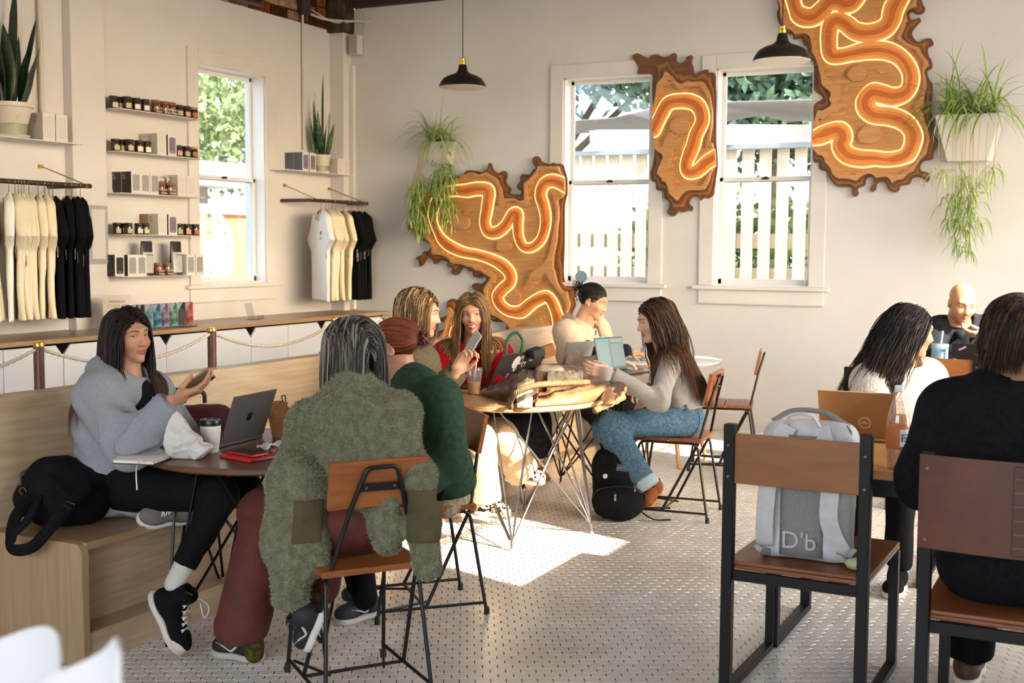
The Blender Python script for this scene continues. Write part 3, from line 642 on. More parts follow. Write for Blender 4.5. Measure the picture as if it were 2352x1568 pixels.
MB().tube([(.28*cos(.7), .28*sin(.7), .3), (-.28*cos(.7), -.28*sin(.7), .3)], .005, 6).tube([(.28*cos(2.27), .28*sin(2.27), .3), (-.28*cos(2.27), -.28*sin(2.27), .3)], .005, 6).build('wire_brace', rawsteel, t4)
# ---- square steel chairs
ply = M('plywood_seat', '#8a4f26', '#6f3c1c', rough=.35, scale=6, st=(1, 8, 8), lo=.3, hi=.7)
plyb = M('panel_brown', '#8f5726', '#7d491e', rough=.4, scale=5, st=(1, 7, 7), lo=.25, hi=.75)
blk = M('black_tube', '#120e0b', rough=.45, spec=.25)
def square_chair(label, loc, rz, panel=plyb, pz=(.745, .918), leather=False):
    c = thing('square_chair', label, 'chair', loc, rz, 'square black framed chairs'); W = .23
    for s in (-1, 1):
        MB().bx((s*W-.019, -.265, .0), (s*W+.019, -.225, .95)).build('back_post', blk, c, bevel=.003)
        MB().bx((s*W-.017, .295, .0), (s*W+.017, .33, .445)).build('front_leg', blk, c, bevel=.003)
        MB().bx((s*W-.019, -.225, .0), (s*W+.019, .295, .025)).build('sled_rail', blk, c, bevel=.003)
        for z in (pz[0]+.025, pz[1]-.04): MB().lathe([(.006, 0), (.004, .003)], 10, (s*W, -.266, z), rotm('X', pi/2)).build('bolt', rawsteel, c)
    MB().bx((-W+.017, .30, .405), (W-.017, .325, .44)).build('seat_rail', blk, c); MB().bx((-W+.017, -.25, .405), (W-.017, -.23, .44)).build('seat_rail', blk, c)
    mb = MB().bx((-W-.012, -.235, .442), (W+.012, .345, .456)); mb.build('seat', ply, c, bevel=.003)
    mb = MB().bx((-W-.012, -.235, .456), (W+.012, .345, .470)); mb.build('seat_ply', ply, c, bevel=.005)
    if leather:
        g = np.array([[(x, -.268-.02*(1-(x/W)**2), z) for x in np.linspace(-W-.022, W+.022, 15)] for z in np.linspace(pz[0], pz[1], 8)])
        MB().sheet(g[::-1], .008).build('leather_sling', panel, c, smooth=True, auto=50)
        mb = MB().bx((-W+.24, -.299, pz[0]+.01), (-W+.43, -.285, pz[1]-.01)); pk = mb.build('lacing_patch', M('leather_dark', '#4a2412', rough=.55), c, bevel=.002)
        mb = MB()
        for k in range(6): z = pz[0]+.035+k*.04; mb.tube([(-W+.245, -.301, z), (-W+.425, -.301, z+.004)], .0022, 5)
        mb.build('lacing', M('lace_tan', '#8a5a36', rough=.7), c)
    else: MB().bx((-W+.017, -.252, pz[0]), (W-.017, -.238, pz[1])).build('back_panel', panel, c, bevel=.002)
    return c
square_chair('square black framed chair holding the white backpack', (-.945, 4.255, 0), -.02)
square_chair('leather backed black chair under the person in black sweater', (-.262, 3.98, 0), .0, M('sling_leather', '#5e2c14', '#4a210e', rough=.5, scale=9, bump=.2), (.665, .945), True)
square_chair('empty square chair back between white fleece and black hair', (-.955, 7.62, 0), .0)
square_chair('square chair almost hidden behind the white fleece woman', (-1.0, 6.02, 0), pi)
# ---- tables on the right
def slab_table(label, x0, x1, y0, y1):
    t = thing('slab_table', label, 'table', (x0, y0, 0), group='wood slab tables'); o = V3(x0, y0, 0)
    n = 5; w_ = (y1-y0)/n
    for k in range(n): MB().bx((x0, y0+k*w_+.0008, .715), (x1, y0+(k+1)*w_-.0008, .75)).build('top_board', M('table_boards', '#c0915a', '#a97a45', rough=.35, scale=5, st=(1, 9, 9), lo=.3, hi=.7), t, org=o, bevel=.002, seg=1)
    MB().bx((x0+.03, y0+.01, .655), (x1-.03, y0+.05, .715)).bx((x0+.03, y1-.05, .655), (x1-.03, y1-.01, .715)).bx((x0+.03, y0+.03, .655), (x0+.07, y1-.03, .715)).bx((x1-.07, y0+.03, .655), (x1-.03, y1-.03, .715)).build('apron', blk, t, org=o)
    for x in (x0+.12, x1-.16):
        MB().bx((x, y0+.1, 0), (x+.04, y0+.14, .66)).bx((x, y1-.14, 0), (x+.04, y1-.1, .66)).bx((x, y0+.14, 0), (x+.04, y1-.14, .03)).build('leg_frame', blk, t, org=o, bevel=.002)
    return t
slab_table('wood slab table at right holding the brown laptop and the soda bottle', -1.3, .55, 4.47, 5.25)
slab_table('far wood slab table in front of the bald man', -1.35, .3, 7.68, 8.22)
# ---------------- layered wooden wall art ----------------
def march(g, x0, y0, h, z0, z1, emit):
    """extrude {g>0} (grid spacing h) between z0 and z1 into the mesh builder lists"""
    nx, ny = g.shape; V = []; F = []; key = {}
    def vid(k, x, y, z):
        i = key.get((k, z))
        if i is None: i = len(V); key[(k, z)] = i; V.append((x, y, z))
        return i
    pos = g > 0; c = pos[:-1, :-1].astype(int)+pos[1:, :-1]+pos[1:, 1:]+pos[:-1, 1:]
    full = c == 4
    for j in range(ny-1):
        col = full[:, j]; i = 0
        while i < nx-1:
            if col[i]:
                k = i
                while k < nx-1 and col[k]: k += 1
                F.append([vid((a, b), x0+a*h, y0+b*h, z1) for a, b in ((i, j), (k, j), (k, j+1), (i, j+1))]); i = k
            else: i += 1
    for i, j in np.argwhere((c > 0) & (c < 4)):
        C4 = ((i, j), (i+1, j), (i+1, j+1), (i, j+1)); poly = []; cr = []
        for q in range(4):
            a, b = C4[q], C4[(q+1) % 4]; ga, gb = g[a], g[b]
            if ga > 0: poly.append((a, x0+a[0]*h, y0+a[1]*h, 0))
            if (ga > 0) != (gb > 0):
                t = ga/(ga-gb); e = (min(a, b), max(a, b)); poly.append((e, x0+(a[0]+t*(b[0]-a[0]))*h, y0+(a[1]+t*(b[1]-a[1]))*h, 1))
        if len(poly) < 3: continue
        F.append([vid(p[0], p[1], p[2], z1) for p in poly])
        for q in range(len(poly)):
            a, b = poly[q], poly[(q+1) % len(poly)]
            if a[3] and b[3]: F.append([vid(a[0], a[1], a[2], z1), vid(a[0], a[1], a[2], z0), vid(b[0], b[1], b[2], z0), vid(b[0], b[1], b[2], z1)])
    return V, F
def segdist(P, X, Z, closed=False):
    d = np.full(X.shape, 9.); n = len(P)
    for i in range(n if closed else n-1):
        a, b = P[i], P[(i+1) % n]; e = b-a; t = np.clip(((X-a[0])*e[0]+(Z-a[1])*e[1])/(e@e+1e-12), 0, 1)
        d = np.minimum(d, np.hypot(X-a[0]-t*e[0], Z-a[1]-t*e[1]))
    return d
def inside(P, X, Z):
    c = np.zeros(X.shape, bool); n = len(P)
    for i in range(n):
        a, b = P[i], P[(i+1) % n]
        if abs(a[1]-b[1]) < 1e-12: continue
        m = ((a[1] > Z) != (b[1] > Z)) & (X < (b[0]-a[0])*(Z-a[1])/(b[1]-a[1])+a[0]); c ^= m
    return c
aw = lambda n, a, b: M(n, a, b, rough=.5, scale=7, st=(.8, 6, 9), lo=.3, hi=.7)
AM = dict(dark=aw('art_walnut', '#7a4c20', '#5c3615'), mid=aw('art_brown', '#a66c30', '#8a5722'), tan=aw('art_tan', '#cb9358', '#b8804a'), tan2=aw('art_honey', '#b67a3a', '#9c6529'),
          plank=aw('art_plank', '#c8904f', '#b07b40'), plank2=aw('art_plank_light', '#d39c58', '#b98446'), o1=aw('art_amber', '#f6ae5c', '#f0a24e'), o2=aw('art_orange', '#ec9440', '#e28836'), o3=aw('art_deep_orange', '#c96d22', '#bb611b'),
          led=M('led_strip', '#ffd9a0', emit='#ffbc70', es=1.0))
def art(name, label, scale, ox, oy, outline, rivers, hw, seed, islands=()):
    def W(P): return np.array([[q[0], q[2]] for q in (ony(ox+p[0]/scale, oy+p[1]/scale, YB-.05) for p in P)])
    O = spline(W(outline), 4, True); O[:, 1] = np.minimum(O[:, 1], 3.83); RV = [spline(W(r), 6) for r in rivers]; h = .0065
    lo = O.min(0)-.02; hi = O.max(0)+.02; xs = np.arange(lo[0], hi[0], h); zs = np.arange(lo[1], hi[1], h); X, Z = np.meshgrid(xs, zs, indexing='ij')
    So = segdist(O, X, Z, True); So = np.where(inside(O, X, Z), So, -So)
    dr = np.min([segdist(r, X, Z) for r in RV], 0)
    def nz(sc, sd):
        f = wob(sc, 1, sd); return f((X, Z, 0*X))
    n1, n2, n3, n4 = nz(16, seed), nz(12, seed+1), nz(13, seed+2), nz(30, seed+3)
    wr = hw*(1+.16*nz(9, seed+4)); pit = .021; rowi = np.floor(Z/pit); Zq = (rowi+.5)*pit
    jj = np.clip(((Zq-lo[1])/h).round().astype(int), 0, len(zs)-1); ii = np.arange(len(xs))[:, None]+0*jj
    q = lambda A: A[ii, jj]
    fv = np.maximum(dr-wr, .0); c = fv/(fv+np.maximum(So, 1e-4)+.012)+.075*n1+.05*n2+.012*n4
    row = (rowi % 2) == 0; r3 = (rowi % 3) == 0; K = .30*(fv+np.maximum(So, 0)+.03)   # c-units to metres
    isl = np.full(X.shape, -1.)
    for (px, pz, rx) in islands:
        cpt = W([(px, pz)])[0]; isl = np.maximum(isl, rx/scale*.0039-np.hypot(X-cpt[0], (Z-cpt[1])*1.3)+.012*n4)
    cq = q(c); rg = np.minimum(dr-wr-.022, So-.012)
    Lz = [('base_layer', 'dark', So, 0, .016), ('contour_layer', 'mid', np.minimum(K*(.80-c), So-.016), .016, .034), ('contour_layer', 'dark', np.minimum(K*(.70-c), So-.02), .034, .044),
          ('valley_floor', 'plank', np.minimum(K*(.56-c), So-.012), .044, .052),
          ('contour_layer', 'tan', np.maximum(np.minimum(np.minimum(K*(.60-c), K*(c-.41)), rg), np.minimum(isl, rg)), .044, .084),
          ('stair_planks', 'plank2', np.where(r3, -1, np.minimum(q(rg), K*(.46-c)*0+np.minimum(q(K)*(cq-.30), K*(.5-c)))), .052, .066),
          ('stair_planks', 'plank2', np.where(row, np.minimum(q(rg), np.minimum(q(K)*(cq-.36), K*(.5-c))), -1), .066, .076),
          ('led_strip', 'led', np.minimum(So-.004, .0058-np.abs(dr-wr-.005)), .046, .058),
          ('river_layer', 'o1', np.minimum(So, wr-dr), .05, .066), ('river_layer', 'o2', np.minimum(So, wr*.64+.006*n3-dr), .066, .076), ('river_layer', 'o3', np.minimum(So, wr*.28+.005*n1-dr), .076, .083)]
    cx, cz = (lo+hi)/2; t = thing(name, label, 'wall art', (cx, YB-.025, cz), group='layered wood wall art')
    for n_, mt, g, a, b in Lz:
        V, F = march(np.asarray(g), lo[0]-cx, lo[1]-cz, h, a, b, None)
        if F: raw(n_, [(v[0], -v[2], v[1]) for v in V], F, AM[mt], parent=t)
    return t
PL = [(550, 395), (590, 400), (620, 410), (640, 395), (660, 380), (665, 350), (675, 343), (688, 352), (690, 375), (700, 395), (720, 410), (745, 412), (760, 400), (780, 400), (795, 420), (793, 445), (785, 470), (795, 495), (810, 510), (818, 530), (808, 548), (830, 560), (860, 560), (885, 565), (893, 550), (888, 535), (870, 525), (862, 505), (870, 490), (885, 470), (885, 440), (895, 425), (915, 420), (940, 425), (960, 415), (975, 390), (990, 385), (990, 370), (975, 350), (970, 320), (985, 300), (1005, 296), (1020, 310), (1030, 330), (1060, 345), (1090, 355), (1110, 342), (1140, 350), (1165, 350), (1185, 365), (1195, 400), (1205, 430), (1210, 470), (1210, 520), (1210, 560), (1200, 600), (1193, 660), (1192, 900), (1192, 1168), (1280, 1172), (1286, 1210), (1260, 1280), (1268, 1330), (1240, 1400), (1250, 1500), (1000, 1560), (800, 1540), (790, 1478), (785, 1450), (765, 1440), (735, 1445), (700, 1442), (680, 1420), (660, 1330), (640, 1280), (630, 1260), (600, 1240), (570, 1225), (550, 1205), (555, 1185), (580, 1175), (615, 1180), (645, 1160), (650, 1140), (635, 1130), (600, 1140), (570, 1135), (555, 1115), (555, 1095), (530, 1095), (515, 1075), (490, 1070), (475, 1080), (465, 1105), (440, 1120), (415, 1112), (408, 1095), (415, 1075), (385, 1065), (378, 1045), (383, 1030), (360, 1022), (330, 1020), (310, 1040), (290, 1040), (275, 1015), (255, 1000), (235, 1005), (225, 1030), (210, 1050), (195, 1062), (185, 1050), (180, 1020), (160, 1005), (175, 995), (205, 980), (215, 960), (250, 950), (265, 930), (262, 910), (230, 890), (210, 880), (215, 860), (212, 845), (185, 840), (165, 820), (140, 810), (115, 808), (108, 790), (115, 770), (135, 757), (165, 760), (180, 720), (150, 660), (138, 640), (140, 610), (165, 590), (200, 600), (230, 560), (260, 520), (300, 510), (330, 470), (380, 470), (420, 430), (470, 440), (510, 400)]
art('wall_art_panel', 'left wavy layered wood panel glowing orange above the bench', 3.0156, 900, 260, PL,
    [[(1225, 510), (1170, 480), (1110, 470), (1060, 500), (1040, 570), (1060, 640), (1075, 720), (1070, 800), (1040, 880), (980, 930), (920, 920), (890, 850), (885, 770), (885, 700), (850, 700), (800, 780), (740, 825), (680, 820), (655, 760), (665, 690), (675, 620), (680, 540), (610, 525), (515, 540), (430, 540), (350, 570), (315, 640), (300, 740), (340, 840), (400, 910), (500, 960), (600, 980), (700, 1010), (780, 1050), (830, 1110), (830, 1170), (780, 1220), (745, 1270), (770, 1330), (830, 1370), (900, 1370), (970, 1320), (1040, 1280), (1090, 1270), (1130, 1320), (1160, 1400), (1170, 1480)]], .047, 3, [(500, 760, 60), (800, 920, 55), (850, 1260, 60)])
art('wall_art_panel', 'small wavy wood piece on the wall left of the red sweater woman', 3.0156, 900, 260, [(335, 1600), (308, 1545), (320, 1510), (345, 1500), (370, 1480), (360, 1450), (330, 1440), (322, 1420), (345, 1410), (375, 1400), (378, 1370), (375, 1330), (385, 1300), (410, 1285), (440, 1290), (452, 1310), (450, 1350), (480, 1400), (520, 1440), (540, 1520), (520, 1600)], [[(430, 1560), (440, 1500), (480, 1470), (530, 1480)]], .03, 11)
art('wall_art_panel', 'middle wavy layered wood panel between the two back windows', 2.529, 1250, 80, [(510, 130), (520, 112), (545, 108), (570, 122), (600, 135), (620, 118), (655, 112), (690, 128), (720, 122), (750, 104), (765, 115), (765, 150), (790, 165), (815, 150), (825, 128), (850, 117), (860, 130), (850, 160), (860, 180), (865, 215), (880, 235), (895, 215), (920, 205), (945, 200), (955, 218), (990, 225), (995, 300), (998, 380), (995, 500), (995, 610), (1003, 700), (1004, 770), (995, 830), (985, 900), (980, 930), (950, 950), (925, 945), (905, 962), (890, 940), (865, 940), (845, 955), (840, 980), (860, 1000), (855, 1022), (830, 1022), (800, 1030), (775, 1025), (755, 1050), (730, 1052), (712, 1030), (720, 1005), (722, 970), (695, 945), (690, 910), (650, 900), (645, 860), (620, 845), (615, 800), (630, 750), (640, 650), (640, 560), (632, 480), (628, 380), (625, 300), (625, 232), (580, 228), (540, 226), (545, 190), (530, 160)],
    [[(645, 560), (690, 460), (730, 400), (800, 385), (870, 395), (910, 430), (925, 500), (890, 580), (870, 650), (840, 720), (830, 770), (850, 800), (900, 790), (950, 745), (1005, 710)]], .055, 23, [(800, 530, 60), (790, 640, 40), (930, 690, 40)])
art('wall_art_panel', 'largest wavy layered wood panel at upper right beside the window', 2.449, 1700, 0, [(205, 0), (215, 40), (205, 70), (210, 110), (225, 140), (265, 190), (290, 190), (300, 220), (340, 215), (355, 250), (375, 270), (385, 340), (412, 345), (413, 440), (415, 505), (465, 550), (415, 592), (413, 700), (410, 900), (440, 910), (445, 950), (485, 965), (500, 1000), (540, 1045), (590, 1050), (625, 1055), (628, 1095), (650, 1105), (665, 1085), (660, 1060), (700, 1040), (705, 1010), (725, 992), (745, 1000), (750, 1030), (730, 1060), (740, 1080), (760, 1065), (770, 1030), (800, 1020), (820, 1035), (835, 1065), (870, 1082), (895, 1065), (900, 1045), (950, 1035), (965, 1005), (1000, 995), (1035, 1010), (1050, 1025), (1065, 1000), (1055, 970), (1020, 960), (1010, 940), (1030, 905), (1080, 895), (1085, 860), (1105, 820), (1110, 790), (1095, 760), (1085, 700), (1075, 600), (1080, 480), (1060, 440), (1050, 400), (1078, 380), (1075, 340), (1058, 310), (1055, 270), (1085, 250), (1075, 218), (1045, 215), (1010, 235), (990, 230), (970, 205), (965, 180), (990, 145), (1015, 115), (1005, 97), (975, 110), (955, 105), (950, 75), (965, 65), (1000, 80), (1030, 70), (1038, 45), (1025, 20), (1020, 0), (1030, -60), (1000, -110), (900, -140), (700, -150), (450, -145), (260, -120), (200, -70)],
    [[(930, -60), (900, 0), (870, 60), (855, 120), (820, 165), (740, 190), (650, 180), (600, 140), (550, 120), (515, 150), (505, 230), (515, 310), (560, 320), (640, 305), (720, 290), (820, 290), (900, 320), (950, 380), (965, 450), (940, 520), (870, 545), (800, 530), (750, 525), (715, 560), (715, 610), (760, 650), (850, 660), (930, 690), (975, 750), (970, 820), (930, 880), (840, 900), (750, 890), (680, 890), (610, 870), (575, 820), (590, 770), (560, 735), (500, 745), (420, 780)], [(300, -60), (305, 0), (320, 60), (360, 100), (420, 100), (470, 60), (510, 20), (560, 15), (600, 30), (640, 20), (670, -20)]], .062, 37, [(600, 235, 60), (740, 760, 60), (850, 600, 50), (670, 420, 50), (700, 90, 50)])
# ---------------- goods on the shelves ----------------
ordn = ['first', 'second', 'third', 'fourth', 'fifth', 'sixth', 'seventh', 'eighth', 'ninth', 'tenth', 'eleventh', 'twelfth']
def yat(u, v, x=-6.80): return onx(u, v, x)[1]
amber = M('amber_glass', '#3a1c0c', rough=.12, coat=.5, spec=.6); amberl = M('amber_brown', '#6a3617', rough=.15, coat=.4)  # second tone is the lighter brown glass of the lettered jars
lidb = M('lid_black', '#14110f', rough=.4); lidw = M('lid_wood', '#b98a57', rough=.5)
LAB = {k: M('label_'+k, c, rough=.6) for k, c in dict(cream='#d8cfae', white='#e4dccb', green='#a7a878', pink='#d79a78', orange='#b0602c', sage='#b9b58a').items()}
def arc(mb, c, r, z0, z1, a0, a1, n=10):
    a = np.linspace(a0, a1, n); return mb.sheet([[(c[0]+r*cos(t), c[1]+r*sin(t), z) for z in (z0, z1)] for t in a])
def jar(label, x, y, z, lab='cream', lid=lidb, sc=1, glassm=amber, group='amber candle jars', word=None):
    t = thing('candle_jar', label, 'jar', (x, y, z), group=group); r = .031*sc; h = .078*sc
    MB().lathe([(0, 0), (r*.9, 0), (r, .006), (r, h*.82), (r*.93, h*.9), (r*.93, h)], 20).build('glass_body', glassm, t, smooth=True, auto=40)
    if lid: MB().lathe([(r*.97, h*.88), (r*1.0, h*.9), (r*1.0, h*1.07), (r*.94, h*1.1), (0, h*1.1)], 20).build('lid', lid, t, smooth=True, auto=40)
    if word:
        for k, w_ in enumerate(word): text('print', w_, .019*sc, M('print_white', '#e9dfcf', rough=.6), t, (r+.0008, 0, h*(.42-.27*k)), np.array([[0, 0, 1], [1, 0, 0], [0, 1, 0]], float), .0004)
        MB().lathe([(0, 0), (.004, 0), (0, .001)], 8, (r+.0005, 0, h*.66), np.array([[0, 0, 1], [1, 0, 0], [0, 1, 0]], float)).build('print_mark', M('print_white'), t)
    else: arc(MB(), (0, 0), r+.0006, h*.12, h*.55, -.95, .75).build('paper_label', LAB[lab], t, smooth=True)
    return t
cardw = M('card_white', '#d6d0c6', rough=.6); cardc = M('card_cream', '#c9c0ac', rough=.6); cardd = M('card_dark', '#24201e', '#2f2a27', rough=.5, scale=90); cardk = M('card_kraft', '#8a6748', '#a3805c', rough=.7, scale=120, lo=.45, hi=.55)
picg = M('pic_grey', '#8d8883', '#a39e98', rough=.6, scale=160, lo=.4, hi=.6); picm = M('pic_mauve', '#7d7276', '#6f656a', rough=.6, scale=60); picw = M('pic_pale', '#cfc8bd', rough=.6); inkd = M('ink_dark', '#45403b', rough=.7); inkl = M('ink_light', '#b7b1a8', rough=.7)
def gift(label, x, y0, z, side=cardc, pic=picw, w=.10, h=.165, d=.1, ink=inkd, group='boxed tumblers on the wall shelves'):
    """front faces +X at x, from y0 to y0+w"""
    t = thing('gift_box', label, 'box', (x-d/2, y0+w/2, z), group=group)
    MB().bx((-d/2, -w/2, 0), (d/2, w/2, h)).build('carton', cardw, t, bevel=.0015, seg=1)
    MB().bx((-d/2+.001, -w/2-.0008, .002), (d/2-.001, -w/2, h-.002)).build('side_print', side, t)
    P = [(-w*.32, .02), (w*.32, .02), (w*.36, .04), (w*.36, h*.82), (w*.3, h*.87), (-w*.3, h*.87), (-w*.36, h*.82), (-w*.36, .04)]
    MB().prism(P, 0, .0006, lambda V: np.stack([d/2+V[:, 2], V[:, 0], V[:, 1]], 1)).build('tumbler_picture', pic, t)
    mb = MB()
    for k in range(4): mb.bx((-d*.38, -w/2-.0014, h*(.86-.07*k)), (-d*.38+d*(.28, .22, .34, .25)[k], -w/2-.0006, h*(.86-.07*k)+.0035))
    mb.build('side_lettering', ink, t, kind='stuff'); MB().bx((d/2+.0004, -.012, .03), (d/2+.0011, .012, .0345)).build('front_lettering', inkl, t)
    return t
XJ = -6.795
def X1(x): return x/3.734
def X2(x): return 200+x/3.016
# top shelf
z = SHZ[0]
for k, (a, l) in enumerate([(951, 'cream'), (1010, 'cream'), (1086, 'sage'), (1162, 'white'), (1240, 'white')]):
    jar('amber jar with black lid, %s from left on the top wall shelf' % ordn[k], -6.86 if k < 2 else XJ, yat(X1(a), 245) if k > 1 else 6.89+.07*k, z, l, sc=1.12)
for k, a in enumerate((1330, 1405, 1465)): jar('brown jar with white lettering, %s of three on the top wall shelf' % ordn[k], XJ, yat(X1(a), 255), z, lid=M('tan_tin', '#7d5637', rough=.4), sc=1.2, glassm=amberl, word=('GOOD', 'MORN'))
for k, (a, l, ld) in enumerate([(1530, 'green', lidb), (1596, 'pink', lidb), (1658, 'orange', lidw)]): jar('%s labelled amber jar near the window end of the top wall shelf' % l, XJ, yat(X1(a), 268), z, l, ld, 1.08)
# second shelf
z = SHZ[1]
for k, (a, l) in enumerate([(965, 'sage'), (1030, 'cream'), (1105, 'sage'), (1185, 'white'), (1254, 'white')]):
    jar('amber jar with black lid, %s from left on the second wall shelf' % ordn[k], -6.86 if k < 2 else XJ, yat(X1(a), 345) if k > 1 else 6.9+.07*k, z, l, sc=1.1)
gift('white tumbler box, front one left of the mauve box on the second shelf', -6.765, yat(X1(1322), 345), z); gift('white tumbler box at the back of the second shelf behind the jars', -6.868, yat(X1(1322), 345), z)
gift('white box with mauve tumbler picture on the second shelf', -6.765, yat(X1(1412), 345), z, cardd, picm)
for k, (a, l, ld) in enumerate([(1526, 'pink', lidb), (1593, 'green', lidb), (1658, 'orange', lidw)]): jar('%s labelled amber jar near the window end of the second wall shelf' % l, XJ, yat(X1(a), 355), z, l, ld, 1.05)
# third shelf
z = SHZ[2]
for k, a in enumerate((284, 350, 416)): gift('speckled grey tumbler box with dark side, %s from left on the third shelf' % ordn[k], -6.765, yat(X2(a), 440), z, cardd, picg, ink=inkl)
gift('dark sided tumbler box in the back row at left of the third shelf', -6.868, yat(X2(284), 440), z, cardd, picg, ink=inkl)
for k, a in enumerate((520, 580)): jar('brown jar with white lettering, %s of two on the third shelf' % ('left', 'right')[k], -6.775, yat(X2(a)-3, 440, -6.775), z, lid=M('tan_tin'), sc=1.15, glassm=amberl, word=('GOOD', 'MORN'))
gift('kraft speckled box behind left brown jar on the third shelf', -6.85, yat(X2(545), 440, -6.85)-.1, z, cardk, cardk, .09, .135, .09); gift('kraft speckled box behind right brown jar on the third shelf', -6.85, yat(X2(605), 440, -6.85)-.085, z, cardk, cardk, .08, .14, .09)
for k, a in enumerate((606, 668)): gift('plain white tumbler box, %s of the pair at the window end of the third shelf' % ('left', 'right')[k], -6.765, yat(X2(a), 440), z)
# fourth shelf
z = SHZ[3]
for k, (a, l) in enumerate([(176, 'sage'), (218, 'cream'), (283, 'sage'), (354, 'white'), (400, 'cream')]):
    jar('amber jar with black lid, %s from left on the fourth wall shelf' % ordn[k], -6.86 if k < 2 else XJ, yat(X2(a), 535) if k > 1 else 6.9+.07*k, z, l, sc=1.02)
gift('white tumbler box with cream side, left on the fourth shelf', -6.765, yat(X2(470), 535), z, cardc, picw); gift('white tumbler box at the back of the fourth shelf behind the jars', -6.868, yat(X2(470), 535), z, cardk, picw)
gift('white box with mauve tumbler picture on the fourth shelf', -6.765, yat(X2(542), 535), z, cardd, picm)
for k, (a, l, ld) in enumerate([(632, 'green', lidb), (690, 'pink', lidb), (746, 'orange', lidb)]): jar('%s labelled amber jar near the window end of the fourth wall shelf' % l, XJ, yat(X2(a), 538), z, l, ld, 1.08)
# bottom shelf
z = SHZ[4]
gift('dark speckled tumbler box at left end of the bottom shelf', -6.80, yat(X2(262), 630, -6.8)-.10, z, cardd, cardd, ink=inkl)
for k, a in enumerate((260, 325)): gift('speckled grey tumbler box, %s one beside the left coffee bag' % ('left', 'right')[k], -6.765, yat(X2(a), 630), z, cardd, picg)
for k, a in enumerate((668, 730)): gift('speckled grey tumbler box, %s one at window end of the bottom shelf' % ('left', 'right')[k], -6.765, yat(X2(a), 628), z, cardw, picg)
bagm = M('foil_black', '#1b1918', rough=.4); bagl = M('bag_label', '#c3bfb8', '#a9a49d', rough=.35, scale=14)
def coffee_bag(label, y, x=-6.81):
    t = thing('coffee_bag', label, 'bag', (x, y, z), group='black coffee bags'); ts = np.linspace(0, 1, 8); W, H = .125, .27; rows = []
    for s in (1, -1):
        G = [[(s*(.004+.034*(1-q)**.7)*(1-abs(a)**3*.7), a*W/2*(1-.06*q), q*H) for a in (np.linspace(-1, 1, 9)*(1 if s > 0 else -1))] for q in ts]; rows.append(G)
    mb = MB()
    for G in rows: mb.sheet(G)
    mb.build('foil_bag', bagm, t, smooth=True)
    g = np.array([[(.006+(.036*(1-q)**.7)*(1-abs(a)**3*.7), a*W/2, q*H) for a in np.linspace(-.85, .85, 7)] for q in np.linspace(.08, .68, 8)])
    MB().sheet(g).build('silver_label', bagl, t, smooth=True); MB().bx((.0, -W*.47, H*.9), (.008, W*.47, H*.93)).build('tin_tie', M('tie', '#2b2826', rough=.4), t)
    text('label_name', 'LUNIAR', .018, inkd, t, (.037, 0, H*.6), np.array([[0, 0, 1], [1, 0, 0], [0, 1, 0]], float), .0004); return t
coffee_bag('black coffee bag with silver label, left one on the bottom shelf', yat(X2(420), 620)); coffee_bag('black coffee bag with silver label, right one on the bottom shelf', yat(X2(622), 620))
for k, a in enumerate((495, 555)): jar('brown jar with white lettering, %s one between the coffee bags' % ('left', 'right')[k], -6.775, yat(X2(a), 628, -6.775), z, lid=M('tan_tin'), sc=1.15, glassm=amberl, word=('GOOD', 'MORN'))
# corner shelf and left shelf
def X4(x): return 600+x/2.8
z = 2.236
gift('slate sided tumbler box, left of two beside small snake plant', -6.76, yat(X4(266), 380, -6.76), z, M('card_slate', '#555d66', rough=.5), picm, .1, .17); gift('slate sided tumbler box touching pot of small snake plant', -6.76, yat(X4(304), 380, -6.76)+.02, z, M('card_slate'), picm, .1, .17)
gift('slate sided tumbler box in back row beside small snake plant', -6.862, yat(X4(266), 380, -6.76), z, M('card_slate'), picm, .095, .17)
gift('white tumbler box, left of two at right end of the corner shelf', -6.76, yat(X4(492), 393, -6.76), z, cardc, picw, .1, .15); gift('white tumbler box at far right end of the corner shelf', -6.76, yat(X4(492), 393, -6.76)+.102, z, cardc, picw, .1, .15)
z = 2.27
gift('white tumbler box, left of two beside large snake plant pot', -6.735, yat(X1(372), 330, -6.735), z, cardc, picw, .115, .19, .1); gift('white tumbler box, right of two beside large snake plant pot', -6.735, yat(X1(475), 330, -6.735), z, cardc, picw, .115, .19, .1); gift('white tumbler box in back row near large snake plant', -6.838, yat(X1(372), 330, -6.735), z, cardc, picw, .115, .19, .1)
# ---------------- plants ----------------
snakem = M('snake_leaf', '#1d3a1c', '#3f5f2c', rough=.4, scale=10, st=(.4, .4, 3.2), lo=.42, hi=.58); snaked = M('snake_leaf_dark', '#142516', '#22381f', rough=.45, scale=9, st=(.4, .4, 3), lo=.4, hi=.6)
soil = M('soil', '#2a1e16', rough=1); potw = M('glazed_white', '#cfc5b4', '#b9a98f', rough=.4, scale=7, lo=.55, hi=.75); potr = M('glaze_rust', '#a8804f', '#c3b898', rough=.4, scale=12); potg = M('glaze_celadon', '#8e8f78', '#a7a48a', rough=.35, scale=9)
def blade(base, top, wmax, twist, bend, n=12):
    base = V3(*base); top = V3(*top); d = top-base; L = np.linalg.norm(d); out = []
    for i, t in enumerate(np.linspace(0, 1, n)):
        c = base+d*t+bend*(t*t-t)*-1; a = twist+t*.9; w_ = wmax*(.5+.5*min(1, t*3))*max(0.02, (1-t**3.2)); x = V3(cos(a), sin(a), 0); nn = V3(-sin(a), cos(a), 0)
        out.append([c+x*w_*s+nn*(-.22*w_*(1-s*s)) for s in (-1, -.5, 0, .5, 1)])
    return np.array(out)
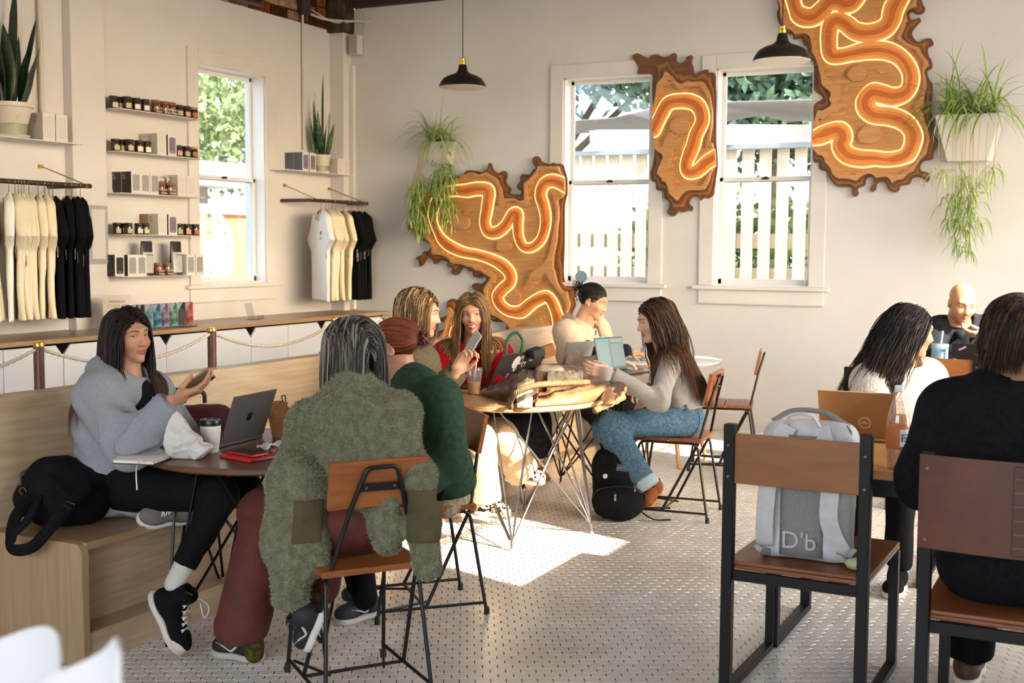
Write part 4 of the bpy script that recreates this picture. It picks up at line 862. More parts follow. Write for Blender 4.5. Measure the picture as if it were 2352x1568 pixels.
def snake(label, loc, r, ph, leaves, mat, seed):
    g = np.random.default_rng(seed); t = thing('snake_plant', label, 'plant', loc, group=None)
    MB().lathe([(0, .02), (r*.55, .02), (r*.68, ph*.05), (r*.74, ph*.42), (r*.92, ph*.9), (r*.96, ph)], 32).build('pot_glaze', potg, t, smooth=True, auto=50)
    MB().lathe([(r*.745, ph*.40), (r*.77, ph*.44), (r*.95, ph*.86), (r*1.02, ph*.88), (r*1.02, ph*1.0), (r*.9, ph*1.0), (r*.88, ph*.9)], 32).build('pot_rim', potw, t, smooth=True, auto=40)
    MB().lathe([(r*.728, ph*.36), (r*.748, ph*.44), (r*.77, ph*.46)], 32).build('rust_band', potr, t, smooth=True); MB().lathe([(0, .0), (r*.8, .0), (r*.86, .018), (r*.8, .02), (0, .02)], 32).build('saucer', potw, t, smooth=True, auto=40)
    MB().lathe([(0, ph*.93), (r*.9, ph*.93)], 24).build('soil', soil, t)
    for (dx, dy, h, lx, ly, w_) in leaves:
        G = blade((dx, dy, ph*.9), (dx+lx, dy+ly, ph*.9+h), w_, g.uniform(0, 3), V3(g.normal(0, .03), g.normal(0, .03), 0)); MB().sheet(G, .002).build('leaf', mat, t, smooth=True)
    return t
c = onx(738, 372, -6.84); snake('small snake plant in a glazed pot on the corner shelf', (-6.84, c[1], 2.236), .095, .17, [(-.03, -.05, .52, .0, -.03, .022), (.02, -.02, .43, .0, -.06, .03), (.0, .03, .78, -.01, .02, .018), (.03, .02, .42, .02, .04, .032), (-.02, .05, .36, -.01, .09, .028), (-.02, -.06, .36, -.02, -.05, .028), (.04, .05, .33, .02, .08, .024), (.04, -.05, .3, .02, -.05, .026), (-.03, .0, .6, 0, -.06, .014)], snakem, 4)
c = onx(30, 310, -6.83); snake('large snake plant in a rust stained white pot on the left shelf', (-6.83, c[1]-.02, 2.27), .15, .235, [(0, .02, .84, 0, .05, .05), (-.02, -.06, .70, 0, -.10, .045), (.02, .05, .62, .0, .17, .035), (.03, .07, .42, .02, .15, .04), (.0, -.02, .55, 0, -.02, .06), (.05, -.08, .45, .03, -.1, .06), (-.04, .04, .5, -.02, .1, .045), (-.03, -.1, .5, 0, -.2, .05), (.06, .02, .36, .05, .03, .05), (-.05, .0, .66, -.02, .08, .03)], snaked, 9)
spm = [M('spider_leaf', '#8fae4a', '#6f9038', rough=.45, scale=20), M('spider_leaf_pale', '#c3cf86', '#a4b968', rough=.45, scale=20)]
def ribbon(mb, p, d, L, w_, g, n=9, droop=1.0):
    p = V3(*p); d = nrm(d); G = []; side = nrm(np.cross(d, (0, 0, 1))+1e-6); 
    for i, t in enumerate(np.linspace(0, 1, n)):
        ww = w_*(1-t**2.5)*(.55+.45*min(1, 4*t)); G.append([p-side*ww, p+V3(0, 0, -.25*ww), p+side*ww]); d = nrm(d+V3(0, 0, -droop*1.9/n)); p = p+d*L/n
    mb.sheet(G)
def spider(label, planter_c, size, top, clusters, seed):
    """planter box centre (on the back wall), top rosette leaf spec, hanging clusters"""
    g = np.random.default_rng(seed); t = thing('spider_plant', label, 'plant', planter_c); o = V3(*planter_c); w0, w1, dep, h = size
    V = [(-w0, .0, h), (w0, .0, h), (w1, .0, 0), (-w1, .0, 0), (-w0*.9, -dep, h*.96), (w0*.9, -dep, h*.96), (w1*.85, -dep*.55, 0), (-w1*.85, -dep*.55, 0)]
    MB().add(V, [(0, 1, 2, 3), (7, 6, 5, 4), (3, 2, 6, 7), (1, 5, 6, 2), (0, 3, 7, 4)]).add([(-w0*.86, -dep*.94, h*.93), (w0*.86, -dep*.94, h*.93), (w0*.95, -.01, h*.95), (-w0*.95, -.01, h*.95)], [(0, 1, 2, 3)]).build('wall_planter', M('planter_white', '#d6cfc5', rough=.5), t, bevel=.004)
    MB().add([(-w0*.85, -dep*.93, h*.94), (w0*.85, -dep*.93, h*.94), (w0*.94, -.01, h*.96), (-w0*.94, -.01, h*.96)], [(0, 1, 2, 3)]).build('soil', soil, t)
    n, L, ww, xs = top; nb = 5
    for b in range(nb):
        mb = MB()
        for k in range(n//nb):
            a = g.uniform(0, 2*pi); e = g.uniform(.5, 1.5); p = (g.uniform(-xs, xs), -dep*.5+g.normal(0, .02), h*.95); d = V3(cos(a)*cos(e), -abs(sin(a))*cos(e)*1.1+.12, sin(e))
            ribbon(mb, p, d, L*g.uniform(.5, 1.15), ww*g.uniform(.7, 1.2), g, 10, g.uniform(.9, 1.8))
        mb.build('leaf_tuft', spm[b % 2], t, smooth=True, kind='stuff')
    for (cx, cz, cnt, L, sp, src) in clusters:
        mb = MB(); mb.tube(spline([(src, -dep*.7, h*.9), (src+(cx-src)*.4, -dep*1.15, h*.5), (cx, -dep*1.0, cz+.01)], 5), .0022, 4).build('runner', M('runner_tan', '#b59a63', rough=.6), t)
        mb = MB()
        for k in range(cnt):
            a = g.uniform(0, 2*pi); e = g.uniform(-.5, 1.1); p = V3(cx, -dep*1.0, cz)+g.normal(0, sp, 3)*(1, .6, 1); ribbon(mb, p, V3(cos(a)*cos(e), sin(a)*cos(e)*.8, sin(e)), L*g.uniform(.5, 1.2), .0055*g.uniform(.7, 1.3), g, 8, g.uniform(1.2, 2.4))
        mb.build('plantlet', spm[g.integers(0, 2)], t, smooth=True, kind='stuff')
    return t
c = ony(1018, 378, YB-.03); s_ = .0039
spider('spider plant cascading from white wall planter over the left wood panel', (c[0], YB-.03, c[2]), (.15, .11, .16, .21), (110, .48, .008, .12), [(-.02+.05*math.sin(k*2.1)+(.11 if k % 2 else -.16), (-.0 if k % 2 else -.16)-.024*k, 44, .2, .045, (-.1, .1)[k % 2]*.8) for k in range(20)], 5)
c = ony(2225, 372, YB-.03)
spider('spider plant in white wall planter at right with long trailing plantlets', (c[0], YB-.03, c[2]), (.26, .17, .2, .36), (130, .68, .009, .2), [(-.19, -.08, 22, .25, .02, -.2), (.2, -.06, 22, .25, .02, .22), (.14, -.16, 20, .2, .02, .15), (-.02, -.12, 40, .22, .04, -.05), (.03, -.22, 44, .24, .05, .03), (-.06, -.30, 36, .26, .04, -.08), (.06, -.34, 34, .25, .04, .05), (-.08, -.45, 30, .25, .03, -.1), (.08, -.46, 26, .25, .03, .1), (.0, -.52, 28, .28, .03, .0), (-.02, -.62, 18, .2, .02, -.02), (.04, -.68, 14, .2, .015, .06)], 6)
# ---------------- speaker ----------------
c = ony(817, 104, YB-.06); t = thing('speaker', 'small pale wall speaker near the ceiling corner', 'speaker', (c[0], YB-.06, c[2]))
MB().bx((-.055, -.045, -.095), (.055, .045, .095)).build('cabinet', M('speaker_pale', '#cfc8bd', rough=.5), t, bevel=.008); MB().bx((-.047, -.05, -.082), (.047, -.044, .085)).build('grille', M('speaker_grey', '#b3aca1', '#9d968c', rough=.7, scale=300), t, bevel=.003)
MB().bx((-.02, .045, -.02), (.02, .062, .02)).build('bracket', M('speaker_pale'), t); MB().tube(spline([(.03, .04, .095), (.07, .045, .15), (.08, .05, .26), (.04, .055, .36)], 5), .003, 5).build('wire', M('white_cable'), t)
MB().bx((-.01, -.052, -.005), (.01, -.049, .0)).build('badge', inkl, t)
# ---------------- clothes racks ----------------
rodm = M('rod_walnut', '#4a2c20', '#38201a', rough=.4, scale=8, st=(6, .6, 6)); hookm = M('hook_steel', '#c9c4bd', rough=.25, metal=1); hangm = M('hanger_beech', '#c48a4e', '#ad7238', rough=.4, scale=8)
def rack(label, y0, y1, struts):
    t = thing('clothes_rail', label, 'rail', (-6.61, y0, 1.962)); o = V3(-6.61, y0, 1.962)
    MB().tube([(-6.61, y0, 1.962), (-6.61, y1, 1.962)], .0165, 16).build('rod', rodm, t, smooth=True, auto=50, org=o)
    for y in (y0+.05, y1-.06): MB().tube([(XL, y, 1.962), (-6.61, y, 1.962)], .0165, 14).build('wall_arm', rodm, t, smooth=True, auto=50, org=o)
    for yw, yr in struts: MB().tube([(XL+.01, yw, 2.105), (-6.61, yr, 1.978)], .0045, 8).bx((XL, yw-.012, 2.09), (XL+.012, yw+.03, 2.118)).build('brass_strut', brass, t, org=o)
    for y in (y0+.03, y1-.05): MB().lathe([(.0175, -.006), (.0175, .006)], 16, (-6.61, y, 1.962), rotm('X', pi/2)).build('brass_band', brass, t, org=o)
    return t
rack('dark clothes rail on brass struts in the corner', 9.0, 9.95, [(9.09, 9.1), (9.80, 9.86)]); rack('dark clothes rail on brass struts at the left picture edge', 4.9, 6.4, [(6.26, 6.33), (5.0, 5.05)])
def hanger_mb():
    mb = MB(); a = spline([(-.21, 0, -.185), (-.13, 0, -.135), (-.05, 0, -.098), (0, 0, -.088), (.05, 0, -.098), (.13, 0, -.135), (.21, 0, -.185)], 4); mb.tube(a, [.012]*3+[.016]*(len(a)-6)+[.012]*3, 8, flat=.62)
    return mb
def hook_mb(): return MB().tube([(0, 0, -.09), (0, 0, -.045), (.006, 0, -.035)]+[(.019*sin(q), 0, -.018+.0365*0+.0185*-cos(q)+.0185) for q in np.linspace(.3, 5.0, 14)], .0022, 6)
hg = None
def tee(col, seed, w_=.25, L=.92):
    f = uni(.03, ell((0, 0, -.30), (w_*1.0, .034, .24)), rbox((0, 0, -(.2+L/2)), (w_*.98, .022, L/2-.18), .018))
    f = inter(f, plane((0, 0, -L), (0, 0, -1)), .004)
    for s in (-1, 1): f = uni(.04, f, inter(cone((s*.17, 0, -.185), (s*.34, -.0, -.44), .052, .078), plane((s*.315, 0, -.40), (s*.55, 0, -.83)), .004), cone((s*.05, 0, -.13), (s*.19, 0, -.19), .035, .05))
    f = inter(f, lambda P: np.abs(P[1])-.030, .02)
    f = sub(f, ell((0, -.01, -.105), (.085, .06, .075)), .006)
    wv = wob(9, .010, seed, (1.6, .3, .35)); wv2 = wob(24, .0035, seed+1, (1, .3, .5))
    g = lambda P: (lambda Q: f(Q)+wv2(P))((P[0], P[1]+wv(P)*np.clip((-.2-P[2])*2.2, 0, 1.6), P[2]))
    V, Q = nets(g, (-.40, -.075, -L-.01), (.40, .075, -.08), .0095); return V, Q
creams = M('tee_cream', '#e9dcc0', '#e4d4b2', rough=.85, scale=3); whites = M('tee_white', '#ece7de', rough=.85); blacks = M('tee_black', '#0e0d0e', rough=.9)
tm = {}
for k, (nm_, mt, sd) in enumerate([('w', whites, 1), ('c', creams, 2), ('d', creams, 6), ('b', blacks, 4), ('e', blacks, 8)]): tm[nm_] = fast_mesh('shirt_cloth', *tee(mt, sd), mt); tm[nm_].polygons.foreach_set('use_smooth', [True]*len(tm[nm_].polygons))
tagm = M('hang_tag', '#d9d3c8', rough=.6); RS = atan2(-.6, .8)
def hang(y, kind, label, group, hlabel, dz=0, rz=RS, side=-1):
    global hg
    t = thing('t_shirt', label, 't-shirt', (-6.61, y, 1.962+dz), rz, group); o = link(tm[kind], 'shirt_cloth', t) if False else bpy.data.objects.new('shirt_cloth', tm[kind]); 
    C.objects.link(o); o.parent = t
    mb = MB(); mb.tube([(.085*sin(a), -.034+.012*cos(a)*0, -.105-.075*cos(a)) for a in np.linspace(-1.5, 1.5, 12)], .006, 5, flat=.6).build('collar_rib', {'w': whites, 'c': creams, 'd': creams}.get(kind, blacks), t, smooth=True)
    zt = -.46-RNG.uniform(0, .08); xt = .25+RNG.uniform(0, .02); MB().box((xt, -.03, zt), (.032, .001, .075), rotm('Y', RNG.normal(0, .15))).build('price_tag', tagm, t); MB().bx((xt-.008, -.0312, zt-.025), (xt+.008, -.0306, zt+.0)).build('barcode', inkd, t)
    if hg is None:
        hg = thing('clothes_hanger', hlabel, 'hanger', (-6.61, y, 1.962+dz), rz, 'wooden hangers on the rails'); hanger_mb().build('wooden_arm', hangm, hg, smooth=True); hook_mb().build('wire_hook', hookm, hg, smooth=True)
    else: dup(hg, (-6.61, y, 1.962+dz), rz, hlabel, 'wooden hangers on the rails')
    return t
GL, GR = 'left rail', 'corner rail'
specs = []
for k, u in enumerate((-14, 20, 34, 42, 49, 55, 66, 87, 102, 112)): specs.append((onx(u, 430, -6.61)[1], 'w' if k == 1 else 'cd'[k % 2], GL, k))
for k, u in enumerate((121, 150, 164, 174, 184)): specs.append((onx(u, 440, -6.61)[1], 'be'[k % 2], GL, k+20))
for k, u in enumerate((737, 748, 754, 762, 768, 787)): specs.append((onx(u, 470, -6.61)[1], 'w' if k == 0 else 'cd'[k % 2], GR, k+1))
for k, u in enumerate((800, 806, 811, 816, 822, 830)): specs.append((onx(u, 472, -6.61)[1], 'be'[k % 2], GR, k+20))
fr = {}
for y, kd, g, k in specs:
    if kd == 'w': lb = 'front white T-shirt with M print on the %s' % g; gp = None
    else:
        cn = 'cream' if kd in 'cd' else 'black'; fr[(g, cn)] = fr.get((g, cn), -1)+1; lb = '%s %s T-shirt from the left on the %s' % (ordn[fr[(g, cn)]], cn, g); gp = '%s T-shirts on the %s' % (cn, g)
    t = hang(y, kd, lb, gp, 'wooden hanger holding the '+lb, rz=RS+RNG.normal(0, .05))
    if kd == 'w':
        text('print_letter', 'M', .05, M('print_ink', '#2c2a29', rough=.7), t, (.11, -.036, -.30), np.array([[1, 0, 0], [0, 0, -1], [0, 1, 0]], float), .001)
        MB().bx((.085, -.0375, -.336), (.14, -.0365, -.333)).build('print_rule', M('print_ink'), t); text('print_word', 'coffee', .017, M('print_ink'), t, (.112, -.037, -.35), np.array([[1, 0, 0], [0, 0, -1], [0, 1, 0]], float), .001)
# ---------------- things on the worktop ----------------
zc = .918; t = thing('menu_card', 'cream card with small grey lettering standing on the worktop', 'card', (-6.62, onx(270, 740, -6.62)[1], zc), .9)
MB().box((0, 0, .13), (.20, .004, .26), rotm('X', -.12)).build('card', M('card_paper', '#cbbfb0', rough=.7), t)
for k, w_ in enumerate(('MONIKER', 'COFFEE CO')): text('heading', w_, .026, M('grey_ink', '#8d857b', rough=.7), t, (0, -.004+(.008-.003*k), .21-.032*k), np.array([[1, 0, 0], [0, 0, -1], [0, 1, 0]], float)@np.eye(3), .0006)
MB().box((0, .004, .1), (.12, .001, .002), rotm('X', -.12)).build('rule', M('grey_ink'), t); text('foot_line', 'menu', .016, M('grey_ink'), t, (0, -.004, .045), np.array([[1, 0, 0], [0, 0, -1], [0, 1, 0]], float), .0006)
PK = [('purple patterned', '#4a3f5c', '#8f86a8', 305), ('dark green', '#2f3b33', '#556b58', 318), ('pale blue leafy', '#9fb6bd', '#5f8fa6', 337), ('teal', '#2f5f7d', '#7fb3c4', 356), ('violet floral', '#6a5a8a', '#c2a5b8', 374), ('green starry', '#4f8a72', '#a6d0b4', 395), ('charcoal', '#3c3a4a', '#4d4a5c', 412), ('red floral', '#b04a48', '#d98a80', 430)]
for k, (nm_, a, b, u) in enumerate(PK):
    y = onx(u, 725, -6.55)[1]; t = thing('chocolate_bar', '%s wrapped chocolate bar standing on the worktop' % nm_, 'chocolate bar', (-6.55, y, zc), .75, 'wrapped chocolate bars')
    R = rotm('X', -.2)@rotm('Z', -.5)
    MB().box((0, .01, .092), (.10, .014, .18), R).build('wrapper', M('wrap_%d' % k, a, b, rough=.4, scale=28, detail=6, lo=.42, hi=.58), t)
    P = [(-.03, .085), (.03, .085), (0, .03)]; MB().prism(P, -.0082, -.0072, lambda V: np.stack([V[:, 0], V[:, 2], V[:, 1]], 1)@R.T+V3(0, .01, .092)).build('label_triangle', M('tri_white', '#dcd8d2', rough=.6), t)
acr = clear('acrylic', '#f2f2f0', .10)
def stand(label, y, w_, x=-6.5):
    t = thing('acrylic_stand', label, 'stand', (x, y, zc), .3); MB().bx((-.05, -w_/2, 0), (.06, w_/2, .005)).build('tray', acr, t); MB().bx((.056, -w_/2, 0), (.06, w_/2, .035)).build('lip', acr, t); MB().box((-.04, 0, .07), (.004, w_*.95, .14), rotm('Y', -.25)).build('back', acr, t); return t
stand('clear acrylic stand in front of the chocolate bars', onx(425, 735, -6.45)[1], .16, -6.44); stand('empty clear acrylic stand alone on the worktop', onx(588, 718, -6.6)[1], .16, -6.62)
t = thing('power_panel', 'grey framed notice on the post behind the black shirts', 'notice', (XL+.08, 6.72, 1.62)); MB().bx((0, -.09, -.22), (.008, .1, .22)).build('frame', M('frame_grey', '#a3a0a2', rough=.5), t); MB().bx((.008, -.06, -.18), (.010, .07, .19)).build('sheet', M('paper_pale', '#cfc9c2', rough=.7), t)
# ---------------- people: toolkit ----------------
skinm = M('skin', attr='Col', rough=.48, sub=.02, bump=.04, bscale=260, spec=.4)
eyem = M('eye', attr='Col', rough=.08, spec=.6)
hairm = M('hair', attr='Col', rough=.5, spec=.35)
def hcol(s): return np.array(hx(s))
def head_sdf(o):
    jw = o.get('jaw', 1.0); ns = o.get('nose', 1.0)
    f = uni(.03, ell((0, -.018, .036), (.073, .094, .080)), ell((0, .028, -.012), (.060*jw, .068, .080)))
    f = uni(.022, f, ell((0, .030, -.066), (.044*jw, .052, .038)), ell((0, .067, -.096), (.019*jw, .021, .017)))
    for s in (-1, 1):
        f = uni(.022, f, ell((s*.036, .065, -.026), (.021, .021, .020)), cone((s*.012, .088, .030), (s*.040, .074, .032), .010, .008))
    f = uni(.010, f, cone((0, .086, .016), (0, .104*ns+.004*(1-ns), -.026), .0075, .0115))
    for s in (-1, 1): f = uni(.008, f, ell((s*.0105, .096, -.030), (.0075, .010, .0075)))
    for s in (-1, 1): f = sub(f, ell((s*.0315, .101, .007), (.0165, .024, .0115)), .007)
    # lids around the eyeballs
    for s in (-1, 1):
        e = (s*.031, .0735, .007); op = o.get('eye_open', 1.0)
        f = uni(.004, f, inter(ell(e, (.0165, .0145, .0140)), plane((0, .0735, .007+.0042*op), (0, -.08, -1)), .001), inter(ell(e, (.0165, .0138, .0135)), plane((0, .0735, .007-.0046*op), (0, .06, 1)), .001))
    mo = o.get('smile', 0); mz = -.060
    up = uni(.004, cone((-.023-.004*mo, .076, mz+.002+.004*mo), (0, .0885, mz+.005), .0033, .0056), cone((.023+.004*mo, .076, mz+.002+.004*mo), (0, .0885, mz+.005), .0033, .0056))
    lo = uni(.004, cone((-.021-.004*mo, .076, mz-.001+.003*mo), (0, .0872, mz-.0075-.004*mo), .0033, .0062), cone((.021+.004*mo, .076, mz-.001+.003*mo), (0, .0872, mz-.0075-.004*mo), .0033, .0062))
    f = uni(.004, f, up, lo)
    f = sub(f, uni(.002, cone((-.022-.004*mo, .082, mz+.001+.004*mo), (0, .096, mz-.002), .0008+.0012*mo, .0014+.0035*mo), cone((.022+.004*mo, .082, mz+.001+.004*mo), (0, .096, mz-.002), .0008+.0012*mo, .0014+.0035*mo)), .002)
    for s in (-1, 1):
        R = rotm('Z', -s*.35)@rotm('X', -.2)
        f = uni(.006, f, sub(ell((s*.076, -.008, -.004), (.010, .021, .032), R), ell((s*.086, -.002, -.002), (.007, .012, .020), R), .004))
    return uni(.03, f, cone((0, -.022, -.05), (0, -.035, -.135), .050*o.get('neck', 1), .053*o.get('neck', 1)))
def head_col(V, skin, lip, o):
    x, y, z = V.T; n = len(V); c = np.tile(hcol(skin), (n, 1)); mo = o.get('smile', 0)
    bl = np.exp(-((np.abs(x)-.04)**2/.0005+(y-.07)**2/.002+(z+.03)**2/.0006))*.35+np.exp(-(x**2/.0002+(y-.105)**2/.0004+(z+.028)**2/.0003))*.25
    c = c*(1-bl[:, None])+c*np.array([1.05, .72, .66])*bl[:, None]
    zc = -.0615+.004*mo*(np.abs(x)/.024)**2-.002*mo
    l = np.clip((1-((x/(.0275+.004*mo))**2+((z-zc)/(.0125+.004*mo))**2))*3.2, 0, 1)*(y > .066)
    c = c*(1-l[:, None])+hcol(lip)*l[:, None]
    if mo:
        t = (np.abs(x) < .017) & (np.abs(z-(-.060+.002*mo)) < .0042*mo) & (y > .07) & (y < .0905); c[t] = hcol('#e8e0d6')
    ns = np.exp(-((np.abs(x)-.007)**2/.000012+(y-.099)**2/.00006+(z+.0385)**2/.00001)); c *= (1-.75*np.clip(ns, 0, 1))[:, None]
    if o.get('beard'):
        b = np.clip(1.3-((x/.030)**2+((z+.070)/.034)**2)*1.1, 0, 1)*(y > .055); b *= 1-l; b *= np.where((z < -.084) | (z > -.056) | (np.abs(x) > .02), 1, .35); c = c*(1-.75*b[:, None])+hcol('#17110e')*.75*b[:, None]
    return c
def hand_sdf(W, d, n, side, curl=(.5, .55, .6, .65), sc=1.0, th=(.75, .5, .35), spread=.05):
    W = np.asarray(W, float); d = nrm(d); n = nrm(np.asarray(n, float)-d*(np.asarray(n, float)@d)); s = np.cross(d, n)*side; R = np.stack([s, d, n], 1)
    f = uni(.014*sc, rbox(W+d*.052*sc, (.037*sc, .046*sc, .012*sc), .011*sc, R), cone(W-d*.02*sc, W+d*.02*sc, .024*sc, .027*sc), ell(W+d*.035*sc+s*.022*sc+n*.008*sc, (.02*sc, .028*sc, .014*sc), R))
    tips = []
    for i in range(4):
        p = W+d*(.094-.004*abs(i-1.2))*sc+s*(.0285-.0185*i)*sc; c = curl[i]; L = np.array([.042, .027, .021])*sc*(.95, 1.06, 1.0, .8)[i]; a = 0; dd0 = nrm(d+s*spread*(1.4-i)); pts = [p-d*.02*sc, p]
        for j, k in enumerate((.75, 1.05, .75)): a += c*k; p = p+(dd0*cos(a)+n*sin(a))*L[j]; pts.append(p)
        rs = [.0095*sc, .0088*sc, .0082*sc, .0074*sc, .0062*sc]; f = uni(.004, f, chain(pts, rs, .004)); tips.append(p)
    p0 = W+d*.022*sc+s*.026*sc+n*.004*sc; t1 = nrm(s*th[0]+d*th[1]+n*th[2]); p1 = p0+t1*.042*sc; t2 = nrm(t1*.75+d*.55+n*.15-s*.25); p2 = p1+t2*.032*sc; p3 = p2+nrm(t2+n*.15)*.022*sc
    return uni(.008, f, chain([p0, p1, p2, p3], [.013*sc, .0105*sc, .0092*sc, .007*sc], .005)), np.array(tips+[p3])
class Person:
    def __init__(s, label, base, skin, lip='#a8625a', group=None):
        s.t = thing('person', label, 'person', base, group=group); s.o = V3(*base); s.skin = skin; s.lip = lip; s.parts = []; s.col = []; s.J = {}
    def addbody(s, V, Q, c): s.parts.append((V, Q)); s.col.append(np.broadcast_to(c, (len(V), 3)))
    def head(s, c, fwd, up=(0, 0, 1), o=None, brow='#2b1d14', gaze=(0, 1, -.05), iris='#4a2f1c', h=.0036, lash=True):
        o = o or {}; s.hc = V3(*c); s.hR = frame(fwd, up); sc = o.get('scale', 1.0); s.hs = sc
        V, Q = nets(head_sdf(o), (-.1, -.125, -.15), (.1, .13, .125), h); V = smooth_mesh(V, Q, 1, .3); col = head_col(V, s.skin, s.lip, o)
        s.addbody(V*sc@s.hR.T+s.hc, Q, col)
        L2 = lambda P: (np.asarray(P)*sc)@s.hR.T+s.hc
        hf_ = head_sdf(o)
        def on(P, d):
            P = np.array(P, float); yy = np.linspace(.125, .05, 76)
            for q in P:
                v = hf_((np.full(76, q[0]), yy, np.full(76, q[2]))); k = np.argmax(v < 0) if (v < 0).any() else 40; q[1] = yy[k]+d
            return P
        for e in (-1, 1):
            a = np.linspace(0, pi, 13); b = np.arange(20)*2*pi/20; g = nrm(V3(*gaze)+V3(-e*.02, 0, 0)); r = .0126
            U = np.array([[sin(p)*cos(q), sin(p)*sin(q), cos(p)] for p in a for q in b]); fr = frame(np.cross(g, (0, 0, 1)), g); dirs = U@np.stack([fr[:, 0], fr[:, 1], g], 1).T
            ang = np.arccos(np.clip(dirs@g, -1, 1)); colr = np.where((ang < .22)[:, None], hcol('#080606'), np.where((ang < .50)[:, None], hcol(iris), hcol('#cdc4bb')))
            F = [(i*20+k, i*20+(k+1) % 20, (i+1)*20+(k+1) % 20, (i+1)*20+k) for i in range(12) for k in range(20)]
            mb = MB().add(L2(dirs*r+V3(e*.031, .0735, .007)), F); mb.build('eye', eyem, s.t, smooth=True, org=s.o, col=colr)
            bm = M('brow_'+brow, brow, rough=.7)
            P = [(e*.0125, .0955, .0265), (e*.024, .0955, .0300), (e*.037, .086, .0305), (e*.049, .073, .0245)]
            MB().tube(L2(on(spline(P, 4), .0)), sc*np.array([.0022]*2+[.0034]*4+[.0030]*3+[.0020]*3+[.0006])*o.get('brow', 1), 6, flat=.7).build('eyebrow', bm, s.t, smooth=True, org=s.o)
            if lash:
                op = o.get('eye_open', 1.0); P = [(e*.0185, .0815, .0065), (e*.024, .0855, .0075+.0032*op), (e*.032, .0873, .0075+.0040*op), (e*.040, .084, .0075+.0028*op), (e*.0470, .0785, .0070)]
                MB().tube(L2(spline(P, 4)), sc*.0013, 5).build('eyelash', M('lash', '#0d0908', rough=.6), s.t, smooth=True, org=s.o)
        return s
    def L(s, P): return (np.asarray(P, float)*s.hs)@s.hR.T+s.hc
    def hand(s, W, d, n, side, **k):
        h = k.pop('h', .0036); f, tips = hand_sdf(W, d, n, side, **k); r = .2*k.get('sc', 1.0); W = np.asarray(W, float); P = np.concatenate([tips, [W-nrm(d)*.045]])
        V, Q = nets(f, P.min(0)-.05, P.max(0)+.05, h); c = np.tile(hcol(s.skin), (len(V), 1))
        dt = np.min(np.linalg.norm(V[:, None]-tips[None], axis=2), 1); c = c*(1-.18*np.exp(-dt/.012)[:, None]*np.array([0, .8, .9])); s.addbody(V, Q, c); return tips
    def under(s, f, lo, hi, h=.018): V, Q = nets(f, lo, hi, h); s.addbody(V, Q, hcol(s.skin))
    def finish(s, name='body'):
        vs = []; qs = []; n = 0
        for V, Q in s.parts: vs.append(V); qs.append(Q+n); n += len(V)
        link(fast_mesh(name, np.concatenate(vs)-s.o, np.concatenate(qs), skinm), name, s.t, smooth=True, col=np.concatenate(s.col))
    def cloth(s, name, f, lo, hi, h, mat, **k): return sdf(name, f, lo, hi, h, mat, s.t, s.o, **k)
    def collide(s, *extra):
        R = s.hR; c = s.hc; k = s.hs
        return uni(.02, ell(c+R@V3(0, -.018, .034)*k, np.array([.079, .098, .086])*k, R), ell(c+R@V3(0, .02, -.03)*k, np.array([.066, .072, .085])*k, R), *extra)
def grad_push(P, f, m, it=2):
    for _ in range(it):
        d = f((P[:, 0], P[:, 1], P[:, 2])); b = d < m
        if not b.any(): break
        q = P[b]; e = .004; g = np.stack([f((q[:, 0]+e*(i == 0), q[:, 1]+e*(i == 1), q[:, 2]+e*(i == 2)))-d[b] for i in range(3)], 1); g /= np.linalg.norm(g, axis=1, keepdims=True)+1e-9
        P[b] = q+g*(m-d[b])[:, None]
    return P
def strands_mesh(s, name, S, rad, cols, seed, taper=1.0, parent=None, jit=.25):
    """S (k, n, 3) strand points -> one mesh of thin three-sided locks"""
    g = np.random.default_rng(seed); k, n = S.shape[:2]; T = np.gradient(S, axis=1); T /= np.linalg.norm(T, axis=2, keepdims=True)+1e-9
    u = np.cross(T, np.array([.3, .5, .81])); u /= np.linalg.norm(u, axis=2, keepdims=True)+1e-9; v = np.cross(T, u); t = np.linspace(0, 1, n)
    r = rad*g.uniform(.6, 1.3, (k, 1))*(np.clip(1-t**3*taper, .12, 1)*np.clip(.45+t*6, 0, 1))[None]; a = np.arange(3)*2*pi/3
    V = (S[:, :, None]+r[..., None, None]*(np.cos(a)[None, None, :, None]*u[:, :, None]+np.sin(a)[None, None, :, None]*v[:, :, None])).reshape(-1, 3)
    i = np.arange(k)[:, None, None]*n*3+np.arange(n-1)[None, :, None]*3; j = np.arange(3)[None, None, :]
    Q = np.stack([i+j, i+(j+1) % 3, i+3+(j+1) % 3, i+3+j], -1).reshape(-1, 4)
    cs = np.array([hcol(c) for c in cols]); c = cs[g.integers(0, len(cols), k)]*g.uniform(1-jit, 1+jit, (k, 1)); col = np.repeat(c, n*3, 0)
    return col, V, Q
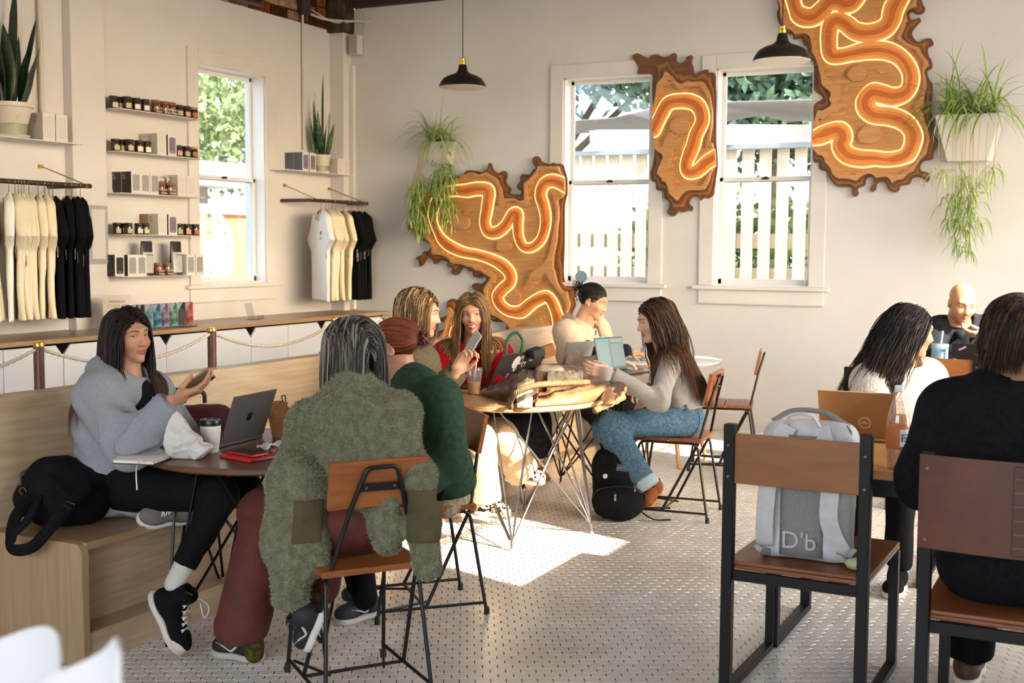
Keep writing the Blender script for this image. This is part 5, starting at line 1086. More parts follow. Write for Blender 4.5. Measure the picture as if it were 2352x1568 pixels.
def hair(s, cols, mode='long', length=.5, n=420, part=.0, col_f=None, seed=1, back=.0, rad=.0042, wave=.0, lift=.006, front=.052, steps=26, flow=(0, 0, 0), name='hair', cap=True, bun=None, tips=None, spread=1.0, grav=.34):
    g = np.random.default_rng(seed); R, c, k = s.hR, s.hc, s.hs; cen = V3(0, -.018, .034); er = np.array([.079, .1, .088])
    fc = ell((0, .125, -.035), (.072, .092, .118))
    if cap:
        f = inter(ell(cen, (.080, .101, .089)), plane((0, .01, -.075), (0, .25, -1)), .01); f = sub(f, fc, .008)
        f = sub(f, uni(.01, ell((.085, .03, -.03), (.03, .05, .06)), ell((-.085, .03, -.03), (.03, .05, .06))), .01) if bun is not None else f
        V, Q = nets(disp(f, wob(90, .0012, seed, (1, .3, .3))), (-.1, -.14, -.1), (.1, .11, .14), .006); cc = hcol(cols[0])*.7; 
        capd = (V*k@R.T+c, Q, np.tile(cc, (len(V), 1)))
    roots = []
    while len(roots) < n:
        u = g.normal(size=3); u /= np.linalg.norm(u); p = cen+u*er*1.01
        if u[2] < -.35 or fc((np.array([p[0]]), np.array([p[1]]), np.array([p[2]])))[0] < -.004 or (p[1] > .05 and p[2] < .05): continue
        roots.append(p)
    P0 = np.array(roots); sg = np.where(P0[:, 0] > part, 1, -1)
    if bun is not None:
        b = (V3(*bun)-cen)/er; b /= np.linalg.norm(b); u0 = (P0-cen)/er; t = np.linspace(0, 1, steps)[None, :, None]; D = u0[:, None]*(1-t)+b[None, None]*t+.0
        D /= np.linalg.norm(D, axis=2, keepdims=True)+1e-6; S = cen+D*er*(1.0+g.uniform(.0, .05, (n, 1, 1))); S = S*k@R.T+c
    else:
        W = P0*k@R.T+c; nrmw = ((P0-cen)/er**2); nrmw /= np.linalg.norm(nrmw, axis=1, keepdims=True)
        d = np.stack([sg*(.9-.4*(np.abs(P0[:, 0])/.08)), -.55-1.2*np.clip(P0[:, 1]-.0, 0, .1)/.1*back, np.where(P0[:, 2] > .05, .15, -.7)], 1); d -= nrmw*(d*nrmw).sum(1, keepdims=True); d /= np.linalg.norm(d, axis=1, keepdims=True); d = d@R.T
        col_f = col_f or s.collide(); Lh = length*g.uniform(.82, 1.05, n)
        st = (Lh/steps)[:, None]; P = W.copy(); S = [P.copy()]; G = nrm(V3(0, 0, -1)+V3(*flow)); layer = g.uniform(.3, 1.6, n)*lift; ph = g.uniform(0, 6.28, n); sd_ = R[:, 0]
        for i in range(steps-1):
            d = d*(1-grav)+G*grav+g.normal(0, .03*spread, (n, 3)); d /= np.linalg.norm(d, axis=1, keepdims=True); P = P+d*st
            dd = col_f((P[:, 0], P[:, 1], P[:, 2])); m = layer; b = dd < m
            if b.any():
                q = P[b]; e = .004; gr = np.stack([col_f((q[:, 0]+e*(a == 0), q[:, 1]+e*(a == 1), q[:, 2]+e*(a == 2)))-dd[b] for a in range(3)], 1); gr /= np.linalg.norm(gr, axis=1, keepdims=True)+1e-9
                P[b] = q+gr*(m[b]-dd[b])[:, None]
                db = d[b]; db -= gr*np.minimum((db*gr).sum(1, keepdims=True), 0); d[b] = db/(np.linalg.norm(db, axis=1, keepdims=True)+1e-9)
            S.append(P.copy())
        S = np.stack(S, 1)
        if wave:
            t = np.linspace(0, 1, steps)[None, :]; S = S+(np.sin(t*length/.055+ph[:, None]*.6)*wave*np.clip(t*2-.4, 0, 1))[..., None]*sd_[None, None]+(np.cos(t*length/.06+ph[:, None]*.5)*wave*.6*np.clip(t*2-.4, 0, 1))[..., None]*R[:, 1][None, None]
    col, V, Q = strands_mesh(s, name, S, rad*k, cols, seed)
    if tips: 
        tt = np.repeat(np.tile(np.linspace(0, 1, steps), n), 3)[:, None]; w_ = np.clip((tt-.5)*2, 0, 1); col = col*(1-w_)+hcol(tips)*w_*g.uniform(.7, 1.2, (len(col), 1))
    vs, qs, cs = [V], [Q], [col]
    if cap: vs.append(capd[0]); qs.append(capd[1]+len(V)); cs.append(capd[2])
    o = link(fast_mesh(name, np.concatenate(vs)-s.o, np.concatenate(qs), hairm), name, s.t, smooth=True, col=np.concatenate(cs)); return o
def torso(pel, che, shL, shR, o=0, w=1.0, d=1.0, belly=0, k=.06):
    """body core in world space: pelvis, chest, shoulder line"""
    r = nrm(shR-shL); u = nrm(che-pel); f = nrm(np.cross(u, r)); r = np.cross(f, u); R = np.stack([r, f, u], 1); sm = (shL+shR)/2
    g = uni(k, ell(che, (.155*w+o, .105*d+o, .17+o), R), ell((pel+che)/2+f*belly*.3, (.135*w+o, .100*d+belly+o, .17+o), R), ell(pel, (.168*w+o, .115*d+o, .115+o), R), cone(shL+(sm-shL)*.2, shR+(sm-shR)*.2, .062+o), cone(sm, sm+u*.05, .06+o, .05+o))
    return g, R
def sleeve(a, b, c, r0, r1, r2, o, cut, k=.03):
    n = nrm(c-b); return inter(chain([a, b, c+n*.05], [r0+o, r1+o, r2+o], k), plane(c+n*cut, n), .006)
def limb(a, b, c, r0, r1, r2, o=0, k=.03): return chain([a, b, c], [r0+o, r1+o, r2+o], k)
def bbox(*pts, pad=.2): P = np.array(pts); return P.min(0)-pad, P.max(0)+pad
def folds(seed, a=.006, sc=16): return wob(sc, a, seed, (1, 1, .7)), wob(sc*2.6, a*.35, seed+50)
def creases(p, r, amp, seed, fr=70):
    """crumple rings around a joint"""
    p = np.asarray(p, float); g = np.random.default_rng(seed); d = nrm(g.normal(size=3)); w1 = wob(18, 1.2, seed)
    return lambda P: 1.7*amp*np.exp(-((P[0]-p[0])**2+(P[1]-p[1])**2+(P[2]-p[2])**2)/(r*r))*np.sin(fr*(P[0]*d[0]+P[1]*d[1]+P[2]*d[2])+w1(P))
def shoe(s, heel, toe, up, mat, sole, lace=None, size=.26, high=False, cap=None, swoosh=None, stripe=None):
    """heel and toe points at sole level"""
    heel = V3(*heel); toe = V3(*toe); y = nrm(toe-heel); x = nrm(np.cross(y, up)); z = np.cross(x, y); R = np.stack([x, y, z], 1); c = (heel+toe)/2; L = np.linalg.norm(toe-heel)/2; w_ = .047*size/.26
    foot = uni(.03, ell(c+y*L*.45+z*.040, (w_, L*.55, .036), R), ell(c-y*L*.45+z*.045, (w_*.86, L*.52, .048), R), cone(c-y*L*.5+z*.07, c-y*L*.42+z*(.15 if high else .095), .042, .040))
    foot = sub(inter(foot, plane(c+z*.014, -z)), cone(c-y*L*.45+z*(.10 if high else .075), c-y*L*.42+z*.25, .032), .004)
    mat = mat if not cap else mat
    lo, hi = bbox(heel, toe, heel+z*.17, toe+z*.1, pad=.06); sh = s.cloth('shoe', foot, lo, hi, .0065, mat)
    sl = inter(inter(uni(.03, ell(c+y*L*.42+z*.012, (w_+.004, L*.60, .05), R), ell(c-y*L*.45+z*.012, (w_*.9+.003, L*.58, .05), R)), plane(c+z*.026, z)), plane(c, -z))
    so = sdf('sole', sl, lo, hi, .0065, sole, sh, s.o)
    if cap: sdf('toe_cap', inter(ell(c+y*L*.62+z*.032, (w_*.97, L*.40, .034), R), plane(c+y*L*.62+z*.02, -z)), lo, hi, .006, cap, sh, s.o)
    if lace:
        mb = MB()
        for i in range(6 if high else 4):
            q = -.28+.16*i if high else -.1+.13*i; zz = .10-.035*(q+.28)/1.0 if not high else .135-.10*(q+.28)/.9; p = c+y*L*(.45-q-.28)*.9+z*max(.06, .072+.013*i)
            mb.tube([p-x*.026, p+z*.004, p+x*.026+y*.008], .0028, 5); mb.tube([p-x*.026+y*.012, p+z*.006+y*.003, p+x*.026], .0026, 5)
        mb.build('laces', lace, sh, org=s.o, smooth=True)
    if swoosh:
        for sg in (-1, 1):
            P = [c+x*sg*(w_*.98)+y*L*a+z*b for a, b in ((-.35, .075), (-.15, .047), (.0, .040), (.25, .052), (.6, .063))]; P = [p+x*sg*(-.012 if i in (0,) else -.002 if i == 4 else .001) for i, p in enumerate(P)]
            MB().tube(spline(P[::-1], 4), [.001]*3+[.003]*6+[.0045]*6+[.002]*2, 5, flat=1).build('swoosh', swoosh, sh, org=s.o)
    return sh
# ---------------- people at the left tables ----------------
Rv, Fv = CR*1.0, nrm(CF*(1, 1, 0)); UP = V3(0, 0, 1); CAMW = -Fv
def cdir(r, f, z=0): return nrm(Rv*r+Fv*f+UP*z)              # direction in viewer terms: right, away, up
black_cloth = M('black_cloth', '#0d0c0d', '#131213', rough=.85, scale=40, bump=.15)
# 1. woman in the grey hoodie on the banquette
p = Person('woman in light grey hoodie sitting on the bench, looking right, phone in hand', (-3.55, 3.75, .46), '#b98566', '#a05c50')
HC = PX(296, 774, 4.86); HF = cdir(.78, -.62, .03)
p.head(HC, HF, nrm(UP+Rv*-.10), dict(scale=.92, eye_open=.8, jaw=.94), '#20140d', (.25, 1, .02), '#3a2416', h=.003)
shR, elR, wrR = PX(226, 908, 4.74), PX(300, 1022, 4.62), PX(382, 938, 4.58); shL, elL, wrL = PX(345, 902, 5.02), PX(405, 1000, 4.98), PX(440, 1035, 4.85)
pel, che = PX(262, 1112, 4.90), PX(268, 955, 4.90); nk = PX(288, 880, 4.88)
hoodm = M('grey_fleece', '#85878c', '#919398', rough=.95, scale=160, detail=6, bump=.2, bscale=260, lo=.35, hi=.65, sheen=.0)
to, TR = torso(pel, che, shL, shR, .035, .96, 1.05, .01)
ra = np.linspace(-2.35, 2.35, 9); ring = [nk+TR[:, 0]*sin(q)*.105+TR[:, 1]*(-cos(q)*.098+.01)+UP*(.0+.055*cos(q)) for q in ra]
hood = uni(.03, chain(ring, [.030, .040, .050, .056, .060, .056, .050, .040, .030], .03), cone(nk-TR[:, 1]*.10-UP*.03, nk-TR[:, 1]*.135-UP*.12, .075, .05))
f = uni(.05, to, sleeve(shR, elR, wrR, .075, .066, .046, .02, .035), sleeve(shL, elL, wrL, .072, .062, .046, .018, .03), cone(pel-UP*.02, pel-UP*.10+Rv*.03, .17, .17))
f = uni(.03, f, hood); f = sub(f, uni(.03, cone(nk-UP*.02+TR[:, 1]*.02, HC-UP*.02, .060, .066)), .012)
f = inter(f, plane(pel-UP*.11, -UP), .02); f = uni(.012, f, inter(inter(off(torso(pel, che, shL, shR, .038, 1.07, 1.17, .03)[0], .0), plane(pel-UP*.115, -UP)), plane(pel-UP*.045, UP)))
f = disp(f, *folds(5, .008, 13), creases(elR, .13, .011, 3, 75), creases((elR+wrR)/2, .08, .008, 13, 95), creases(shR-UP*.05, .12, .008, 8, 60), creases(pel, .2, .007, 9, 55), creases(che-TR[:, 0]*.1, .15, .007, 10, 50))
lo, hi = bbox(shR, shL, elR, elL, wrR, wrL, pel, nk, pad=.18); p.cloth('hoodie', f, lo, hi, .0085, hoodm, smooth=1)
MB().tube(spline([nk+TR[:, 1]*.115-UP*.05-TR[:, 0]*.02, nk+TR[:, 1]*.15-UP*.12-TR[:, 0]*.01, che+TR[:, 1]*.165+UP*.02, che+TR[:, 1]*.17-UP*.06], 5), .0055, 6).build('hood_edge', M('grey_rib', '#a6a7ab', rough=.9), p.t, org=p.o, smooth=True)
p.under(uni(.05, torso(pel, che, shL, shR, -.01)[0], limb(shR, elR, wrR, .05, .042, .03), limb(shL, elL, wrL, .05, .042, .03), cone(nk-UP*.05, HC-UP*.06, .055, .05), limb(pel+TR[:, 0]*.08, PX(500, 1130, 4.62), PX(425, 1300, 4.56), .07, .05, .035)), *bbox(shR, shL, wrR, wrL, pel, HC, PX(500, 1130, 4.6), PX(425, 1300, 4.56), pad=.12), .022)
p.hand(wrR+nrm(wrR-elR)*.055, cdir(.86, .05, .35), cdir(-.25, .2, .9), 1, curl=(.35, .4, .5, .6), th=(.55, .75, .5), h=.003)
hf, tp = hand_sdf(wrL, cdir(.8, .2, -.3), cdir(0, 0, -1), -1, curl=(.4, .4, .4, .4)); V, Q = nets(hf, wrL-.16, wrL+.16, .006); p.addbody(V, Q, hcol(p.skin))
# legs: near one hangs to the floor, far one folded on the seat
hR, kR, aR = PX(285, 1120, 4.80), PX(508, 1135, 4.62), PX(422, 1300, 4.56); hL, kL, aL = PX(300, 1118, 5.0), PX(560, 1122, 4.98), PX(412, 1168, 4.82)
f = uni(.05, limb(hR, kR, aR, .092, .064, .044, .004), limb(hL, kL, aL, .09, .062, .046, .004), ell(pel-UP*.01, (.17, .13, .11), TR)); f = inter(f, plane(aR+nrm(aR-kR)*.0, nrm(aR-kR)), .004)
lo, hi = bbox(hR, kR, aR, hL, kL, aL, pel, pad=.14); p.cloth('leggings', disp(f, *folds(7, .003, 20)), lo, hi, .011, black_cloth, smooth=1)
sock = M('sock_white', '#cdc6ba', rough=.95, bump=.5, bscale=180, st=(3, 3, .2)); ft = PX(412, 1487, 4.53); ft[2] = .012; hl = PX(343, 1362, 4.57)
p.cloth('sock', disp(cone(aR+nrm(aR-kR)*-.035, aR+nrm(aR-kR)*.07, .041, .038), wob(60, .0025, 3, (.2, .2, 1))), aR-.1, aR+.1, .006, sock)
canvas = M('canvas_black', '#131114', rough=.9, bump=.2, bscale=300); rubw = M('rubber_white', '#c9c0b2', rough=.6); lacew = M('lace_white', '#d8d2c8', rough=.8)
shoe(p, hl, ft, cdir(.9, -.25, .35), canvas, rubw, lacew, .25, True, rubw)
MB().tube(spline([aR+nrm(aR-kR)*.1+Rv*.05, aR+Rv*.09-UP*.15, aR+Rv*.075-UP*.20, aR+Rv*.06-UP*.14], 5), .0028, 5).build('lace_loop', lacew, p.t, org=p.o, smooth=True)
s2 = shoe(p, aL-UP*.035+cdir(.25, .1)*.05, PX(312, 1196, 4.70), cdir(.15, -.75, .55), M('canvas_grey', '#6d675f', rough=.9), rubw, lacew, .24, False)
p.cloth('sock', cone(aL+cdir(.6, .2)*.03, aL-cdir(.5, .1)*.03, .046, .044), aL-.12, aL+.12, .007, sock)
p.cloth('t_shirt', sub(uni(.04, ell(che+TR[:, 1]*.12, (.09, .05, .16), TR)), cone(nk, HC, .06)), che-.25, che+.3, .012, black_cloth)
hair(p, ['#1c120c', '#24170f', '#150d09', '#2b1b11'], length=.50, n=2200, part=.012, seed=3, col_f=p.collide(torso(pel, che, shL, shR, .02, 1.05, 1.15, .03)[0]), tips='#6b472c', rad=.0023, wave=.003, back=.9, lift=.012, steps=30, grav=.34)
p.finish()
# phone
tp = PX(447, 884, 4.57); R = frame(cdir(.80, .1, .60), cdir(-.45, .55, .7)); ph = thing('phone', 'phone in tan case held by the woman in grey hoodie', 'phone', tp)
MB().box((0, 0, 0), (.076, .155, .009), R).build('case', M('case_tan', '#80634c', rough=.5), ph, bevel=.004, seg=3); MB().box(R[:, 2]*.0048, (.069, .148, .0006), R).build('screen', M('screen_dark', '#0c0d10', rough=.1), ph)
MB().box(R[:, 2]*-.0058+R[:, 1]*.055-R[:, 0]*.018, (.022, .03, .003), R).build('camera_bump', M('lens_black', '#111113', rough=.2), ph, bevel=.002)
# 2. grey haired woman seen from behind
p = Person('grey haired woman from behind with olive fleece jacket over her shoulders', (-2.36, 3.48, .47), '#b98a70')
fw = nrm(V3(-.8, .6, 0)); rt = nrm(np.cross(fw, UP)); pel = V3(-2.40, 3.52, .58); che = PX(822, 1000, 4.28); nk = PX(820, 900, 4.30); HC = PX(806, 815, 4.34)
p.head(HC, cdir(-.72, .70, -.02), nrm(UP+Rv*-.05), dict(scale=1.02), '#6a625c', h=.0042, lash=False)
shL, shR = PX(708, 962, 4.42), PX(912, 952, 4.16)
elL = PX(715, 1110, 4.50); wrL = PX(610, 1085, 4.55)*.5+V3(-2.9, 3.9, .78)*.5; elR = PX(890, 1110, 4.36); wrR = V3(-2.75, 3.95, .76)
green = M('sweater_green', '#24401f', '#1c3318', rough=.95, scale=40, bump=.3, bscale=200)
to, TR = torso(pel, che, shL, shR, .0)
f = uni(.05, to, limb(shL+Rv*.03, elL, wrL, .05, .045, .036, .004), limb(shR-Rv*.03, elR, wrR, .05, .045, .036, .004)); f = sub(f, cone(nk, HC, .058), .01); f = inter(f, plane(pel-UP*.11, -UP), .01)
lo, hi = bbox(shL, shR, elL, elR, wrL, wrR, pel, nk, pad=.17); p.cloth('sweater', disp(f, *folds(21, .004, 18)), lo, hi, .013, green, smooth=1)
p.under(uni(.05, torso(pel, che, shL, shR, -.01)[0], limb(shL, elL, wrL, .045, .04, .03), limb(shR, elR, wrR, .045, .04, .03), cone(nk-UP*.06, HC-UP*.05, .055, .052)), *bbox(shL, shR, wrL, wrR, pel, HC, pad=.14), .022)
for W, sd in ((wrL, -1), (wrR, 1)): p.hand(W, fw, V3(0, 0, -1), sd, curl=(.3, .3, .3, .3), h=.006)
# fleece jacket draped over the shoulders, empty sleeves hanging outside the chair
flm = M('fleece_olive', '#6a6751', '#827f67', rough=1, scale=34, detail=6, bump=.9, bscale=150, lo=.38, hi=.62); ol = M('olive_patch', '#4c4325', '#433b20', rough=.8, scale=20)
bl = PX(725, 1290, 4.12); br = PX(885, 1240, 4.06); bm = PX(835, 1195, 3.98)
body = uni(.07, ell(che+UP*.0+fw*.0, (.212, .14, .20), TR), ell((che+pel)/2+fw*.01, (.205, .12, .20), TR), cone(shL+Rv*.01+UP*.0, shR-Rv*.01+UP*.0, .084), cone(shL+Rv*.02-UP*.03, PX(705, 1120, 4.2), .066, .08), cone(shR-Rv*.02-UP*.03, PX(900, 1080, 4.15), .066, .07), cone(PX(700, 1120, 4.2), bl, .07, .055), cone(PX(895, 1080, 4.13), br, .07, .05), cone(nk-UP*.03-fw*.02, nk+UP*.03-fw*.015, .085, .075))
body = sub(body, uni(.03, cone(nk+UP*.0, HC+UP*.02, .062, .075)), .01)
hem = [PX(715, 1330, 4.0), PX(858, 1196, 4.0), PX(880, 1270, 4.0)]
body = sub(body, uni(.02, cone(PX(795, 1345, 3.9), PX(850, 1262, 3.85), .085, .06), cone(PX(795, 1345, 4.25), PX(870, 1270, 4.2), .13, .06)), .02)
slL = [shL+Rv*.015-UP*.03, PX(668, 1100, 4.24), PX(662, 1240, 4.16), PX(664, 1372, 4.10)]; slR = [shR-Rv*.015-UP*.03, PX(958, 1090, 4.10), PX(972, 1200, 4.06), PX(985, 1300, 4.02)]
sL = chain(slL, [.066, .068, .072, .066], .05); sR = chain(slR, [.066, .055, .050, .044], .05)
sL = inter(sL, plane(PX(664, 1404, 4.1), -UP), .02); sR = inter(sR, plane(PX(985, 1338, 4.0), -UP), .02)
fl = uni(.045, body, sL, sR); fold = lambda P: .016*np.exp(-((P[0]-che[0])**2+(P[1]-che[1])**2)/.12)*np.sin(26*((P[0]-che[0])*rt[0]+(P[1]-che[1])*rt[1])+5*(P[2]-1)+wob(7, 1.4, 31)(P))
fl = disp(fl, fold, *folds(33, .007, 14), wob(170, .0016, 4)); lo, hi = bbox(*slL, *slR, bl, br, nk, che, pad=.2)
V, Q = nets(fl, lo, hi, .0085); V = smooth_mesh(V, Q, 1, .4); jk = link(fast_mesh('fleece_jacket', V-p.o, Q, flm), 'fleece_jacket', p.t, smooth=True)
# short pile standing off the fleece
def pile(name, V, Q, n, L, wd, cols, parent, org, seed, lay=(0, 0, -.5), excl=None):
    g = np.random.default_rng(seed); A = V[Q[:, 0]]; Bv = V[Q[:, 1]]; Cv = V[Q[:, 2]]; N = np.cross(Bv-A, Cv-A); ar = np.linalg.norm(N, axis=1); N /= ar[:, None]+1e-12
    i = g.choice(len(Q), n, p=ar/ar.sum()); u = g.uniform(0, 1, (n, 2)); P = A[i]+(Bv[i]-A[i])*u[:, :1]+(V[Q[i, 3]]-A[i])*u[:, 1:]; Ni = N[i]
    if excl is not None: m = excl(P); P, Ni = P[~m], Ni[~m]; n = len(P)
    d = Ni+g.normal(0, .45, (n, 3))+np.array(lay); d /= np.linalg.norm(d, axis=1, keepdims=True); s = np.cross(d, g.normal(size=(n, 3))); s /= np.linalg.norm(s, axis=1, keepdims=True); l = L*g.uniform(.6, 1.4, (n, 1))
    VV = np.stack([P-s*wd-Ni*.001, P+s*wd-Ni*.001, P+d*l], 1).reshape(-1, 3); cs = np.array([hcol(c) for c in cols]); c = np.repeat(cs[g.integers(0, len(cols), n)]*g.uniform(.8, 1.2, (n, 1)), 3, 0)
    return link(fast_mesh(name, VV-org, np.arange(3*n).reshape(-1, 3), M('pile_fibre', attr='Col', rough=.95)), name, parent, col=c, kind='stuff')
pA, pB = PX(678, 1195, 4.12), PX(974, 1185, 4.03)
ex = lambda P: ((np.abs(P[:, 2]-pB[2]) < .085) & (((P-pB)@Rv) > -.07)) | ((np.abs(P[:, 2]-pA[2]) < .075) & (((P-pA)@Rv) > -.0) & (((P-pA)@Rv) < .11))
pile('fleece_pile', V, Q, 70000, .0085, .0011, ['#7f7c65', '#6d6a54', '#938f78', '#a5a189'], jk, p.o, 5, excl=ex)
ptc = inter(off(sL, .004), lambda P: np.maximum(np.abs(P[2]-pA[2])-.075, (P[0]-pA[0])*-Rv[0]+(P[1]-pA[1])*-Rv[1]-.0), .003)
sdf('elbow_patch', disp(inter(off(fl, .0035), lambda P: np.maximum(np.abs(P[2]-pA[2])-.072, np.abs((P[0]-pA[0])*Rv[0]+(P[1]-pA[1])*Rv[1]-.045)-.05), .004)), *bbox(pA, pad=.17), .008, ol, jk, p.o, label='olive fabric elbow patch')
sdf('elbow_patch', inter(off(fl, .0035), lambda P: np.maximum(np.abs(P[2]-pB[2])-.085, -((P[0]-pB[0])*Rv[0]+(P[1]-pB[1])*Rv[1])-.06), .004), *bbox(pB, pad=.15), .008, ol, jk, p.o, label='olive fabric elbow patch')
# rust trousers and running shoes
rust = M('rust_corduroy', '#5b2112', '#4a190d', rough=.8, scale=18, bump=.2, bscale=40)
hL, hR = pel-rt*.095-UP*.01, pel+rt*.095-UP*.01; kL = PX(606, 1175, 4.42); aL = PX(560, 1440, 4.33); kR = PX(760, 1215, 4.60); aR = PX(728, 1395, 4.22)
f = uni(.04, limb(hL, kL, aL, .098, .082, .092, .006), limb(hR, kR, PX(735, 1345, 4.35), .098, .075, .07, .004), ell(pel, (.18, .13, .12), TR)); f = inter(f, plane(PX(555, 1470, 4.33), -UP+Rv*.1), .006)
lo, hi = bbox(hL, hR, kL, kR, aL, aR, pel, pad=.16); p.cloth('trousers', disp(f, *folds(41, .006, 14), creases(kL-UP*.05, .13, .008, 6, 60)), lo, hi, .011, rust, smooth=1)
sneak = M('mesh_black', '#101012', '#1b1b1e', rough=.7, scale=150); mids = M('midsole_grey', '#b4a79a', rough=.7); sw = M('swoosh_pale', '#c9c0ae', rough=.5); blacklace = M('lace_black', '#0e0d0d', rough=.8)
hl = onz(604, 1520, 0); toe = onz(492, 1500, 0); p.cloth('sock', cone(PX(582, 1450, 4.31), PX(584, 1500, 4.30), .036, .034), PX(592, 1470, 4.28)-.1, PX(592, 1470, 4.28)+.1, .007, M('sock_olive', '#2f2a14', '#57501f', rough=.9, scale=60))
shoe(p, hl+UP*.002, toe+UP*.002, UP, sneak, mids, blacklace, .28, swoosh=sw)
tip = PX(712, 1492, 4.16); hl = PX(752, 1402, 4.10); shoe(p, hl, tip, cdir(-.75, -.2, .55), sneak, M('midsole_white', '#cfc8bf', rough=.6), blacklace, .26, swoosh=sw)
p.cloth('sock', cone(PX(715, 1385, 4.22), PX(730, 1410, 4.18), .045, .042), PX(720, 1395, 4.2)-.1, PX(720, 1395, 4.2)+.1, .007, M('sock_stripe', '#6b2a1a', '#3f5a2a', rough=.9, scale=30, st=(.2, .2, 4)))
hair(p, ['#463f38', '#665f57', '#847e75', '#2e2924', '#413529', '#6f614d', '#99938a', '#39332d'], length=.255, n=1700, part=-.01, seed=11, col_f=p.collide(ell(nk-UP*.06, (.10, .10, .07))), rad=.0031, wave=.002, lift=.016, steps=18, grav=.38, back=.0)
p.finish()
MB().tube(spline([p.L((.074, .02, .01)), p.L((.078, .07, .012)), p.L((.06, .1, .012)), p.L((.03, .108, .01)), p.L((.0, .106, .014)), p.L((-.03, .108, .01)), p.L((-.06, .1, .012)), p.L((-.078, .07, .012)), p.L((-.076, .02, .01))], 4), .0022, 6).build('glasses', M('glasses_dark', '#171312', rough=.3), p.t, org=p.o, smooth=True)
# 3. red haired woman in the green fleece
p = Person('red haired woman in dark green fleece leaning in, seen from behind', (-2.56, 4.47, .47), '#b9856c')
fw = nrm(V3(-.69, -.72, 0)); rt = nrm(np.cross(fw, UP)); pel = V3(-2.60, 4.44, .57); HC = PX(905, 798, 5.18); nk = PX(930, 868, 5.14); che = PX(975, 985, 5.08)
p.head(HC, cdir(-.95, .25, -.15), nrm(UP+Rv*.10), dict(scale=1.03), '#5a2a16', h=.0042, lash=False)
shR, shL = PX(905, 915, 5.25), PX(1012, 915, 4.93); elL, wrL = PX(1030, 1062, 4.88), PX(950, 1122, 4.80); elR, wrR = PX(885, 1040, 5.3), PX(830, 1090, 5.1)
gf = M('green_fleece', '#2b4031', '#364c3b', rough=.95, scale=40, detail=6, bump=.3, bscale=240)
to, TR = torso(pel, che, shL, shR, .03, 1.0, 1.1)
f = uni(.05, to, limb(shR, elR, wrR, .075, .066, .05, .018), limb(shL, elL, wrL, .072, .062, .05, .015), cone(nk-UP*.07+fw*-.02, nk-UP*.02-fw*.01, .098, .082)); f = sub(f, cone(nk+fw*.02, HC, .066, .075), .01); f = inter(f, plane(pel-UP*.13, -UP), .02)
f = disp(f, *folds(61, .007, 13), creases(elR, .14, .009, 5, 65), creases(shR-UP*.1, .12, .008, 15, 55), creases(pel+UP*.1, .16, .008, 7, 55))
lo, hi = bbox(shL, shR, elR, elL, wrR, wrL, pel, nk, pad=.18); p.cloth('green_fleece', f, lo, hi, .010, gf, smooth=1)
p.cloth('shirt_tail', disp(ell(pel-rt*.09-UP*.085-fw*.03, (.10, .12, .05), TR), wob(40, .004, 3)), pel-.3, pel+.3, .010, M('striped_shirt', '#b5a68e', '#8b7c62', rough=.9, scale=22, st=(3, 3, .2)))
p.under(uni(.05, torso(pel, che, shL, shR, -.01)[0], limb(shR, elR, wrR, .045, .04, .03), limb(shL, elL, wrL, .045, .04, .03), cone(nk-UP*.06, HC-UP*.05, .056, .052)), *bbox(shL, shR, wrL, wrR, pel, HC, pad=.14), .022)
for W, sd in ((wrR, 1), (wrL, -1)): p.hand(W, fw, V3(0, 0, -1), sd, curl=(.4, .4, .4, .4), h=.006)
hL, hR = pel-rt*.09-UP*.01, pel+rt*.09-UP*.01; kL, kR = hL+fw*.40-UP*.03, hR+fw*.41-UP*.03; aL, aR = PX(838, 1372, 4.62), PX(825, 1345, 4.78)
f = uni(.04, limb(hL, kL, aL, .09, .066, .046, .004), limb(hR, kR, aR, .09, .066, .046, .004), ell(pel, (.17, .12, .11), TR)); lo, hi = bbox(hL, hR, kL, kR, aL, aR, pel, pad=.14); p.cloth('trousers', f, lo, hi, .014, black_cloth, smooth=1)
shoe(p, onz(868, 1408, 0), onz(772, 1436, 0), UP, M('mesh_slate', '#22262b', '#30353b', rough=.7, scale=150), M('midsole_white'), blacklace, .27, swoosh=M('swoosh_white', '#d9d6d0', rough=.5))
shoe(p, onz(850, 1372, .02), onz(790, 1392, .0), UP, M('mesh_slate'), M('midsole_white'), blacklace, .26)
bn = (.0, -.115, .02)
hair(p, ['#5c2611', '#722f14', '#8a3d1a', '#481b0b', '#a14e22'], n=1000, seed=17, bun=bn, steps=14, rad=.0030)
b0 = p.L((.012, -.13, .02)); mb = MB(); g = np.random.default_rng(2); dx = p.hR[:, 1]
for k in range(46):
    a = g.uniform(0, 6.28); r = g.uniform(.012, .036); tl = g.uniform(-.5, .5); t = np.linspace(a, a+g.uniform(2.5, 4.5), 12)
    mb.tube(b0[None]+np.stack([np.cos(t)*r*1.05]*3, 1)*p.hR[:, 0]+np.stack([np.sin(t)*r]*3, 1)*p.hR[:, 2]+np.stack([(np.cos(t*1.5+tl*3)*.016-.018*(r/.036)**2+.012)]*3, 1)*-dx, g.uniform(.003, .006), 5)
mb.build('hair_bun', M('hair_red', '#5c2611', '#3f1a0b', rough=.4, scale=60), p.t, org=p.o, smooth=True, kind='stuff')
mb = MB()
for sd in np.linspace(-1.15, 1.15, 9): 
    q = p.L((sin(sd)*.092, .028, .034+cos(sd)*.099)); mb.lathe([(0, -.006), (.006, 0), (0, .006)], 8, q)
mb.build('bead_band', M('bead_gold', '#cdb98a', rough=.3, metal=.4), p.t, org=p.o, smooth=True, kind='stuff')
p.finish()
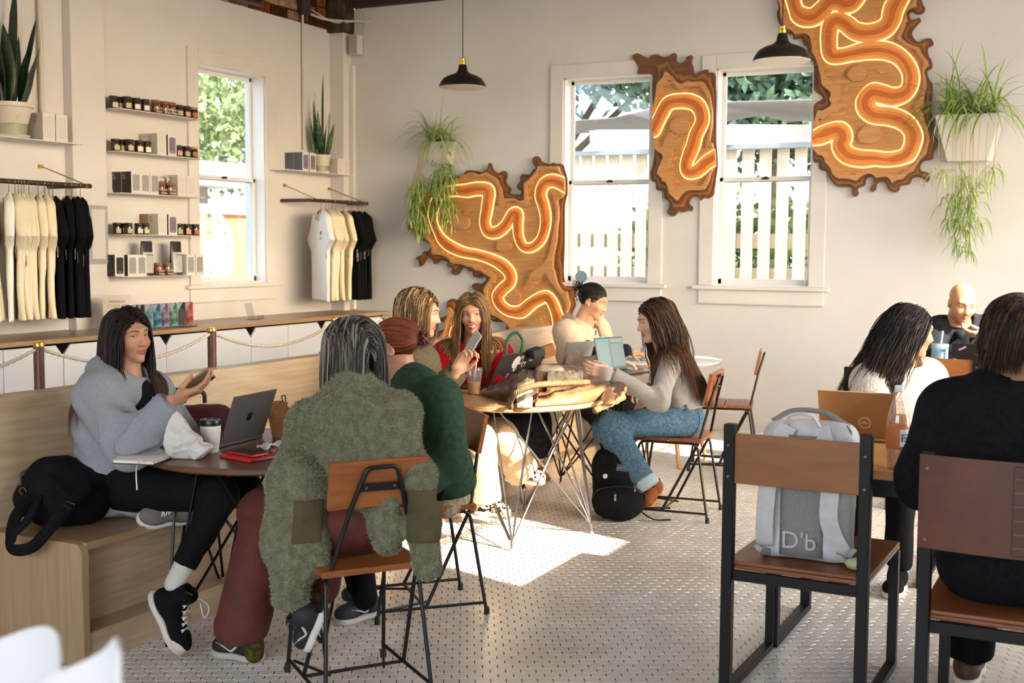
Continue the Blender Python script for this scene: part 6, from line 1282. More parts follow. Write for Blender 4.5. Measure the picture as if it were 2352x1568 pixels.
# ---------------- people further back ----------------
def wear(p, name, mat, pel, che, shL, shR, arms, nk, HC, o=.02, w=1, d=1, belly=0, hem=.11, h=.012, seed=1, cut=.03, ar=(.068, .058, .044), ao=.014, collar=0, neck=.062, fa=.005, extra=None, vneck=False):
    """long sleeved top; arms = [(shoulder, elbow, wrist), ...]"""
    to, TR = torso(pel, che, shL, shR, o, w, d, belly)
    f = uni(.045, to, *[sleeve(a, b, c, ar[0], ar[1], ar[2], ao, cut) for a, b, c in arms])
    if collar: f = uni(.03, f, cone(nk-UP*.06, nk+UP*.0, .085+collar, .075+collar))
    if extra: f = uni(.03, f, *extra)
    f = sub(f, cone(nk-UP*.015+TR[:, 1]*.012, HC, neck, neck+.008), .01); f = sub(f, cone(nk+TR[:, 1]*.05, che+TR[:, 1]*.2+UP*.02, .05, .012), .006) if vneck else f; f = inter(f, plane(pel-UP*hem, -UP), .015)
    f = disp(f, *folds(seed, fa, 15), *[creases(b, .12, fa*1.6, seed+i, 70) for i, (a, b, c) in enumerate(arms)], creases(pel+UP*.12, .15, fa*1.2, seed+9, 60), creases(che-UP*.05, .14, fa, seed+11, 50))
    lo, hi = bbox(*[q for a in arms for q in a], pel, nk, shL, shR, pad=.19); p.cloth(name, f, lo, hi, h, mat, smooth=1)
    p.under(uni(.05, torso(pel, che, shL, shR, -.012, w, d)[0], *[limb(a, b, c, .045, .04, .029) for a, b, c in arms], cone(nk-UP*.06, HC-UP*.055, .054, .05)), lo, hi, .022)
    return TR
def legs(p, name, mat, pel, TR, L, o=.006, r=(.092, .066, .05), h=.013, seed=1, fa=.004, cuts=True, seat=(.17, .125, .11)):
    f = ell(pel, seat, TR)
    for hp, kn, an in L:
        n = nrm(an-kn); f = uni(.045, f, inter(chain([hp, kn, an+n*.06], [r[0]+o, r[1]+o, r[2]+o], .03), plane(an, n), .004))
    f = disp(f, *folds(seed, fa, 18), *[creases(kn, .12, fa*1.5, seed+i, 70) for i, (hp, kn, an) in enumerate(L)]); lo, hi = bbox(pel, *[q for l in L for q in l], pad=.16)
    p.cloth(name, f, lo, hi, h, mat, smooth=1)
# 4. blonde woman with the phone
p = Person('blonde woman in profile holding up a phone behind the red haired woman', (-3.55, 5.85, .46), '#d8a684', '#b5746a')
HC = PX(962, 720, 6.45); p.head(HC, cdir(.97, -.12, -.12), nrm(UP+Rv*.12), dict(scale=1.06, eye_open=.7), '#5a4028', (0, 1, -.25), h=.004)
nk = PX(945, 788, 6.5); che = PX(950, 885, 6.55); pel = V3(-3.58, 5.75, .57); shL, shR = PX(975, 830, 6.70), PX(945, 835, 6.35)
elR, wrR = PX(985, 920, 6.15), PX(1040, 862, 5.95); elL, wrL = PX(985, 935, 6.62), PX(1012, 1000, 6.45)
olv = M('olive_jacket', '#5b5340', '#686049', rough=.9, scale=40, bump=.2, bscale=120)
TR = wear(p, 'olive_jacket', olv, pel, che, shL, shR, [(shR, elR, wrR), (shL, elL, wrL)], nk, HC, .025, seed=71, collar=.01)
p.hand(wrR+nrm(wrR-elR)*.04, cdir(.45, -.1, .85), cdir(.35, -.6, -.2), 1, curl=(.75, .8, .85, .9), th=(.35, .75, .5), h=.0042); p.hand(wrL, cdir(.9, 0, 0), V3(0, 0, -1), -1, curl=(.4,)*4, h=.006)
kh = M('khaki_cotton', '#c6ab86', '#b99d77', rough=.9, scale=20, bump=.1)
aL, aR = PX(1200, 1082, 6.55), PX(1112, 1150, 6.2); kL, kR = PX(1150, 1000, 6.3), PX(1100, 1005, 6.12)
legs(p, 'trousers', kh, pel, TR, [(pel+TR[:, 0]*-.09, kL, aL), (pel+TR[:, 0]*.09, kR, aR)], .008, (.09, .075, .085), seed=73)
leo = M('leopard_canvas', '#cdbf9f', '#241b14', rough=.9, scale=52, detail=1.5, lo=.49, hi=.52); sol = M('sole_cream', '#d2c7b1', rough=.6)
shoe(p, onz(1092, 1180, 0), onz(1172, 1188, 0), UP, leo, sol, lacew, .27, True, sol); shoe(p, PX(1160, 1102, 6.55), PX(1252, 1112, 6.5), nrm(UP+CAMW*.1), leo, sol, lacew, .26, True, sol)
hair(p, ['#4a3524', '#6b4c30', '#8f6a42', '#b89462', '#cfae78', '#5a3f2a'], length=.27, n=2000, part=.02, seed=23, rad=.0023, lift=.012, steps=20, wave=.004, back=1.3, col_f=p.collide(torso(pel, che, shL, shR, .03)[0]))
p.finish()
ph = thing('phone', 'pale phone held upright by the blonde woman', 'phone', PX(1083, 793, 5.92)); R = frame(cdir(.5, -.15, .85), cdir(.7, .5, -.35)); MB().box((0, 0, 0), (.072, .15, .009), R).build('case', M('case_pale', '#b9b2aa', rough=.3), ph, bevel=.004, seg=3); MB().box(R[:, 2]*.0048, (.066, .142, .0006), R).build('screen', M('screen_dark'), ph)
# 5. woman in the red sweater
p = Person('smiling woman in red sweater with long light brown hair at the far side', (-3.55, 6.75, .46), '#d29c7c', '#b8655c')
HC = PX(1086, 722, 7.2); p.head(HC, cdir(-.06, -1, -.05), nrm(UP+Rv*-.08), dict(scale=1.02, smile=1.0, eye_open=.95), '#5a3e28', (-.55, 1, .02), '#5a4632', h=.0036)
nk = PX(1083, 785, 7.28); che = PX(1080, 872, 7.35); pel = V3(-3.56, 6.72, .57); shR, shL = PX(1020, 822, 7.3), PX(1146, 815, 7.35)
elR, wrR = PX(1010, 915, 7.1), PX(1095, 893, 6.98); elL, wrL = PX(1158, 905, 7.1), PX(1140, 888, 6.8)
redm = M('red_knit', '#a3121b', '#8f0f18', rough=.95, scale=60, bump=.4, bscale=240)
TR = wear(p, 'red_sweater', redm, pel, che, shL, shR, [(shR, elR, wrR), (shL, elL, wrL)], nk, HC, .03, 1.0, 1.1, seed=81, ao=.022)
text('sweater_letters', 'c  s  t  o  n', .035, M('print_pale', '#e3c9b4', rough=.8), p.t, PX(1118, 806, 7.19)-p.o, np.stack([Rv, UP, CAMW], 1), .004)
p.hand(wrR, cdir(.7, -.4, -.2), V3(0, 0, -1), 1, curl=(.4,)*4, h=.0055); p.hand(wrL, cdir(-.5, -.7, -.2), V3(0, 0, -1), -1, curl=(.4,)*4, h=.0055)
kL, kR = PX(1235, 968, 6.85), PX(1190, 965, 6.75); aL, aR = PX(1218, 1110, 6.95), PX(1190, 1080, 6.9); cL, cR = PX(1238, 1042, 6.92), PX(1196, 1000, 6.85)
legs(p, 'ripped_jeans', M('black_denim', '#121114', '#1c1b1f', rough=.9, scale=30), pel, TR, [(pel+TR[:, 0]*-.09, kL, cL), (pel+TR[:, 0]*.09, kR, cR)], .006, (.09, .07, .075), seed=83)
mb = MB(); g = np.random.default_rng(3)
for k in range(40): a = g.uniform(0, 6.28); q = cL+V3(cos(a)*.078, sin(a)*.078, 0); mb.tube([q, q-UP*g.uniform(.01, .03)], .0018, 4)
mb.build('frayed_hem', M('fray', '#26252a', rough=1), p.t, org=p.o, kind='stuff')
p.under(uni(.02, limb(kL, cL, aL, .04, .048, .034), limb(kR, cR, aR, .04, .048, .034)), *bbox(kL, cL, aL, kR, cR, aR, pad=.09), .012)
tanl = M('tan_suede', '#a8763f', '#93652f', rough=.9); shoe(p, onz(1180, 1125, .02), onz(1262, 1098, .0), UP, tanl, M('sole_brown', '#6a3a22', rough=.7), None, .25); shoe(p, PX(1165, 1075, 6.95), PX(1250, 1080, 6.9), nrm(UP+CAMW*.2), tanl, M('sole_brown'), None, .24)
hair(p, ['#5b422c', '#7d5d3c', '#a17d50', '#bf9a66', '#8a6844'], length=.50, n=2000, part=.0, seed=29, rad=.0024, lift=.012, steps=26, wave=.006, grav=.34, col_f=p.collide(torso(pel, che, shL, shR, .036, 1, 1.1)[0]), tips='#a8824f')
p.finish()
# 6. woman in the beige jacket by the window
p = Person('woman in beige jacket with dark pinned up hair working by the window', (-3.5, 8.1, .46), '#c89674', '#a9675a')
HC = PX(1362, 693, 8.35); p.head(HC, cdir(.86, -.42, -.30), nrm(UP+Rv*.14), dict(scale=1.0, eye_open=.55, nose=.95), '#15100d', (0, 1, -.4), '#1d130d', h=.0042)
nk = PX(1340, 735, 8.4); che = PX(1330, 800, 8.45); pel = V3(-3.53, 8.13, .57); shR, shL = PX(1298, 762, 8.25), PX(1372, 758, 8.6)
elR, wrR = PX(1320, 850, 8.0), PX(1395, 832, 7.95); elL, wrL = PX(1400, 822, 8.5), PX(1432, 806, 8.25)
bg_ = M('beige_twill', '#cbb59c', '#bfa88e', rough=.9, scale=30, bump=.2, bscale=140)
TR = wear(p, 'beige_jacket', bg_, pel, che, shL, shR, [(shR, elR, wrR), (shL, elL, wrL)], nk, HC, .025, 1.0, 1.05, seed=91, ao=.018, cut=.0, neck=.066, vneck=True, fa=.007)
p.cloth('undershirt', sub(uni(.03, ell(che+TR[:, 1]*.10+UP*.02, (.055, .055, .2), TR), cone(nk-UP*.03, nk+UP*.005, .058)), cone(nk+UP*.01, HC, .052)), che-.3, che+.35, .012, black_cloth)
fl_ = [nk+TR[:, 0]*-.05+TR[:, 1]*.03+UP*.02, nk+TR[:, 0]*.07+TR[:, 1]*.02+UP*.02]
for s in (-1, 1): MB().sheet(np.array([[nk+TR[:, 0]*s*.060-TR[:, 1]*.075+UP*.045, nk+TR[:, 0]*s*.075+TR[:, 1]*.035+UP*.03, nk+TR[:, 0]*s*.045+TR[:, 1]*.13-UP*.05], [nk+TR[:, 0]*s*.110-TR[:, 1]*.105+UP*.02, nk+TR[:, 0]*s*.145+TR[:, 1]*.03-UP*.0, nk+TR[:, 0]*s*.105+TR[:, 1]*.155-UP*.085]]), .006).build('collar', bg_, p.t, smooth=True, org=p.o)
p.cloth('cuff', uni(0, cone(wrR-nrm(wrR-elR)*.03, wrR+nrm(wrR-elR)*.04, .043), cone(wrL-nrm(wrL-elL)*.03, wrL+nrm(wrL-elL)*.04, .043)), *bbox(wrR, wrL, pad=.1), .012, M('navy_cuff', '#1b2230', rough=.9))
p.hand(wrR+nrm(wrR-elR)*.05, cdir(.85, .1, -.1), V3(0, 0, -1), 1, curl=(.5, .5, .5, .5), h=.0048); p.hand(wrL+cdir(.8, -.2, -.1)*.05, cdir(.85, -.35, -.15), V3(0, 0, -1), -1, curl=(.5, .55, .55, .6), h=.0048)
kL, kR = pel+TR[:, 1]*.40-TR[:, 0]*.10, pel+TR[:, 1]*.40+TR[:, 0]*.10; aL, aR = V3(kL[0]+.0, kL[1], .1), V3(kR[0]+.05, kR[1], .1)
legs(p, 'trousers', M('black_denim'), pel, TR, [(pel+TR[:, 0]*-.09, kL, aL), (pel+TR[:, 0]*.09, kR, aR)], .006, (.09, .07, .06), .016)
for a in (aL, aR): shoe(p, V3(a[0]-.06, a[1]+.02, 0), V3(a[0]+.19, a[1]-.05, 0), UP, M('pale_shoe', '#cbb79a', rough=.8), sol, None, .25)
hair(p, ['#15100e', '#1e1714', '#0f0b0a', '#2a1f1a'], n=600, seed=37, bun=(0, -.105, .045), steps=12, rad=.0040)
mb = MB(); b0 = p.L((0, -.115, .05)); g = np.random.default_rng(6)
for k in range(34):
    d = nrm(g.normal(size=3)+V3(0, 0, .9)); q = b0+d*.02; mb.tube(spline([b0, q, q+d*.03+g.normal(0, .015, 3), q+d*.03+V3(g.normal(0, .02), g.normal(0, .02), -.03)], 3), .0028, 4)
mb.build('hair_bun', M('hair_black', '#15100e', rough=.45), p.t, smooth=True, org=p.o, kind='stuff')
mb = MB()
for k in range(5): mb.lathe([(0, -.006), (.006, 0), (0, .006)], 7, p.L((.035, -.10, .03))+Rv*.004-UP*(.018*k-.02))
mb.build('hair_claw', M('claw_white', '#d8d2c6', rough=.3), p.t, org=p.o, kind='stuff'); MB().lathe([(0, 0), (.007, .003), (.006, .008), (0, .01)], 10, p.L((.079, .002, -.006))).tube([p.L((.082, .004, -.008)), p.L((.083, .012, -.03))], .0028, 6).build('earbud', M('earbud_white', '#e4e1db', rough=.3), p.t, org=p.o)
p.finish()
# 7. long haired woman in jeans
p = Person('woman with very long brown hair in grey top and blue jeans, seated in profile', (-2.3, 6.65, .47), '#e0b79c', '#b57068')
HC = PX(1506, 737, 7.0); p.head(HC, cdir(-.97, -.18, -.20), nrm(UP+Rv*-.12), dict(scale=1.03, eye_open=.6), '#35241a', (0, 1, -.35), '#3a2a1c', h=.0042)
nk = PX(1537, 795, 7.0); che = PX(1552, 880, 6.98); pel = V3(-2.25, 6.66, .575); shL, shR = PX(1538, 838, 6.82), PX(1545, 830, 7.16)
elL, wrL = PX(1512, 922, 6.62), PX(1418, 868, 6.62); elR, wrR = PX(1520, 905, 7.22), PX(1482, 925, 7.05)
gt = M('grey_rib_top', '#a9a39c', '#9d9790', rough=.95, scale=60, bump=.15)
TR = wear(p, 'grey_top', gt, pel+UP*.09, che, shL, shR, [(shL, elL, wrL), (shR, elR, wrR)], nk, HC, .008, .86, .95, hem=.035, seed=101, ar=(.056, .047, .036), ao=.008, h=.010, fa=.004)
tips = p.hand(wrL+nrm(wrL-elL)*.05, cdir(-.85, -.05, .22), cdir(-.2, .9, .1), -1, curl=(.65, .7, .75, .8), th=(.3, .7, .7), h=.0042); p.hand(wrR+nrm(wrR-elR)*.04, cdir(-.4, -.3, -.85), cdir(-.3, .3, -.5), 1, curl=(.4, .45, .5, .5), h=.0045)
dn = M('blue_denim', '#3a5364', '#5b7587', rough=.9, scale=70, detail=6, bump=.15, bscale=200, lo=.3, hi=.7)
kL, aL = PX(1402, 975, 6.72), PX(1492, 1112, 6.62); kR, aR = PX(1388, 985, 6.92), PX(1478, 1122, 6.86)
legs(p, 'jeans', dn, pel, TR, [(pel-TR[:, 0]*.085, kL, aL), (pel+TR[:, 0]*.085, kR, aR)], .004, (.092, .064, .046), .010, 103, .004, seat=(.165, .125, .12))
p.under(ell(pel+UP*.08, (.135, .10, .10), TR), pel-.22, pel+.28, .015)
wash = M('denim_pale', '#9fb0bb', rough=.9)
for k_, a_ in ((kL, aL), (kR, aR)): n_ = nrm(a_-k_); p.cloth('rolled_cuff', inter(cone(a_-n_*.06, a_+n_*.02, .057), lambda P, q=a_, n_=n_: np.abs((P[0]-q[0])*n_[0]+(P[1]-q[1])*n_[1]+(P[2]-q[2])*n_[2]+.015)-.03, .004), a_-.12, a_+.12, .009, wash)
MB().tube(spline([pel-TR[:, 0]*.165+UP*.05+TR[:, 1]*.05, pel-TR[:, 0]*.175+TR[:, 1]*.16+UP*.02, pel-TR[:, 0]*.18+TR[:, 1]*.26+UP*.01], 5), .006, 5, flat=.5).build('side_seam', M('seam_rust', '#4a2a2c', rough=.9), p.t, org=p.o)
MB().box(pel-TR[:, 0]*.160+TR[:, 1]*-.02+UP*.09, (.012, .02, .06), TR).box(pel-TR[:, 0]*.09+TR[:, 1]*-.105+UP*.09, (.02, .012, .06), TR).build('belt_loop', dn, p.t, org=p.o)
br = M('brown_suede', '#7a4a2a', '#6a3d20', rough=.9); shoe(p, onz(1500, 1150, .03), onz(1478, 1172, 0)+Rv*-.0, UP, br, M('sole_tan', '#a3774c', rough=.7), None, .25); shoe(p, onz(1520, 1138, .02), onz(1480, 1148, 0), UP, br, M('sole_tan'), None, .25)
hair(p, ['#20130c', '#2e1c11', '#3d2616', '#563620', '#6b4527'], length=.62, n=1900, part=.0, seed=41, rad=.0030, lift=.012, steps=32, wave=.011, back=1.4, spread=1.6, grav=.26, col_f=p.collide(torso(pel+UP*.09, che, shL, shR, .015, .9, 1)[0], limb(shL, elL, wrL, .06, .05, .04, .01)), tips='#6a4122', flow=(.20, .05, 0))
p.finish()
# 8. bald man
p = Person('bald man in dark shirt resting chin on hand against the back wall', (-.92, 8.5, .46), '#c58d66', '#9a5c4e')
HC = PX(2210, 696, 7.85); p.head(HC, cdir(-.02, -1, -.34), nrm(UP+Rv*.03), dict(scale=1.06, jaw=1.08, eye_open=.45, beard=True, neck=1.15), '#1a1310', (0, 1, -.35), '#1d130d', h=.0042)
nk = PX(2212, 738, 7.98); che = PX(2212, 815, 8.05); pel = V3(-.93, 8.56, .57); shR, shL = PX(2152, 755, 8.0), PX(2274, 755, 8.0)
elL, wrL = PX(2300, 815, 7.75), PX(2268, 774, 7.62); elR, wrR = PX(2140, 835, 7.8), PX(2185, 830, 7.6)
TR = wear(p, 'dark_shirt', M('charcoal_cloth', '#1b1b1d', '#262629', rough=.85, scale=40), pel, che, shL, shR, [(shL, elL, wrL), (shR, elR, wrR)], nk, HC, .03, 1.1, 1.1, seed=111, collar=.006, h=.013)
p.hand(wrL+nrm(wrL-elL)*.03, cdir(-.95, -.12, .05), cdir(-.1, .4, .9), -1, curl=(.25, .55, .75, .85), th=(.2, .9, .5), h=.0045); p.hand(wrR, cdir(.6, -.6, 0), V3(0, 0, -1), 1, curl=(.4,)*4, h=.006)
for s in (-1, 1): MB().sheet(np.array([[nk+TR[:, 0]*s*.055-TR[:, 1]*.05+UP*.04, nk+TR[:, 0]*s*.06+TR[:, 1]*.04+UP*.02, nk+TR[:, 0]*s*.02+TR[:, 1]*.105-UP*.05], [nk+TR[:, 0]*s*.085-TR[:, 1]*.06+UP*.0, nk+TR[:, 0]*s*.10+TR[:, 1]*.05-UP*.03, nk+TR[:, 0]*s*.06+TR[:, 1]*.125-UP*.09]]), .006).build('collar', M('charcoal_cloth'), p.t, smooth=True, org=p.o)
legs(p, 'trousers', black_cloth, pel, TR, [(pel+TR[:, 0]*s*.09, pel+TR[:, 0]*s*.12+TR[:, 1]*.42, pel*(1, 1, 0)+TR[:, 0]*s*.12+TR[:, 1]*.40+UP*.1) for s in (-1, 1)], .006, h=.018)
for s in (-1, 1): q = pel*(1, 1, 0)+TR[:, 0]*s*.12+TR[:, 1]*.36; shoe(p, q, q+nrm(TR[:, 1]*(1, 1, 0))*.26, UP, black_cloth, rubber, None, .27)
p.finish()
# 9. woman in the white fleece
p = Person('dark haired woman in white fleece turned away behind the brown laptop', (-.95, 6.0, .46), '#c2906f', '#a0625a')
HC = PX(2090, 762, 5.72); p.head(HC, cdir(.98, .08, -.12), nrm(UP+Rv*.10), dict(scale=1.04), '#1d1410', h=.0042)
nk = PX(2075, 830, 5.78); che = PX(2062, 925, 5.82); pel = V3(-.98, 6.02, .57); shR, shL = PX(1998, 880, 5.72), PX(2128, 872, 5.95)
elR, wrR = PX(1995, 985, 5.55), PX(2075, 1000, 5.4); elL, wrL = PX(2165, 955, 5.95), PX(2200, 985, 5.6)
wf = M('white_fleece', '#d2c9bd', '#c3b9ac', rough=1, scale=60, bump=1, bscale=85)
TR = wear(p, 'white_fleece', wf, pel, che, shL, shR, [(shR, elR, wrR), (shL, elL, wrL)], nk, HC, .04, 1.05, 1.15, seed=121, ao=.03, collar=.02, neck=.07, h=.0095, extra=None)
p.hand(wrR+nrm(wrR-elR)*.04, cdir(.6, -.4, -.1), V3(0, 0, -1), 1, curl=(.4,)*4, h=.006); p.hand(wrL+nrm(wrL-elL)*.04, cdir(.2, -.8, -.1), V3(0, 0, -1), -1, curl=(.4,)*4, h=.006)
legs(p, 'trousers', black_cloth, pel, TR, [(pel+TR[:, 0]*s*.09, pel+V3(.12*s*-1, -.38, .02), V3(pel[0]+.12*s*-1, pel[1]-.38, .1)) for s in (-1, 1)], .006, h=.018)
for s in (-1, 1): q = V3(pel[0]+.12*s*-1, pel[1]-.32, 0); shoe(p, q, q+V3(0, -.25, 0), UP, black_cloth, sol, None, .26)
hair(p, ['#15100f', '#1f1614', '#0e0a0a', '#2c1f1b'], length=.44, n=1500, part=.0, seed=53, rad=.0028, lift=.010, steps=26, wave=.008, spread=1.8, grav=.3, back=.6, col_f=p.collide(torso(pel, che, shL, shR, .05, 1.05, 1.15)[0]), tips='#3d261d', flow=Rv*-.5)
MB().lathe([(0, 0), (.009, .002), (.008, .008), (0, .01)], 10, p.L((-.08, .0, -.004))).build('earbud', M('earbud_white'), p.t, org=p.o)
p.finish()
# 10. person in the black sweater, near right
p = Person('person in black sweater with short dark hair, seen from behind at right', (-.26, 4.0, .47), '#9a6a4c')
HC = PX(2334, 780, 3.86); p.head(HC, cdir(.25, .96, -.10), UP, dict(scale=1.06, neck=1.2), '#20140d', h=.0045, lash=False)
nk = PX(2325, 885, 3.82); che = PX(2300, 1040, 3.80); pel = V3(-.25, 4.02, .59); shL, shR = PX(2178, 950, 3.95), PX(2440, 950, 3.75)
elL, wrL = PX(2128, 1105, 4.02), V3(-.45, 4.62, .80); elR, wrR = V3(.15, 4.2, .82), V3(-.05, 4.62, .80)
bs = M('black_knit', '#111014', '#18171b', rough=.95, scale=60, bump=.25, bscale=200)
TR = wear(p, 'black_sweater', bs, pel, che, shL, shR, [(shL, elL, wrL), (shR, elR, wrR)], nk, HC, .05, 1.2, 1.35, .05, .13, .013, 131, ar=(.085, .078, .05), ao=.022, neck=.072, fa=.004)
for W, sd in ((wrL, -1), (wrR, 1)): p.hand(W, V3(0, 1, 0), V3(0, 0, -1), sd, curl=(.35,)*4, h=.006)
bb_ = M('black_trouser', '#0f0e10', rough=.9); kk = [(pel+TR[:, 0]*s*.11, V3(-.25+s*.17, 4.46, .53), V3(-.27+s*.17, 4.52, .10)) for s in (-1, 1)]
legs(p, 'trousers', bb_, pel, TR, kk, .012, (.11, .085, .075), .015, seat=(.21, .16, .12))
for h_, k_, a_ in kk: shoe(p, V3(a_[0], a_[1]-.06, 0), V3(a_[0], a_[1]+.20, 0), UP, M('brown_leather', '#4a2f1c', rough=.6), sol, None, .28)
hair(p, ['#1a110b', '#24170f', '#3a2416', '#5a3a1e', '#130c08'], length=.145, n=3000, part=.02, seed=61, rad=.0021, lift=.014, steps=16, wave=.007, spread=2.2, grav=.26)
p.finish()
# ---------------- things on tables, bench, chairs and floor ----------------
greym = M('space_grey', '#625f5e', rough=.4, metal=.3); silver = M('silver_alu', '#aaa59e', rough=.4, metal=.25); blackpl = M('black_plastic', '#141313', rough=.35)
papw = M('paper_white', '#dcd6cc', rough=.8)
def on_lid(P0, ex_, ey_, off_):
    """frame for flat things on a lid: local x, y on the lid plane, z outwards"""
    ez = np.cross(ex_, ey_); return np.stack([ex_, ey_, ez], 1), P0+ez*off_
def laptop(label, a, b, n, h, tilt, lidm, screen=None, flip=False, deep=.21):
    """hinge from a to b on the table, n = towards the user, tilt = lean away from the user"""
    a, b = V3(*a), V3(*b); ex_ = nrm(b-a); L = np.linalg.norm(b-a); n = nrm(V3(*n)-ex_*(V3(*n)@ex_)); m = (a+b)/2; up = UP*cos(tilt)-n*sin(tilt)
    t = thing('laptop', label, 'laptop', m, group='laptops on the tables')
    Rb = np.stack([ex_, n, np.cross(ex_, n)], 1); MB().box(n*deep/2+UP*.008, (L, deep, .014), Rb).build('base', lidm, t, bevel=.004, seg=3)
    MB().box(n*deep*.42+UP*.0155, (L*.88, deep*.42, .0012), Rb).build('keyboard', blackpl, t)
    Rl = np.stack([ex_, np.cross(up, ex_), up], 1); MB().box(up*h/2+UP*.016, (L, .006, h), Rl).build('lid', lidm, t, bevel=.0028, seg=3)
    inner = nrm(n-up*(n@up)); MB().box(up*h/2+UP*.016+inner*.0036, (L*.96, .0008, h*.93), Rl).build('screen', screen or M('screen_dark'), t)
    return t, m+UP*.016+up*h/2, ex_, up, inner
def logo_frame(c, ex_, up, inner):
    """writing on the lid's outside: x runs so that it reads from outside"""
    out = -inner; x = np.cross(up, out); return np.stack([x, up, out], 1), c+out*.0034
# --- table 1
t, c, ex_, up, inn = laptop('space grey laptop with dark fruit emblem open on the walnut table', onz(505, 1029, .745), onz(604, 1004, .745), cdir(-.75, .66), .205, radians(20), greym)
R, q = logo_frame(c, ex_, up, inn); o = V3(*t.location); bk = M('logo_black', '#151414', rough=.25)
P = [(.0, .013), (.006, .0155), (.0125, .012), (.010, .005), (.0135, -.003), (.009, -.013), (.004, -.0155), (0, -.014), (-.004, -.0155), (-.010, -.012), (-.0145, -.002), (-.013, .008), (-.008, .0145), (-.003, .014)]
MB().prism(spline(P, 3, True)*1.2, 0, .0006, lambda V: V@R.T+q-o).build('lid_emblem', bk, t); MB().prism(np.array([(.001, .017), (.007, .024), (.008, .027), (.002, .022)])*1.2, 0, .0006, lambda V: V@R.T+q-o).build('emblem_leaf', bk, t)
c = onz(484, 1037, .745); t = thing('coffee_cup', 'white paper coffee cup with black lid on the walnut table', 'cup', c)
MB().lathe([(0, .002), (.029, .0), (.031, .004), (.041, .108), (.039, .108)], 36).build('paper_cup', M('cup_white', '#d9d3c9', rough=.6), t, smooth=True, auto=40)
MB().lathe([(.0335, .026), (.0345, .028), (.0408, .094), (.0400, .096)], 36).build('sleeve', M('sleeve_white', '#d3ccc1', '#c9c1b5', rough=.8, scale=90, st=(1, 1, 2), bump=.4, bscale=120), t, smooth=True, auto=40)
MB().lathe([(.040, .104), (.0435, .106), (.0435, .112), (.041, .114), (.0405, .124), (.0385, .128), (.034, .128), (.033, .124), (0, .124)], 36).build('lid', blackpl, t, smooth=True, auto=30)
c = onz(420, 1052, .745); t = thing('paper_bag', 'crumpled white paper bag standing beside coffee cup', 'paper bag', c); o = V3(*c)
def facet(c, r, n, sd, fr=None):
    g = np.random.default_rng(sd); N = g.normal(size=(n, 3)); N /= np.linalg.norm(N, axis=1, keepdims=True); k = g.uniform(.72, 1.02, n); A = (N/np.array(r))@(np.eye(3) if fr is None else fr.T); m = min(r)
    def f(P):
        d = None
        for a, q in zip(A, k): v = a[0]*(P[0]-c[0])+a[1]*(P[1]-c[1])+a[2]*(P[2]-c[2])-q; d = v if d is None else np.maximum(d, v)
        return d*m
    return f
VF = np.stack([Rv, Fv, UP], 1)
f = uni(.004, facet(o+UP*.055, (.085, .06, .075), 46, 3, VF), facet(o+UP*.10-Rv*.02, (.055, .045, .085), 40, 4, VF), facet(o+UP*.03+Rv*.05, (.055, .05, .045), 36, 5, VF)); f = inter(disp(f, wob(70, .0025, 4, ridge=True)), plane(o, -UP))
sdf('crumpled_paper', f, o-.15, o+(.15, .15, .24), .0045, M('bag_paper', '#d5d0c9', '#c8c2ba', rough=.7, scale=30), t, o)
q = [onz(258, 1058, .758), onz(352, 1062, .758), onz(404, 1042, .758), onz(318, 1012, .758)]; c = sum(q)/4; t = thing('notebook', 'open white notebook overhanging the left edge of the walnut table', 'notebook', V3(c[0], c[1], .746)); o = V3(c[0], c[1], .746)
MB().add([V3(p_[0], p_[1], z)-o for z in (.747, .750) for p_ in q], [(0, 3, 2, 1), (4, 5, 6, 7), (0, 1, 5, 4), (1, 2, 6, 5), (2, 3, 7, 6), (3, 0, 4, 7)]).build('cover', M('cover_dark', '#2a2726', rough=.6), t)
qi = [c+(p_-c)*.97 for p_ in q]; MB().add([V3(p_[0], p_[1], z)-o for z in (.7502, .760) for p_ in qi], [(0, 3, 2, 1), (4, 5, 6, 7), (0, 1, 5, 4), (1, 2, 6, 5), (2, 3, 7, 6), (3, 0, 4, 7)]).build('pages', papw, t)
tag(MB().tube(spline([onz(330, 1059, .764), onz(318, 1062, .755), PX(313, 1085, 4.5), PX(315, 1125, 4.5)], 6), .0032, 6).build('cord', lacew, smooth=True), 'white cord hanging off the open notebook', 'cord')
c = onz(663, 1003, .745); t = thing('takeout_box', 'brown cardboard takeout box with its flaps open beside the fleece jacket', 'box', c); o = V3(*c); kb = M('kraft_board', '#8a5a2c', '#7d5027', rough=.8, scale=30)
Rb = frame(cdir(.75, .65)); MB().box((0, 0, .045), (.10, .10, .09), Rb, top=(1.25, 1.25)).build('carton', kb, t); 
def flap(pts, nm): MB().sheet(np.array(pts), .002).build(nm, kb, t)
e = .0625; W_ = lambda x, y, z: V3(*(Rb@V3(x, y, 0)))+UP*z
flap([[W_(-e, -e, .09), W_(e, -e, .09)], [W_(-e*.5, -e*.3, .15), W_(e*.5, -e*.3, .15)]], 'flap'); flap([[W_(-e, e, .09), W_(e, e, .09)], [W_(-e*.5, e*1.4, .155), W_(e*.5, e*1.4, .155)]], 'flap'); flap([[W_(-e, -e, .09), W_(-e, e, .09)], [W_(-e*1.35, -e*.35, .145), W_(-e*1.35, e*.35, .145)]], 'flap')
MB().tube(spline([W_(-.01, -.02, .15), W_(-.02, -.02, .172), W_(.01, -.02, .176), W_(.012, -.02, .152)], 4), .003, 5).build('wire_clip', rawsteel, t)
qs = [onz(510, 1047, .752), onz(580, 1060, .752), onz(634, 1046, .752), onz(570, 1036, .752)]; c = sum(qs)/4; redp = M('red_case', '#b01a18', rough=.4)
